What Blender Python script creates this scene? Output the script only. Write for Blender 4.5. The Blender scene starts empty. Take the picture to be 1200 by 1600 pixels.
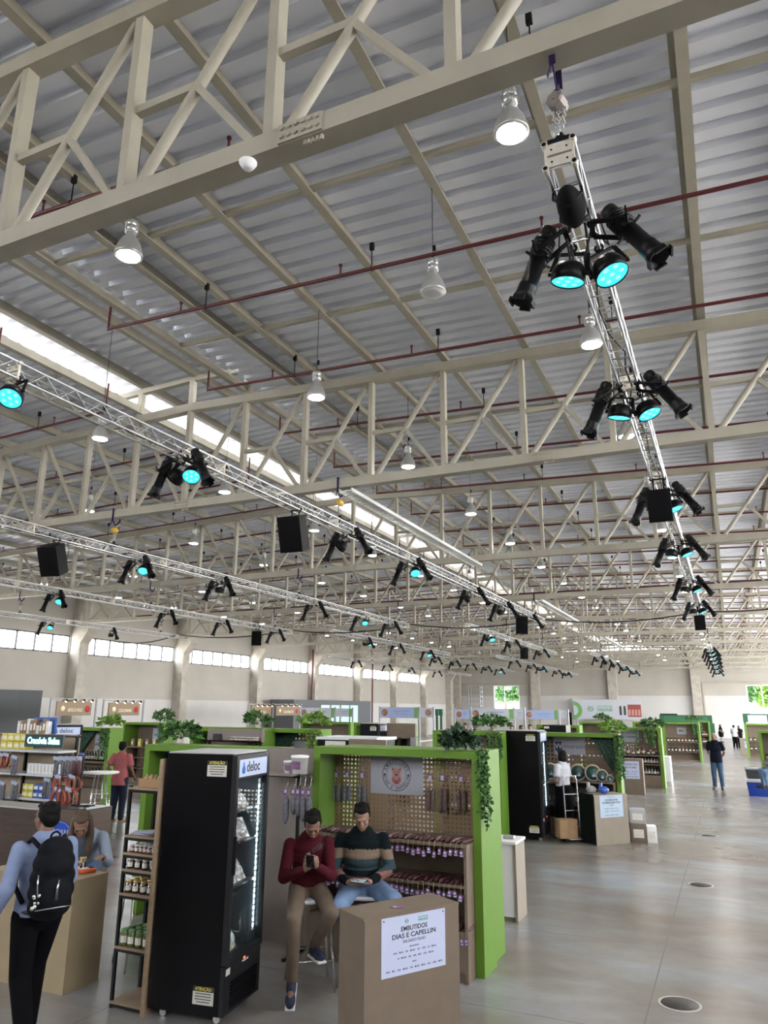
import bpy, bmesh, math, random
from mathutils import Vector, Matrix, Euler
import numpy as np
random.seed(7)
S = bpy.context.scene
COL = S.collection
PI = math.pi
def R(d): return math.radians(d)

# ------------------------------------------------------------------ camera
PITCH, YAW, ROLL, FPX, CAMH = R(15.0115), R(24.7501), R(0.362), 1135.12, 2.5
_fw = Vector((-math.sin(YAW)*math.cos(PITCH), math.cos(YAW)*math.cos(PITCH), math.sin(PITCH)))
_rt = Vector((math.cos(YAW), math.sin(YAW), 0)); _up = _rt.cross(_fw)
CR = math.cos(ROLL)*_rt + math.sin(ROLL)*_up
CU = -math.sin(ROLL)*_rt + math.cos(ROLL)*_up
CB = -_fw
cam_d = bpy.data.cameras.new('camera')
cam = bpy.data.objects.new('camera', cam_d); COL.objects.link(cam)
cam.matrix_world = Matrix(((CR.x, CU.x, CB.x, 0), (CR.y, CU.y, CB.y, 0), (CR.z, CU.z, CB.z, CAMH), (0, 0, 0, 1)))
cam_d.sensor_fit = 'VERTICAL'; cam_d.sensor_height = 24.0; cam_d.lens = 24.0*FPX/1600
cam_d.clip_start = .05; cam_d.clip_end = 400
S.camera = cam
def P(x, y, X=None, Y=None, Z=None):
    """the world point a photo pixel shows, on the plane X=, Y= or Z="""
    d = CR*((x-600)/FPX) + CU*(-(y-800)/FPX) - CB
    o = Vector((0, 0, CAMH))
    if X is not None: t = X/d.x
    elif Y is not None: t = Y/d.y
    else: t = (Z-CAMH)/d.z
    return o + d*t

# ------------------------------------------------------------------ world, exposure
w = bpy.data.worlds.new('sky'); S.world = w; w.use_nodes = True
_n = w.node_tree.nodes; _l = w.node_tree.links
bg = _n['Background']; bg.inputs[0].default_value = (.97, .985, 1.0, 1); bg.inputs[1].default_value = 3.6
S.view_settings.view_transform = 'Standard'; S.view_settings.look = 'None'
S.view_settings.gamma = 1; S.view_settings.use_curve_mapping = False
S.view_settings.exposure = 2.35
LAMP_GLOW = 36.0
sun_d = bpy.data.lights.new('sun', 'SUN'); sun_d.energy = 9.0; sun_d.angle = R(6); sun_d.color = (1, .90, .74)
sun = bpy.data.objects.new('sun', sun_d); COL.objects.link(sun)
sun.rotation_euler = Euler((0, R(-42), R(-12)))
sun.location = (-30, 0, 40)

# ------------------------------------------------------------------ materials
MATS = {}
def mat(name, col, rough=.5, metal=0., var=0., vscale=8., bump=0., bscale=40., emit=None, estr=0., coat=0., trans=0., spec=None, stretch=None):
    if name in MATS: return MATS[name]
    m = bpy.data.materials.new(name); m.use_nodes = True
    nt = m.node_tree; b = nt.nodes['Principled BSDF']
    c = (*col, 1)
    b.inputs['Base Color'].default_value = c
    b.inputs['Roughness'].default_value = rough
    b.inputs['Metallic'].default_value = metal
    if coat: b.inputs['Coat Weight'].default_value = coat
    if trans: b.inputs['Transmission Weight'].default_value = trans
    if spec is None and rough >= .75: spec = .15
    if spec is not None: b.inputs['Specular IOR Level'].default_value = spec
    if emit:
        b.inputs['Emission Color'].default_value = (*emit, 1); b.inputs['Emission Strength'].default_value = estr
    if var or bump:
        tc = nt.nodes.new('ShaderNodeTexCoord')
        src = tc.outputs['Object']
        if stretch:
            mp = nt.nodes.new('ShaderNodeMapping'); mp.inputs['Scale'].default_value = stretch
            nt.links.new(src, mp.inputs[0]); src = mp.outputs[0]
    if var:
        nz = nt.nodes.new('ShaderNodeTexNoise'); nz.inputs['Scale'].default_value = vscale; nz.inputs['Detail'].default_value = 5
        nt.links.new(src, nz.inputs['Vector'])
        rp = nt.nodes.new('ShaderNodeValToRGB'); nt.links.new(nz.outputs['Fac'], rp.inputs[0])
        rp.color_ramp.elements[0].position = .3; rp.color_ramp.elements[1].position = .7
        rp.color_ramp.elements[0].color = (*[max(0, x*(1-var)) for x in col], 1)
        rp.color_ramp.elements[1].color = (*[min(1, x*(1+var)) for x in col], 1)
        nt.links.new(rp.outputs[0], b.inputs['Base Color'])
    if bump:
        nb = nt.nodes.new('ShaderNodeTexNoise'); nb.inputs['Scale'].default_value = bscale; nb.inputs['Detail'].default_value = 3
        nt.links.new(src, nb.inputs['Vector'])
        bp = nt.nodes.new('ShaderNodeBump'); bp.inputs['Strength'].default_value = bump; bp.inputs['Distance'].default_value = .01
        nt.links.new(nb.outputs['Fac'], bp.inputs['Height']); nt.links.new(bp.outputs[0], b.inputs['Normal'])
    MATS[name] = m
    return m
def emis(name, col, s):
    return mat(name, (0.02, 0.02, 0.02), .4, emit=col, estr=s)
def glassmat(name, tint=(.95, .98, 1), gl=.08, rough=.02):
    if name in MATS: return MATS[name]
    m = bpy.data.materials.new(name); m.use_nodes = True; nt = m.node_tree
    nt.nodes.remove(nt.nodes['Principled BSDF'])
    out = nt.nodes['Material Output']
    t = nt.nodes.new('ShaderNodeBsdfTransparent'); t.inputs[0].default_value = (*tint, 1)
    g = nt.nodes.new('ShaderNodeBsdfGlossy'); g.inputs['Roughness'].default_value = rough
    mx = nt.nodes.new('ShaderNodeMixShader'); mx.inputs[0].default_value = gl
    nt.links.new(t.outputs[0], mx.inputs[1]); nt.links.new(g.outputs[0], mx.inputs[2]); nt.links.new(mx.outputs[0], out.inputs[0])
    MATS[name] = m
    return m

CREAM = mat('cream paint', (.335, .31, .252), .5, var=.08, vscale=3)
SHEET = mat('roof sheet', (.80, .83, .92), .42, var=.05, vscale=1.2)
REDPIPE = mat('sprinkler red', (.085, .010, .014), .4)
ALU = mat('aluminium', (.60, .61, .63), .3, metal=1, var=.06, vscale=20)
BLACK = mat('matt black', (.004, .004, .005), .5, spec=.15)
BLACKMETAL = mat('black metal', (.005, .005, .006), .4, spec=.2)
CHROME = mat('chrome', (.8, .8, .82), .12, metal=1)
POLE = mat('grey pole', (.32, .33, .34), .45)
STEEL = mat('steel', (.5, .5, .5), .3, metal=1)
MDF = mat('raw mdf', (.155, .116, .085), .6, var=.07, vscale=6, bump=.05, bscale=200)
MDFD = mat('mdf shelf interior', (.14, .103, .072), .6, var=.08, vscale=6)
GREEN = mat('lime green paint', (.115, .225, .028), .55, var=.05, vscale=3, spec=.2)
WHITE = mat('white plastic', (.8, .8, .8), .4)
PAPER = mat('white card', (.46, .50, .68), .6)  # white card with the bluish cast of LED light put into its colour
INK = mat('black ink', (.015, .015, .02), .6)
CONCRETE = mat('column concrete', (.42, .39, .34), .8, var=.15, vscale=2.5, bump=.1)

# ------------------------------------------------------------------ mesh building
class MB:
    def __init__(s): s.v = []; s.f = []; s.mi = []; s.m = 0; s.sm = []; s.smooth = False; s.X = None
    def mat(s, i): s.m = i; return s
    def add(s, vs, fs, smooth=None):
        o = len(s.v)
        if s.X is not None: vs = [s.X @ Vector(q) for q in vs]
        s.v += [tuple(q) for q in vs]
        sm = s.smooth if smooth is None else smooth
        for q in fs: s.f.append(tuple(o+i for i in q)); s.mi.append(s.m); s.sm.append(sm)
        return s
    def box(s, c, d, rz=0, M=None):
        x, y, z = (q/2 for q in d)
        vs = [Vector((a*x, b*y, e*z)) for a in (-1, 1) for b in (-1, 1) for e in (-1, 1)]
        if M is None: M = Matrix.Rotation(rz, 3, 'Z')
        vs = [M @ q + Vector(c) for q in vs]
        return s.add(vs, [(0, 1, 3, 2), (4, 6, 7, 5), (0, 4, 5, 1), (2, 3, 7, 6), (0, 2, 6, 4), (1, 5, 7, 3)], False)
    def b2(s, a, b):
        return s.box([(p+q)/2 for p, q in zip(a, b)], [abs(q-p) for p, q in zip(a, b)])
    def rbox(s, c, d, r=.01, M=None, seg=2):
        """box with rounded edges"""
        bm = bmesh.new(); bmesh.ops.create_cube(bm, size=1)
        for v in bm.verts: v.co = Vector((v.co.x*d[0], v.co.y*d[1], v.co.z*d[2]))
        r = min(r, min(d)*.49)
        bmesh.ops.bevel(bm, geom=bm.edges[:], offset=r, segments=seg, profile=.5, affect='EDGES')
        bm.verts.index_update()
        M = M or Matrix.Identity(3)
        s.add([M @ v.co + Vector(c) for v in bm.verts], [[v.index for v in f.verts] for f in bm.faces], seg > 1)
        bm.free(); return s
    def bar(s, a, b, w, h, up=(0, 0, 1)):
        a = Vector(a); b = Vector(b); d = b-a; L = d.length; d.normalize()
        u = Vector(up)
        if abs(d.dot(u)) > .99: u = Vector((0, 1, 0))
        x = d.cross(u).normalized(); z = x.cross(d)
        M = Matrix((x, d, z)).transposed()
        return s.box((a+b)/2, (w, L, h), M=M)
    def cyl(s, a, b, r0, r1=None, n=10, caps=True, smooth=True):
        a = Vector(a); b = Vector(b); r1 = r0 if r1 is None else r1
        d = (b-a).normalized()
        u = Vector((0, 0, 1)) if abs(d.z) < .9 else Vector((1, 0, 0))
        x = d.cross(u).normalized(); y = d.cross(x)
        vs = []
        for p_, r in ((a, r0), (b, r1)):
            for i in range(n):
                t = 2*PI*i/n; vs.append(p_+x*(r*math.cos(t))+y*(r*math.sin(t)))
        s.add(vs, [(i, (i+1) % n, n+(i+1) % n, n+i) for i in range(n)], smooth)
        if caps:
            s.add(vs[:n], [tuple(range(n))[::-1]], False); s.add(vs[n:], [tuple(range(n))], False)
        return s
    def tube(s, pts, r, n=8):
        pts = [Vector(p_) for p_ in pts]
        rings = []; prev = None
        for i, p_ in enumerate(pts):
            d = (pts[min(i+1, len(pts)-1)]-pts[max(i-1, 0)]).normalized()
            if prev is None:
                u = Vector((0, 0, 1)) if abs(d.z) < .9 else Vector((1, 0, 0))
                x = d.cross(u).normalized()
            else:
                x = (prev-d*prev.dot(d)).normalized()
            prev = x; y = d.cross(x)
            rr = r[i] if isinstance(r, (list, tuple)) else r
            rings.append([p_+x*(rr*math.cos(2*PI*k/n))+y*(rr*math.sin(2*PI*k/n)) for k in range(n)])
        vs = [q for g in rings for q in g]; fs = []
        for i in range(len(pts)-1):
            for k in range(n): fs.append((i*n+k, i*n+(k+1) % n, (i+1)*n+(k+1) % n, (i+1)*n+k))
        fs.append(tuple(range(n))[::-1]); fs.append(tuple((len(pts)-1)*n+k for k in range(n)))
        return s.add(vs, fs, True)
    def lathe(s, prof, o=(0, 0, 0), axis=(0, 0, 1), n=20, smooth=True):
        o = Vector(o); d = Vector(axis).normalized()
        u = Vector((0, 0, 1)) if abs(d.z) < .9 else Vector((1, 0, 0))
        x = d.cross(u).normalized(); y = d.cross(x)
        prof = list(prof)
        if len(prof) == 2 and prof[0][1] == prof[1][1] and prof[0][0] < prof[1][0]: prof = prof[::-1]
        vs = []; st = []
        for r, h in prof:
            st.append(len(vs))
            if r < 1e-6: vs.append(o+d*h)
            else:
                for k in range(n):
                    t = 2*PI*k/n; vs.append(o+d*h+x*(r*math.cos(t))+y*(r*math.sin(t)))
        fs = []
        for i in range(len(prof)-1):
            a_, b_ = st[i], st[i+1]; za, zb = prof[i][0] < 1e-6, prof[i+1][0] < 1e-6
            if za and zb: continue
            for k in range(n):
                k2 = (k+1) % n
                if za: fs.append((a_, b_+k2, b_+k))
                elif zb: fs.append((a_+k, a_+k2, b_))
                else: fs.append((a_+k, a_+k2, b_+k2, b_+k))
        if prof[0][0] > 1e-5 and prof[0][1] != prof[1][1]: fs.append(tuple(range(n))[::-1])
        if prof[-1][0] > 1e-5 and prof[-1][1] != prof[-2][1]: fs.append(tuple(st[-1]+k for k in range(n)))
        return s.add(vs, fs, smooth)
    def ball(s, c, r, M=None, n=10, m=7):
        if not isinstance(r, (list, tuple)): r = (r, r, r)
        vs = [(0, 0, r[2])]; fs = []
        for i in range(1, m):
            t = PI*i/m
            for k in range(n):
                a = 2*PI*k/n; vs.append((r[0]*math.sin(t)*math.cos(a), r[1]*math.sin(t)*math.sin(a), r[2]*math.cos(t)))
        vs.append((0, 0, -r[2])); L = len(vs)-1
        for k in range(n):
            fs.append((0, 1+k, 1+(k+1) % n))
            fs.append((L, 1+(m-2)*n+(k+1) % n, 1+(m-2)*n+k))
        for i in range(m-2):
            for k in range(n): fs.append((1+i*n+k, 1+(i+1)*n+k, 1+(i+1)*n+(k+1) % n, 1+i*n+(k+1) % n))
        M = M or Matrix.Identity(3)
        return s.add([M @ Vector(q)+Vector(c) for q in vs], fs, True)
    def prism(s, poly, z0, z1):
        n = len(poly)
        vs = [(x, y, z0) for x, y in poly]+[(x, y, z1) for x, y in poly]
        return s.add(vs, [tuple(range(n))[::-1], tuple(range(n, 2*n))]+[(i, (i+1) % n, n+(i+1) % n, n+i) for i in range(n)], False)
    def ring(s, c, R_, r, axis=(0, 0, 1), n=20, k=6, a0=0, a1=2*PI):
        d = Vector(axis).normalized(); u = Vector((0, 0, 1)) if abs(d.z) < .9 else Vector((1, 0, 0))
        x = d.cross(u).normalized(); y = d.cross(x)
        return s.tube([Vector(c)+x*(R_*math.cos(a0+(a1-a0)*i/n))+y*(R_*math.sin(a0+(a1-a0)*i/n)) for i in range(n+1)], r, k)
    def text(s, txt, M, size, depth=.0015, align='CENTER', bold=False, width=None):
        """lettering in the local xy plane of M (4x4)"""
        cu = bpy.data.curves.new('t', 'FONT'); cu.body = txt; cu.size = size; cu.align_x = align; cu.align_y = 'CENTER'
        cu.extrude = depth; cu.resolution_u = 3
        if bold: cu.offset = size*.014
        ob = bpy.data.objects.new('t', cu); COL.objects.link(ob)
        dg = bpy.context.evaluated_depsgraph_get(); me = bpy.data.meshes.new_from_object(ob.evaluated_get(dg))
        vs = [v.co.copy() for v in me.vertices]
        if width and vs:
            w0 = max(v.x for v in vs)-min(v.x for v in vs)
            if w0 > 0:
                for v in vs: v.x *= width/w0
        s.add([M @ v for v in vs], [tuple(p_.vertices) for p_ in me.polygons], False)
        bpy.data.objects.remove(ob); bpy.data.curves.remove(cu); bpy.data.meshes.remove(me)
        return s
    def build(s, name, mats, parent=None, world=True):
        me = bpy.data.meshes.new(name)
        vs = s.v
        if parent is not None and world:
            I = WM(parent).inverted(); vs = [I @ Vector(q) for q in vs]
        me.from_pydata([tuple(q) for q in vs], [], s.f)
        if not isinstance(mats, (list, tuple)): mats = [mats]
        for m_ in mats: me.materials.append(m_)
        me.polygons.foreach_set('material_index', s.mi)
        me.polygons.foreach_set('use_smooth', s.sm)
        me.update()
        o = bpy.data.objects.new(name, me); COL.objects.link(o)
        if parent is not None: o.parent = parent
        return o
def WM(o):
    M = o.matrix_basis.copy()
    while o.parent is not None:
        o = o.parent; M = o.matrix_basis @ M
    return M
def tag(o, label=None, cat=None, group=None, kind=None):
    if label: o['label'] = label
    if cat: o['category'] = cat
    if group: o['group'] = group
    if kind: o['kind'] = kind
    return o
def thing(name, label, cat, loc=(0, 0, 0), rz=0, group=None, rot=None):
    o = bpy.data.objects.new(name, None); COL.objects.link(o); o.empty_display_size = .1
    o.location = loc; o.rotation_euler = rot if rot is not None else (0, 0, rz)
    return tag(o, label, cat, group)
def kids(o): return [c for c in o.children]
def copy_tree(o, parent=None):
    c = o.copy(); COL.objects.link(c)
    if parent is not None: c.parent = parent
    for ch in kids(o): copy_tree(ch, c)
    return c
def dup(o, loc, rz=None, label=None, group=None, rot=None, scale=None):
    c = copy_tree(o); c.location = loc
    if rz is not None: c.rotation_euler = (0, 0, rz)
    if rot is not None: c.rotation_euler = rot
    if scale is not None: c.scale = (scale,)*3 if not isinstance(scale, (tuple, list)) else scale
    if label: c['label'] = label
    if group: c['group'] = group
    return c
def struct(name, mb, m): return tag(mb.build(name, m), kind='structure')
ORD = 'first second third fourth fifth sixth seventh eighth ninth tenth eleventh twelfth thirteenth fourteenth fifteenth sixteenth seventeenth eighteenth nineteenth twentieth'.split()
def nth(i): return ORD[i] if i < 20 else (('twenty-' if i < 29 else 'thirty-')+ORD[(i-20) % 10] if i not in (29,) else 'thirtieth')
# ================================================================== the hall
XL, XR, XC, YB = -25.8, 8.5, -8.65, 74.0
TY = [3.3+6.75*k for k in range(11)]
def zc(x): return 7.92-.035*abs(x-XC)           # axis of the sloping top chord
def zsheet(x): return zc(x)+.30
# floor
fm = bpy.data.materials.new('polished concrete'); fm.use_nodes = True
nt = fm.node_tree; b = nt.nodes['Principled BSDF']
tc = nt.nodes.new('ShaderNodeTexCoord')
mpf = nt.nodes.new('ShaderNodeMapping'); mpf.inputs['Scale'].default_value = (.6, 1.1, 1); nt.links.new(tc.outputs['Object'], mpf.inputs[0])
def noise(scale, det, vec=mpf.outputs[0], rough=.55):
    n = nt.nodes.new('ShaderNodeTexNoise'); n.inputs['Scale'].default_value = scale; n.inputs['Detail'].default_value = det
    n.inputs['Roughness'].default_value = rough; nt.links.new(vec, n.inputs['Vector']); return n
def ramp(src, stops):
    r = nt.nodes.new('ShaderNodeValToRGB'); nt.links.new(src, r.inputs[0])
    for i, (p_, c) in enumerate(stops):
        e = r.color_ramp.elements[i] if i < 2 else r.color_ramp.elements.new(p_)
        e.position = p_; e.color = (*c, 1)
    return r
n1 = noise(.5, 6, rough=.58); n2 = noise(1.9, 7, rough=.62); 
r1 = ramp(n1.outputs['Fac'], [(.34, (.165, .135, .11)), (.66, (.255, .268, .29)), (.5, (.21, .197, .183))])  # real tan and grey clouding; the bluish end paints in reflected lights and sky
mx = nt.nodes.new('ShaderNodeMix'); mx.data_type = 'RGBA'; mx.blend_type = 'MULTIPLY'; mx.inputs[0].default_value = .6
r2 = ramp(n2.outputs['Fac'], [(.33, (.80, .79, .78)), (.67, (1.16, 1.16, 1.16))])
nt.links.new(r1.outputs[0], mx.inputs[6]); nt.links.new(r2.outputs[0], mx.inputs[7])
# sawn joints, every 4.8 m along the hall and 4.2 m across
sp = nt.nodes.new('ShaderNodeSeparateXYZ'); nt.links.new(tc.outputs['Object'], sp.inputs[0])
def joint(sock, period, off):
    a = nt.nodes.new('ShaderNodeMath'); a.operation = 'ADD'; a.inputs[1].default_value = off; nt.links.new(sock, a.inputs[0])
    c = nt.nodes.new('ShaderNodeMath'); c.operation = 'PINGPONG'; c.inputs[1].default_value = period/2; nt.links.new(a.outputs[0], c.inputs[0])
    d = nt.nodes.new('ShaderNodeMath'); d.operation = 'LESS_THAN'; d.inputs[1].default_value = .006; nt.links.new(c.outputs[0], d.inputs[0]); return d
j1 = joint(sp.outputs['Y'], 2.4, .3); j2 = joint(sp.outputs['X'], 4.2, .9)
jm = nt.nodes.new('ShaderNodeMath'); jm.operation = 'MAXIMUM'; nt.links.new(j1.outputs[0], jm.inputs[0]); nt.links.new(j2.outputs[0], jm.inputs[1])
mj = nt.nodes.new('ShaderNodeMix'); mj.data_type = 'RGBA'; mj.inputs[7].default_value = (.15, .14, .13, 1)
nt.links.new(jm.outputs[0], mj.inputs[0]); nt.links.new(mx.outputs[2], mj.inputs[6]); nt.links.new(mj.outputs[2], b.inputs['Base Color'])
b.inputs['Roughness'].default_value = .26

struct('floor', MB().b2((XL-.3, -8, -.2), (XR+.3, YB+.3, 0)), fm)
GROUND = mat('outdoor paving', (.62, .61, .59), .9, var=.1, vscale=1)
g = MB()
for a, c in (((-90, -60), (XL-.3, 140)), ((XR+.3, -60), (80, 140)), ((XL-.3, YB+.3), (XR+.3, 140)), ((XL-.3, -60), (XR+.3, -8))):
    g.b2((*a, -.25), (*c, -.02))
tag(g.build('outdoor_paving', GROUND), kind='structure')

# ---- left wall: lower white band, two precast panels, strip windows, upper panel; columns in front
WALLM = mat('precast panel', (.40, .375, .335), .8, var=.05, vscale=.7)
WALLW = mat('white lower wall', (.52, .505, .49), .7, var=.04, vscale=.7)
FRAME = mat('window frame dark', (.05, .055, .06), .4)
ZW0, ZW1 = P(399, 1046, X=XL).z, P(399, 1025, X=XL).z
zw1, zw2 = 2.78, P(395, 1070.5, X=XL).z
lw = MB()
COLY = [3.3+6.8*k for k in range(11)]
lw.mat(1).b2((XL-.2, -8, 0), (XL, YB, zw1))
lw.mat(0).b2((XL-.2, -8, zw1), (XL, YB, zw2-.012)); lw.b2((XL-.2, -8, zw2-.012), (XL-.02, YB, zw2+.012)); lw.b2((XL-.2, -8, zw2+.012), (XL, YB, ZW0))
ztop = 7.6
lw.b2((XL-.2, -8, ZW1), (XL, YB, ztop))
lw.b2((XL-.2, 64.8, ZW0), (XL, YB, ZW1)); lw.b2((XL-.2, -8, ZW0), (XL, 3.3, ZW1))
for y in COLY[:10]: lw.b2((XL-.2, y-.3, ZW0), (XL, y+.3, ZW1))
struct('wall_left', lw, [WALLM, WALLW])
GLASS = glassmat('window glass', (.93, .97, 1), .06)
wi = 0
for k in range(9):
    y0, y1 = COLY[k]+.3, COLY[k+1]-.3
    wi += 1
    o = bpy.data.objects.new('window_%d' % wi, None); COL.objects.link(o); o.location = (XL-.1, y0, ZW0); tag(o, kind='structure')
    n = 7; f = MB()
    for z in (ZW0+.03, ZW1-.03): f.b2((XL-.13, y0, z-.03), (XL-.05, y1, z+.03))
    for i in range(n+1):
        y = y0+(y1-y0)*i/n; f.b2((XL-.13, y-.035, ZW0), (XL-.05, y+.035, ZW1))
    f.build('window_frame', FRAME, o)
    gl = MB()
    for i in range(n):
        a, c = y0+(y1-y0)*i/n+.035, y0+(y1-y0)*(i+1)/n-.035
        tilt = .22 if (i+k) % 7 in (0, 1) else 0
        gl.add([(XL-.1-tilt, a, ZW0+.05), (XL-.1-tilt, c, ZW0+.05), (XL-.1, c, ZW1-.05), (XL-.1, a, ZW1-.05)], [(0, 1, 2, 3)])
    gl.build('pane', GLASS, o)
for k, y in enumerate(COLY):
    c = MB(); c.b2((XL, y-.26, 0), (XL+.55, y+.26, 7.5))
    c.prism([(0, 0)]*0 or [(XL+.55, y-.26), (XL+.95, y-.26), (XL+.95, y+.26), (XL+.55, y+.26)], 5.62, 5.85)
    c.add([(XL+.55, y-.26, 5.1), (XL+.55, y+.26, 5.1), (XL+.95, y+.26, 5.62), (XL+.95, y-.26, 5.62), (XL+.55, y-.26, 5.62), (XL+.55, y+.26, 5.62)],
          [(0, 3, 2, 1), (0, 4, 3), (1, 2, 5)])
    tag(c.build('wall_column', CONCRETE), 'grey concrete wall column with corbel, %s along the long wall with strip windows' % nth(k), 'column', kind='structure')

# ---- back wall with two openings and columns
bw = MB()
def hole_wall(mb, x0, x1, z0, z1, holes, y0, y1):
    holes = [(h[0], h[1], max(h[2], z0), min(h[3], z1)) for h in holes if h[3] > z0 and h[2] < z1]
    xs = sorted({x0, x1, *[h[0] for h in holes], *[h[1] for h in holes]}); zs = sorted({z0, z1, *[h[2] for h in holes], *[h[3] for h in holes]})
    for i in range(len(xs)-1):
        for j in range(len(zs)-1):
            cx, cz = (xs[i]+xs[i+1])/2, (zs[j]+zs[j+1])/2
            if not any(h[0] < cx < h[1] and h[2] < cz < h[3] for h in holes): mb.b2((xs[i], y0, zs[j]), (xs[i+1], y1, zs[j+1]))
h1 = (P(771, 1071, Y=YB).x, P(811, 1071, Y=YB).x, 1.5, P(771, 1071, Y=YB).z)
h2 = (P(1165, 1071, Y=YB).x, 4.6, 1.5, P(1165, 1070, Y=YB).z)
bw.mat(0); hole_wall(bw, XL-.2, XR+.2, 3.65, 7.9, [h1, h2], YB, YB+.25)
bw.mat(1); hole_wall(bw, XL-.2, XR+.2, 0, 3.65, [h1, h2], YB, YB+.25)
bw.mat(0)
for z in (4.65, 5.7): bw.b2((XL, YB-.015, z-.012), (XR, YB, z+.012))
# raised door frames in pale paint
bw.mat(2)
for x0, x1, zt in ((P(718, 1070, Y=YB).x, P(826, 1070, Y=YB).x, 4.75), (P(1096, 1070, Y=YB).x, 5.4, 4.75)):
    bw.b2((x0, YB-.12, zt), (x1, YB, zt+.14)); bw.b2((x0, YB-.12, 0), (x0+.14, YB, zt)); bw.b2((x1-.14, YB-.12, 0), (x1, YB, zt))
struct('wall_back', bw, [WALLM, WALLW, CREAM])
for i, h in enumerate((h1, h2)):
    o = bpy.data.objects.new('window_%d' % (11+i), None); COL.objects.link(o); o.location = (h[0], YB+.1, h[2]); tag(o, kind='structure')
    f = MB(); xm = h[0]+(h[1]-h[0])*.4
    for x in (h[0]+.05, xm, h[1]-.05): f.b2((x-.05, YB+.08, h[2]), (x+.05, YB+.16, h[3]))
    for z in (h[2]+.05, h[3]-.05): f.b2((h[0], YB+.08, z-.05), (h[1], YB+.16, z+.05))
    f.build('window_frame', WHITE, o)
    MB().b2((h[0], YB+.115, h[2]), (h[1], YB+.125, h[3])).build('pane', GLASS, o)
for k, x in enumerate((XL+.25, -17.3, -9.9, -2.55, 4.9)):
    c = MB().b2((x-.4, YB-.5, 0), (x+.4, YB, 7.8))
    tag(c.build('end_column', CONCRETE), 'grey concrete column on the far end wall, %s counted from the strip-window side' % nth(k), 'column', kind='structure')
# ---- right wall outside the frame; its openings are made up and sized to let daylight in
rw = MB()
holes = [(3.3+6.8*k+.5, 3.3+6.8*k+6.3, 0., 4.6) for k in range(3, 10)]+[(3.3+6.8*k+.3, 3.3+6.8*k+6.5, 4.75, 7.2) for k in range(-1, 10)]
ys = sorted({-8., YB, *[q for h in holes for q in h[:2]]}); zs = sorted({0, 7.6, *[q for h in holes for q in h[2:]]})
for i in range(len(ys)-1):
    for j in range(len(zs)-1):
        cy, cz = (ys[i]+ys[i+1])/2, (zs[j]+zs[j+1])/2
        if not any(h[0] < cy < h[1] and h[2] < cz < h[3] for h in holes): rw.b2((XR, ys[i], zs[j]), (XR+.2, ys[i+1], zs[j+1]))
struct('wall_right', rw, [WALLM])

# ---- unseen wall behind the viewpoint, added to cut sky light and its reflections
fwm = MB(); hole_wall(fwm, XL-.2, XR+.2, 0, 7.6, [(-25, -9, 4.9, 6.6)], -8.2, -8)
struct('wall_front', fwm, [WALLM])
# ---- roof sheets: trapezoid ribs running up the slope
ROOFTOP = mat('weathered roof top', (.26, .255, .25), .7, var=.1, vscale=2)  # unseen upper side, darkened to cut sun bounce into the ridge monitor
def sheet(name, x0, x1, zf, y0=-8., y1=YB+.3):
    mb = MB(); prof = []; y = y0; pt = .27
    while y < y1:
        prof += [(y, 0), (y+.15, 0), (y+.168, .07), (y+.252, .07)]; y += pt
    n = len(prof); vs = []
    for x in (x0, x1):
        for yy, dz in prof: vs.append((x, yy, zf(x)+dz))
    fs = [(i, n+i, n+i+1, i+1) for i in range(n-1)]
    mb.add(vs, fs, False)
    o = struct(name, mb, [ROOFTOP, SHEET]); md = o.modifiers.new('thick', 'SOLIDIFY'); md.thickness = .004; md.material_offset = 1
    return o
sheet('ceiling', -7.3, XR+.3, zsheet)
sheet('ceiling_left', XL-.3, -10.0, zsheet)
zm = lambda x: 8.78-.035*abs(x-XC)
sheet('ceiling_ridge', XC, -6.0, zm); sheet('ceiling_ridge_left', -11.3, XC, zm)

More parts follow.
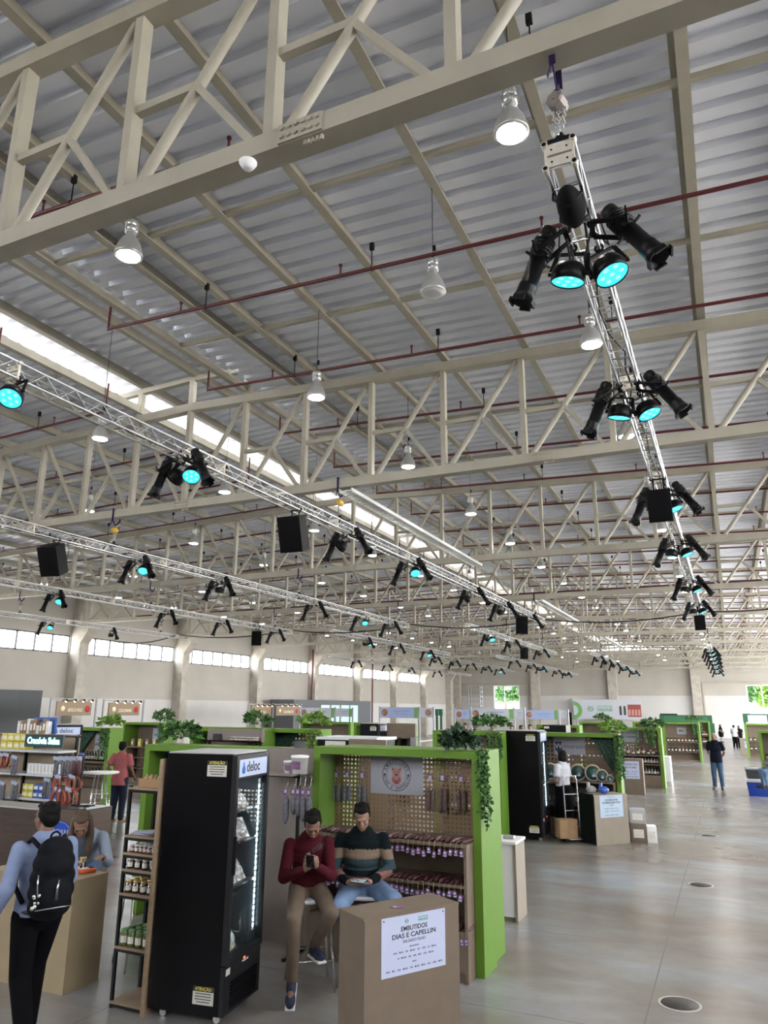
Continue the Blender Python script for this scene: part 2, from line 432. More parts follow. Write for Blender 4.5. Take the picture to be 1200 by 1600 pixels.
# ---- roof trusses
PW = 1.26
def make_truss(y):
    t = thing('roof_truss', 'x', 'roof truss', (XC, y, 6.0))
    NP = 13
    MB().b2((XL+.4, y-.08, 5.94), (XR-.1, y+.08, 6.085)).build('bottom_chord', CREAM, t)
    for sgn in (1, -1):
        xe = XC+sgn*17.0
        MB().bar((XC, y, zc(XC)), (xe, y, zc(xe)), .15, .15).build('top_chord', CREAM, t)
    for k in range(-NP, NP+1):
        x = XC+k*PW
        MB().b2((x-.038, y-.055, 6.08), (x+.038, y+.055, zc(x)-.07)).build('vertical_post', CREAM, t)
    for sgn in (1, -1):
        for k in range(NP):
            xa, xb = XC+sgn*(k*PW+.1), XC+sgn*((k+1)*PW-.07)
            za, zb = 6.08, zc(xb)-.07
            xm, zmid = (xa+xb)/2-sgn*.05, (za+zb)/2-.06
            MB().cyl((xa, y, za), (xb, y, zb), .041, n=10).build('diagonal_brace', CREAM, t)
            MB().bar((xm, y, zmid), (XC+sgn*((k+1)*PW-.12), y, 6.085), .055, .06, (0, 1, 0)).build('sub_brace', CREAM, t)
            MB().bar((xm, y, zmid), (XC+sgn*(k*PW), y, zmid), .06, .065).build('strut', CREAM, t)
    # ridge monitor frame standing on the chord
    MB().bar((-11.1, y, 8.52-.035*2.4), (XC, y, 8.52), .1, .1).build('monitor_rafter', CREAM, t)
    MB().bar((XC, y, 8.52), (-6.2, y, 8.52-.035*2.4), .1, .1).build('monitor_rafter', CREAM, t)
    for x in (-9.91, -8.65, -7.39): MB().b2((x-.05, y-.05, zc(x)), (x+.05, y+.05, 8.5)).build('monitor_post', CREAM, t)
    # bolted splices
    for x in (-2.08, XC, -15.2):
        sp_ = MB().b2((x-.16, y-.096, 5.945), (x+.16, y-.08, 6.08))
        for i in range(6):
            for zz in (5.982, 6.045):
                xx = x-.13+.052*i; sp_.cyl((xx, y-.11, zz), (xx, y-.09, zz), .015, n=6)
        for i in range(5):
            sp_.cyl((x+.02+.03*i, y-.05, 5.905), (x+.02+.03*i, y-.05, 5.945), .013, n=6)
        sp_.build('splice_plate', CREAM, t)
    return t
t0 = make_truss(TY[0])
for i, y in enumerate(TY):
    t = t0 if i == 0 else dup(t0, (XC, y, 6.0))
    t['label'] = 'cream steel roof truss spanning the hall, %s counted from the camera end' % nth(i); t['group'] = 'roof trusses'
# ---- purlins
px_ = [-7.42, -6.38, -5.85, -4.74, -3.6, -2.3, -1.06, .17, 1.42, 2.7, 3.94, 5.2, 6.46, 7.7]
def purlin(x, zz, label, h=.17):
    mb = MB(); mb.b2((x-.02, -8, zz-h/2+.02), (x+.02, YB, zz+h/2-.02)); mb.b2((x-.02, -8, zz-h/2), (x+.08, YB, zz-h/2+.02)); mb.b2((x-.07, -8, zz+h/2-.02), (x+.02, YB, zz+h/2))
    tag(mb.build('roof_purlin', CREAM), label, 'purlin', 'roof purlins')
for i, x in enumerate(px_):
    purlin(x, zc(x)+.2, 'cream purlin under the lamp-side roof slope, %s down from the ridge' % nth(i))
for i, x in enumerate((-9.9, -11.0, -12.2, -13.6, -14.9, -16.1, -17.25, -18.6, -19.9, -21.3, -22.6, -23.9, -25.2)):
    purlin(x, zc(x)+.2, 'cream purlin under the strip-window roof slope, %s down from the ridge' % nth(i))
for i, x in enumerate((-7.35, -8.62, -9.9)):
    purlin(x, 8.64, ('cream purlin along the raised ridge monitor roof, on its lighting-truss side', 'cream purlin along the crest of the raised ridge monitor roof', 'cream purlin along the raised ridge monitor roof, on its bright strip-window side')[i], .2)
# sag bars between the purlins, one run in each bay third
ti = 0
for k in range(10):
    for fr in (.36, .72):
        y = TY[k]+6.75*fr
        for sgn, nm in ((1, 'lamp-side'), (-1, 'strip-window')):
            xa = XC+sgn*1.3; xb = XC+sgn*(16.6)
            mb = MB().bar((xa, y, zc(xa)+.16), (xb, y, zc(xb)+.16), .05, .06)
            tag(mb.build('sag_bar', CREAM), 'cream sag bar between purlins of the %s slope, %s from the camera end' % (nm, nth(ti)), 'sag bar', 'sag bars')
        ti += 1

# ---- sprinkler pipes
def pipe(y, sgn):
    xa = XC+sgn*1.15; xb = XC+sgn*16.6
    zp = lambda x: zc(x)-.2
    t = thing('sprinkler_pipe', 'x', 'sprinkler pipe', (xa, y, zp(xa)))
    MB().cyl((xa, y, zp(xa)), (xb, y, zp(xb)), .024, n=8).build('pipe', REDPIPE, t)
    MB().cyl((xa, y, zp(xa)-.02), (xa, y, zp(xa)+.55), .018, n=8).build('end_riser', REDPIPE, t)
    k = 0; x = xa+sgn*1.3
    while abs(x-XC) < 16.2:
        h = MB().cyl((x, y, zp(x)), (x, y, zp(x)+.14), .012, n=6); h.cyl((x, y, zp(x)+.13), (x, y, zp(x)+.155), .022, n=8)
        h.build('sprinkler_head', REDPIPE, t)
        xx = x+sgn*.42
        q = MB().cyl((xx, y, zp(xx)), (xx, y, zp(xx)+.34), .007, n=6); q.box((xx, y, zp(xx)+.3), (.05, .04, .09)); q.ring((xx, y, zp(xx)), .03, .006, (1, 0, 0), 10, 5)
        q.build('hanger', BLACKMETAL, t)
        x += sgn*2.45; k += 1
    return t
p0 = pipe(4.58, 1); p1 = pipe(4.58, -1)
for i in range(31):
    y = 4.58+2.25*i
    for pp, nm in ((p0, 'lamp-side'), (p1, 'strip-window')):
        q = pp if i == 0 else dup(pp, (pp.location.x, y, pp.location.z))
        q['label'] = 'dark red sprinkler pipe under the %s roof slope, %s from the camera end' % (nm, nth(i)); q['group'] = 'sprinkler pipes'
for i, (y, z) in enumerate(((26.3, 6.5), (27.3, 6.62))):
    tag(MB().cyl((XL+.6, y, z), (XR-.1, y, z), .08, n=10).build('fire_main', REDPIPE), ('thick red fire main crossing the hall above the truss chords, lower of the pair', 'thick red fire main crossing the hall, upper of the pair')[i], 'pipe')

# ---- high bay lamps
LENS_ON = emis('lamp glow', (1, .96, .88), LAMP_GLOW); LENS_OFF = mat('lamp glass unlit', (.55, .55, .55), .3)
REFL = mat('spun reflector', (.55, .55, .54), .3, metal=.6); BALLAST = mat('ballast housing', (.62, .62, .62), .35, metal=.8)
def make_lamp(lit, wire):
    t = thing('high_bay_lamp', 'x', 'lamp', (0, 0, 0)); q = .9
    prof = [(.142, 0), (.146, .012), (.135, .06), (.112, .13), (.075, .19), (.05, .215), (.045, .25)]
    MB().lathe([(a*q, c) for a, c in prof], n=24).build('reflector', REFL, t)
    bz = MB().lathe([(.045*q, .25), (.066*q, .262), (.066*q, .31), (.06*q, .315), (.066*q, .32), (.066*q, .37), (.05*q, .385), (.02*q, .39)], n=16)
    for a in range(8): bz.box((.06*math.cos(a*PI/4), .06*math.sin(a*PI/4), .315), (.01, .01, .11), a*PI/4)
    bz.build('ballast_housing', BALLAST, t)
    MB().lathe([(0, -.012), (.072, -.009), (.124, .004), (.125, .01)], n=24).build('lens', LENS_ON if lit else LENS_OFF, t)
    h = MB().ring((0, 0, .405), .018, .005, (1, 0, 0), 10, 5); h.cyl((0, 0, .42), (0, 0, wire), .004, n=5); h.box((.02, 0, .52), (.025, .02, .06))
    h.build('suspension_wire', BLACKMETAL, t)
    return t
LAMPS = {}
ZL = 6.56
def lamp(x, y, zt, lit, label):
    key = (lit, round(zt, 2))
    if key in LAMPS: o = dup(LAMPS[key], (x, y, ZL))
    else: o = LAMPS[key] = make_lamp(lit, zt-ZL); o.location = (x, y, ZL)
    o['label'] = label; o['group'] = 'high bay lamps'
    return o
COLX = [(-1.02, 'over the aisle', zc(-1.06)+.12), (-4.68, 'right of the ridge', zc(-4.74)+.12), (-8.60, 'below the ridge', 8.55), (-12.2, 'left of the ridge', zc(-12.2)+.12),
        (-17.25, 'halfway to the strip windows', zc(-17.25)+.12), (-21.3, 'close to the strip windows', zc(-21.3)+.12)]
for ci, (x, nm, zt) in enumerate(COLX):
    j = 0
    for k in range(10):
        for dy in (1.1, 4.62):
            if ci == 2 and k == 0 and dy < 2: continue
            lit = not ((ci == 4 and k % 3 == 1) or (ci == 1 and k == 7) or (ci == 0 and k == 1 and dy > 2))
            lamp(x, TY[k]+dy, zt, lit, '%s bell lamp in the row %s, %s from the camera end' % ('lit' if lit else 'unlit', nm, nth(j)))
            j += 1
lamp(-2.3, 6.15, zc(-2.3)+.12, False, 'unlit grey bell lamp hanging between two lit rows under the first roof bay')
tag(MB().lathe([(.0, -.05), (.03, -.05), (.045, -.03), (.06, -.005), (.06, 0)], (-2.5, 3.26, 5.94), n=16).build('smoke_detector', WHITE), 'round white smoke detector under the lower chord of the first roof truss', 'smoke detector')
# ================================================================== stage rigging under the roof
ZT = 5.32; HW = .075
CABLE = mat('black cable', (.015, .015, .017), .5)
STRAP = mat('violet strap', (.022, .012, .055), .8)
HOISTY = mat('hoist yellow', (.55, .34, .03), .45); HOISTG = mat('hoist grey', (.23, .20, .18), .45, metal=.5)
PLATE = mat('cast end plate', (.62, .58, .50), .4, metal=.35, var=.08, vscale=30)
LEDON = emis('led cyan', (.03, .60, .75), .42); LEDCORE = emis('led cyan core', (.2, .95, 1), .5)
LEDOFF = mat('led lens unlit', (.05, .05, .06), .15)
GRILLE = mat('speaker grille', (.004, .004, .005), .8, spec=.1, bump=.3, bscale=400)
SPOTBODY = mat('spotlight black', (.004, .004, .005), .4, spec=.2)
def truss(x, y0, y1, label):
    t = thing('lighting_truss', label, 'lighting truss', (x, y0, ZT))
    for sx in (-1, 1):
        for sz in (-1, 1):
            MB().cyl((x+sx*HW, y0, ZT+sz*HW), (x+sx*HW, y1, ZT+sz*HW), .012, n=8).build('main_tube', ALU, t)
    n = max(2, round((y1-y0)/.17)); d = (y1-y0)/n
    det = 6 if y0 < 20 else 5
    for sx in (-1, 1):
        m = MB(); m.tube([(x+sx*HW, y0+i*d, ZT+(HW if i % 2 else -HW)) for i in range(n+1)], .006, det)
        m.build('side_lacing', ALU, t)
    for sz, nm in ((-1, 'bottom_lacing'), (1, 'top_lacing')):
        m = MB(); pts = []
        for i in range(0, n+1):
            q = [(x-HW, y0+i*d, ZT+sz*HW), (x+HW, y0+i*d, ZT+sz*HW)]
            pts += q if i % 2 else q[::-1]
        m.tube(pts, .006, det); m.build(nm, ALU, t)
    yy = y0
    while yy < y1+.01:
        pl = MB()
        for z in (-.038, .038): pl.box((x, yy, ZT+z), (.135, .016, .062))
        for sx in (-1, 1):
            pl.box((x+sx*.072, yy, ZT), (.012, .02, .15))
            for sz in (-1, 1): pl.cyl((x+sx*HW, yy-.02, ZT+sz*HW), (x+sx*HW, yy+.02, ZT+sz*HW), .018, n=10)
        pl.mat(1)
        for z in (-.038, .038):
            for sx in (-1, 1): pl.cyl((x+sx*.04, yy-.0095, ZT+z), (x+sx*.04, yy-.005, ZT+z), .006, n=8)
        for sx in (-1, 1):
            for sz in (-1, 1): pl.cyl((x+sx*HW, yy-.0215, ZT+sz*HW), (x+sx*HW, yy-.019, ZT+sz*HW), .0125, n=10)
        pl.build('end_plate', [PLATE, BLACK], t)
        yy += (y1-y0)/max(1, round((y1-y0)/3.0))
    # power cable lying along the truss
    pts = []; rnd = random.Random(int(y0*10+x*7)); y = y0+.2
    while y < y1-.2:
        pts.append((x+rnd.uniform(-.05, .05), y, ZT-HW+rnd.uniform(0, .05))); y += .35
    MB().tube(pts, .009, 5).build('power_cable', CABLE, t)
    return t
TRUSSES = {
 'R': (-.515, 3.3, 24.5, 'aisle truss', 'silver square lighting truss over the aisle, seen almost end on, nearest one'),
 'A': (-5.42, 1.0, 24.6, 'ridge truss', 'long silver lighting truss crossing the upper left of the photo below the ridge'),
 'B': (-10.25, 5.0, 24.3, 'second truss', 'silver lighting truss behind the ridge one, second toward the strip windows'),
 'C': (-15.4, 9.0, 24.7, 'third truss', 'silver lighting truss, third of the parallel ones toward the strip windows'),
 'D': (-20.95, 13.0, 24.6, 'window truss', 'silver lighting truss running right in front of the strip windows'),
 'E': (-8.2, 24.9, 40.0, 'middle truss', 'silver lighting truss following the end of the ridge truss mid hall'),
 'H': (-13.7, 24.9, 38.4, 'mid left truss', 'silver lighting truss mid hall, halfway to the strip windows'),
 'F': (-6.35, 40.2, 65.0, 'banner truss', 'far silver lighting truss crowded with spotlights above the large wall banner'),
 'J': (-11.7, 40.8, 66.0, 'far ridge truss', 'far silver lighting truss left of the one above the wall banner'),
 'G': (-15.2, 38.6, 59.0, 'far left truss', 'far silver lighting truss pointing at the tall bright end window'),
 'I': (-21.0, 38.0, 64.5, 'far window truss', 'far silver lighting truss along the last strip windows'),
 'Q': (-.55, 36.8, 70.0, 'far aisle truss', 'far lighting truss over the aisle, bunched with spotlights, seen end on')}
for k, (x, y0, y1, nm, lb) in TRUSSES.items(): truss(x, y0, y1, lb)

def frame_of(d, side):
    d = Vector(d).normalized(); x = Vector(side); x = (x-d*x.dot(d)).normalized(); y = d.cross(x)
    return Matrix((x, y, d)).transposed()
def make_profile(off, d):
    """profile spotlight hanging from a clamp at the origin; off = pivot, d = beam"""
    t = thing('profile_spotlight', 'x', 'spotlight')
    off = Vector(off); side = Vector(d).cross(off).normalized(); M3 = frame_of(d, side)
    X = Matrix.Translation(off) @ M3.to_4x4() @ Matrix.Translation((0, 0, -.2))
    bd = MB(); bd.X = X
    bd.lathe([(0, 0), (.035, .0), (.05, .012), (.052, .05), (.046, .06), (.058, .075), (.062, .16), (.055, .21), (.05, .215)], n=16)
    for k in range(5): bd.lathe([(.06, .085+k*.022), (.066, .09+k*.022), (.066, .098+k*.022), (.06, .103+k*.022)], n=16)
    for a in range(4):
        an = a*PI/2+.6; bd.box((.07*math.cos(an), .07*math.sin(an), .215), (.05, .016, .01), an)
    bd.build('lamp_house', SPOTBODY, t)
    l = MB(); l.X = X
    l.lathe([(.05, .21), (.05, .38), (.056, .385), (.056, .40), (.058, .44), (.072, .50), (.066, .50), (.05, .43), (0, .42)], n=16).build('lens_tube', SPOTBODY, t)
    ac = MB(); ac.X = X
    for a in range(4):
        an = a*PI/2; ac.box((.068*math.cos(an), .068*math.sin(an), .50), (.012, .07, .03), an)
    ac.build('barn_blades', BLACK, t)
    yk = MB(); ce = Vector((0, 0, -.03))
    for sx in (-1, 1):
        yk.bar(off+side*(sx*.078), ce+side*(sx*.06), .012, .03, side); yk.cyl(off+side*(sx*.06), off+side*(sx*.105), .012, n=8)
        yk.bar(off+side*(sx*.09), off+side*(sx*.14)+Vector((0, 0, .03)), .01, .01)
    yk.bar(ce-side*.06, ce+side*.06, .03, .012); yk.cyl(ce, (0, 0, .0), .012, n=8); yk.ring((0, 0, .01), .024, .009, (0, 1, 0), 10, 6)
    yk.build('yoke', BLACKMETAL, t)
    back = X @ Vector((0, 0, 0))
    MB().tube([back, back+Vector((-off.x*.3, .05, .03)), (off.x*.4, .09, -.1), (0, .05, -.01), (0, .02, .02)], .006, 5).build('cable', CABLE, t)
    return t
def make_par(off, d, on):
    t = thing('led_wash_light', 'x', 'stage light')
    off = Vector(off); side = Vector((1, 0, 0)) if abs(Vector(d).normalized().x) < .6 else Vector((0, 1, 0)); M3 = frame_of(d, side); side = M3 @ Vector((1, 0, 0))
    X = Matrix.Translation(off) @ M3.to_4x4() @ Matrix.Translation((0, 0, -.07))
    h_ = MB(); h_.X = X
    h_.lathe([(0, 0), (.05, 0), (.085, .02), (.1, .05), (.105, .09), (.105, .125), (.097, .128), (.097, .118)], n=20).build('housing', SPOTBODY, t)
    f = MB(); f.X = X
    f.lathe([(0, .119), (.097, .119)], n=20)
    f.mat(1)
    for k in range(7):
        a = k*PI/3; r = .06 if k < 6 else 0
        f.lathe([(0, .124), (.013, .122), (.016, .119)], (r*math.cos(a), r*math.sin(a), 0), n=10)
    f.build('led_face', [LEDON, LEDCORE] if on else [LEDOFF, LEDOFF], t)
    yk = MB(); ce = Vector((0, 0, -.03))
    for sx in (-1, 1): yk.bar(off+side*(sx*.112), ce+side*(sx*.09), .01, .028, side); yk.cyl(off+side*(sx*.1), off+side*(sx*.125), .014, n=8)
    yk.bar(ce-side*.09, ce+side*.09, .028, .01); yk.cyl(ce, (0, 0, 0), .011, n=8); yk.ring((0, 0, .01), .024, .009, (0, 1, 0), 10, 6)
    yk.build('yoke', BLACKMETAL, t)
    return t
PROTO = {}
SPEC = {'p': ('P', -HW, 0, (-.17, 0, -.13), (-.40, -.03, -1), 'left profile spotlight'), 'q': ('P', HW, 0, (.19, 0, -.08), (.62, -.12, -1), 'right profile spotlight'),
        'l': ('L', -HW, .2, (-.03, -.02, -.17), (-.2, .12, -1), 'left LED wash light glowing cyan'), 'r': ('L', HW, .26, (.05, -.02, -.16), (.34, -.12, -1), 'right LED wash light glowing cyan'),
        'o': ('O', -HW, .12, (-.08, 0, -.15), (-.9, .15, -.6), 'unlit LED wash light'), 'b': ('L', HW, .16, (-.02, -.03, -.15), (.35, -.55, -.85), 'LED wash light glowing cyan')}
def cluster(key, y, kinds, nm):
    x = TRUSSES[key][0]; z = ZT-HW-.012
    pl = TRUSSES[key][3]
    for k in kinds:
        kd, dx, dy, off, d, lb = SPEC[k]
        if k not in PROTO: o = PROTO[k] = make_profile(off, d) if kd == 'P' else make_par(off, d, kd == 'L')
        else: o = copy_tree(PROTO[k])
        o.location = (x+dx, y+dy, z)
        o['label'] = '%s, %s cluster on the %s' % (lb, nm, pl)
        o['group'] = 'spotlights on the lighting trusses' if kd == 'P' else 'LED lights on the lighting trusses'
CL = {'R': [(3.84, 'plrq'), (6.2, 'plrq'), (9.7, 'plrq'), (12.9, 'plrq'), (17.2, 'plrq'), (21.3, 'plrq')],
 'A': [(3.8, 'pb'), (6.2, 'pboq'), (10.3, 'poq'), (13.0, 'pbq'), (16.9, 'poq'), (19.6, 'plq'), (22.6, 'oq')],
 'B': [(10.7, 'pqb'), (13.3, 'plq'), (17.6, 'pq'), (20.6, 'pb'), (22.8, 'pq')],
 'C': [(13.3, 'pbq'), (17.5, 'pq'), (20.3, 'pq'), (23.6, 'pq')], 'D': [(17.9, 'pb'), (20.8, 'lq')],
 'E': [(27.7, 'pbo'), (31.0, 'poq'), (36.4, 'plq')], 'H': [(27.9, 'lrq'), (31.2, 'pq'), (35.1, 'pbq')],
 'F': [(42.4, 'plq'), (45.5, 'plq'), (48.9, 'plq'), (53.6, 'plrq'), (59.4, 'plrq')], 'J': [(44.5, 'pq'), (48.9, 'plq'), (51.7, 'plrq'), (57.1, 'plq'), (60.8, 'plrq')],
 'G': [(40.2, 'plq'), (43.5, 'poq'), (46.7, 'pq'), (50.2, 'plq'), (53.5, 'pbq')], 'I': [(41.5, 'pq'), (46.2, 'pq'), (50.2, 'lq'), (55.9, 'pq')],
 'Q': [(38.2, 'plrq'), (41.1, 'plrq'), (44.8, 'plrq'), (48.8, 'plrq'), (54.5, 'plrq'), (61.4, 'plrq')]}
for k, l in CL.items():
    for i, (y, kd) in enumerate(l): cluster(k, y, kd, nth(i))
def speaker(x, y, yaw, pitch, label, sc=1.0):
    t = thing('loudspeaker', label, 'loudspeaker', (x, y, ZT-.1), group='loudspeakers on the lighting trusses')
    M = Matrix.Rotation(yaw, 4, 'Z') @ Matrix.Rotation(pitch, 4, 'X')
    b_ = MB(); b_.X = Matrix.Translation((x, y, ZT-.42)) @ M
    w_, d_, h_ = .29*sc, .27*sc, .42*sc
    b_.prism([(-w_/2, -d_/2), (w_/2, -d_/2), (w_*.36, d_/2), (-w_*.36, d_/2)], -h_/2, h_/2)
    b_.build('cabinet', BLACK, t)
    f = MB(); f.X = b_.X; f.rbox((0, -d_/2-.008, 0), (w_*.96, .016, h_*.97), .006)
    f.build('grille', GRILLE, t)
    h = MB()
    for s_ in (-1, 1): h.bar((x+s_*.06, y, ZT-.42+h_/2-.03), (x+s_*.06, y, ZT-.07), .02, .006)
    h.box((x, y, ZT-.08), (.18, .04, .01)); h.ring((x-.075, y, ZT-HW), .02, .007, (0, 1, 0), 8, 5); h.ring((x+.075, y, ZT-HW), .02, .007, (0, 1, 0), 8, 5)
    h.build('bracket', BLACKMETAL, t)
    c = MB().tube([(x, y+.12, ZT-.5), (x+.08, y+.2, ZT-.42), (x+.1, y+.2, ZT-.2), (x+.06, y+.15, ZT-.06)], .006, 5); c.build('cable', CABLE, t)
speaker(-.515, 9.2, R(0), R(14), 'black loudspeaker hanging under the aisle truss before its third light cluster', .95)
speaker(-.515, 22.9, R(0), R(10), 'black loudspeaker at the far end of the aisle truss')
speaker(-5.42, 8.7, R(4), R(18), 'black tilted loudspeaker under the ridge truss, between its second and third clusters', 1.22)
speaker(-5.42, 21.6, R(25), R(12), 'black loudspeaker near the far end of the ridge truss', 1.22)
speaker(-10.25, 8.75, R(14), R(24), 'black tilted loudspeaker under the second truss at the left of the photo', 1.22)
speaker(-15.4, 22.4, R(30), R(12), 'black loudspeaker near the far end of the third truss', 1.22)
speaker(-8.2, 33.0, R(20), R(12), 'black loudspeaker under the middle truss', 1.22)
def hoist(x, y, label, col=HOISTY, zt=6.14):
    t = thing('chain_hoist', label, 'chain hoist', (x, y, ZT+HW), group='chain hoists')
    st = MB()
    zb = 5.79
    for dy in (-.095, .095): st.box((x, y+dy, 6.0), (.035, .006, .24))
    st.box((x, y, 6.09), (.035, .19, .008))
    for dy in (-1, 1): st.bar((x, y+dy*.095, 5.9), (x, y, zb), .035, .006, (1, 0, 0))
    st.bar((x+.0, y-.096, 5.90), (x-.03, y-.10, 5.80), .02, .004, (1, 0, 0))
    st.build('strap', STRAP, t)
    bd = MB().ring((x, y, 5.775), .022, .007, (0, 1, 0), 12, 6)
    bd.lathe([(0, -.055), (.04, -.055), (.05, -.045), (.05, .02), (.042, .03), (.042, .05), (.03, .06), (0, .06)], (x, y, 5.70), (.25, 1, 0), n=8, smooth=False)
    bd.lathe([(0, -.065), (.012, -.065), (.012, -.05)], (x, y, 5.70), (.25, 1, 0), n=8)
    bd.build('hoist_body', col, t)
    ch = MB()
    def chain(a, b_):
        a, b_ = Vector(a), Vector(b_); n = max(2, int((b_-a).length/.022))
        for i in range(n):
            p_ = a.lerp(b_, (i+.5)/n); ch.ring(p_, .010, .0034, (1, 0, 0) if i % 2 else (0, 1, 0), 8, 4)
    chain((x, y, 5.655), (x, y, ZT+HW+.1)); chain((x-.035, y, 5.66), (x-.01, y, 5.53)); chain((x+.035, y, 5.67), (x+.02, y, 5.53)); chain((x-.03, y, 5.55), (x-.04, y, 5.42))
    ch.build('chain', STEEL, t)
    hk = MB().ring((x, y, ZT+HW+.075), .022, .009, (0, 1, 0), 12, 6); hk.box((x, y, ZT+HW+.02), (.12, .1, .05)); hk.ring((x, y, ZT+HW+.06), .035, .012, (1, .4, 0), 10, 6)
    hk.build('hook', BLACKMETAL, t)
hoist(-.515, 3.36, 'grey chain hoist on a violet strap at the near end of the aisle truss', HOISTG)
for k, x in (('A', -5.42), ('B', -10.25), ('C', -15.4), ('D', -20.95), ('R', -.515)):
    for i in (1, 2, 3):
        if k == 'R' and i < 3 or (k == 'D' and i == 1): continue
        y = TY[i]+(.0 if i < 3 else .0)
        hoist(x, y, 'chain hoist lifting the %s from the %s roof truss' % (TRUSSES[k][3], nth(i)), HOISTY if i == 1 else HOISTG)
for k in 'EHFJGIQ':
    x, y0, y1 = TRUSSES[k][:3]
    ii = [i for i, y in enumerate(TY) if y0-.1 <= y <= y1+.1]
    for i in (ii[0], ii[-1]): hoist(x, TY[i], 'dark chain hoist lifting the %s from the %s roof truss' % (TRUSSES[k][3], nth(i)), HOISTG)
t = thing('cable_bag', 'black fabric cable bag slung under the near end of the aisle truss', 'bag', (-.515, 3.55, ZT-HW))
MB().ball((-.515, 3.58, ZT-HW-.05), (.075, .17, .075), n=16, m=10).build('bag', mat('black canvas', (.004, .004, .005), .8), t)
m = MB()
for dy in (-.1, .1): m.tube([(-.515-HW, 3.58+dy, ZT-HW+.01), (-.515-HW-.005, 3.58+dy, ZT-HW-.05), (-.515, 3.58+dy, ZT-HW-.115), (-.515+HW+.005, 3.58+dy, ZT-HW-.05), (-.515+HW, 3.58+dy, ZT-HW+.01)], .007, 6)
m.build('sling', BLACK, t)
for i, (y, sd) in enumerate(((4.05, 1), (6.45, 2), (9.95, 3), (13.1, 4))):
    r_ = random.Random(sd); m = MB()
    for k in range(3):
        a, c = (-.515+r_.choice((-1, 1))*HW, y+r_.uniform(-.3, .1)), (-.515+r_.choice((-1, 1))*HW, y+r_.uniform(.1, .45))
        m.tube([(*a, ZT-HW), (a[0]*.7+c[0]*.3+r_.uniform(-.04, .04), a[1]*.7+c[1]*.3, ZT-HW-r_.uniform(.08, .16)), (a[0]*.3+c[0]*.7, a[1]*.3+c[1]*.7, ZT-HW-r_.uniform(.08, .16)), (*c, ZT-HW)], .007, 6)
    tag(m.build('cable_loop', CABLE), 'looped black cables under the aisle truss at its %s light cluster' % nth(i), 'cable', 'cable loops')
# swagged power cable across the hall and the cable tray below the ridge
pts = []
stops = [(-25.2, 25.2, 5.3), (-21, 24.7, 5.42), (-15.5, 24.8, 5.42), (-10.3, 24.6, 5.42), (-5.5, 24.8, 5.42), (-.5, 24.6, 5.42), (4, 25, 5.9), (8.3, 25, 6.2)]
for a, c in zip(stops, stops[1:]):
    for i in range(8):
        f_ = i/8; pts.append((a[0]+(c[0]-a[0])*f_, a[1]+(c[1]-a[1])*f_, a[2]+(c[2]-a[2])*f_-.42*4*f_*(1-f_)*.5))
pts.append(stops[-1])
tag(MB().tube(pts, .025, 6).build('power_cable', CABLE), 'thick black cable swagged across the hall between the lighting trusses', 'cable')
TRAY = mat('galvanised tray', (.62, .63, .62), .35, metal=.6)
for i, (y0, y1) in enumerate(((9.9, 16.9), (23.4, 30.2), (37.1, 43.8))):
    x = -5.25; z = 5.86
    t = thing('cable_ladder', ('long galvanised cable ladder hanging below the second and third roof trusses', 'galvanised cable ladder in mid hall, behind the nearest one', 'galvanised cable ladder far down the hall near the ridge line')[i], 'cable tray', (x, y0, z))
    for s_ in (-1, 1): MB().b2((x+s_*.11-.01, y0, z-.03), (x+s_*.11+.01, y1, z+.03)).build('side_rail', TRAY, t)
    m = MB(); y = y0
    while y < y1: m.b2((x-.11, y, z-.02), (x+.11, y+.03, z-.005)); y += .12
    m.build('rungs', TRAY, t)
# ================================================================== stands, counters, fridges
WOOD = mat('beige laminate', (.26, .185, .12), .5, var=.12, vscale=2, stretch=(1, 1, 12))
TAUPE = mat('taupe panel', (.20, .17, .155), .6, var=.04)
DARKWOOD = mat('dark brown laminate', (.045, .028, .022), .4, var=.25, vscale=3, stretch=(1, 1, 10))
BROWN = mat('brown laminate', (.10, .065, .045), .5, var=.12, vscale=2, stretch=(1, 1, 10))
GREYSIGN = mat('pale grey sign board', (.36, .36, .42), .6)
LEAF = mat('leaf green', (.05, .14, .03), .5, var=.5, vscale=9)
LEAF2 = mat('leaf light green', (.16, .30, .04), .5, var=.4, vscale=9)
LEAF3 = mat('leaf dark green', (.02, .055, .025), .5, var=.4, vscale=9)
STEM = mat('plant stem', (.12, .10, .04), .7)
LOGOGREEN = mat('logo green', (.06, .30, .13), .6)
PURPLE = mat('purple label', (.19, .085, .19), .5, var=.45, vscale=70)
SALAMI = mat('salami mould skin', (.19, .135, .13), .75, var=.35, vscale=45, bump=.4, bscale=90)
SALAMI_DARK = mat('salami dark red', (.085, .03, .034), .5, var=.35, vscale=50, bump=.3, bscale=90)
SALAMI_GREY = mat('salami grey skin', (.15, .15, .18), .75, var=.35, vscale=45, bump=.4, bscale=90)
SAUSAGE = mat('smoked sausage red', (.26, .06, .035), .4, var=.3, vscale=30)
STRING = mat('jute string', (.45, .33, .18), .9)
REDINK = mat('red print', (.45, .02, .03), .6)
BLUE = mat('blue plastic', (.01, .06, .42), .4)
GLASSCLEAR = glassmat('fridge glass', (.93, .97, .97), .10)
def rotz2(v, a): return Vector((v[0]*math.cos(a)-v[1]*math.sin(a), v[0]*math.sin(a)+v[1]*math.cos(a), v[2] if len(v) > 2 else 0))
def ZX(rz, loc): return Matrix.Translation(loc) @ Matrix.Rotation(rz, 4, 'Z')
def face(loc, rz=0.0, lean=0.0):
    """4x4 of an upright plane at loc whose lettering faces the local -Y"""
    return Matrix.Translation(loc) @ Matrix.Rotation(rz, 4, 'Z') @ Matrix.Rotation(PI/2+lean, 4, 'X')

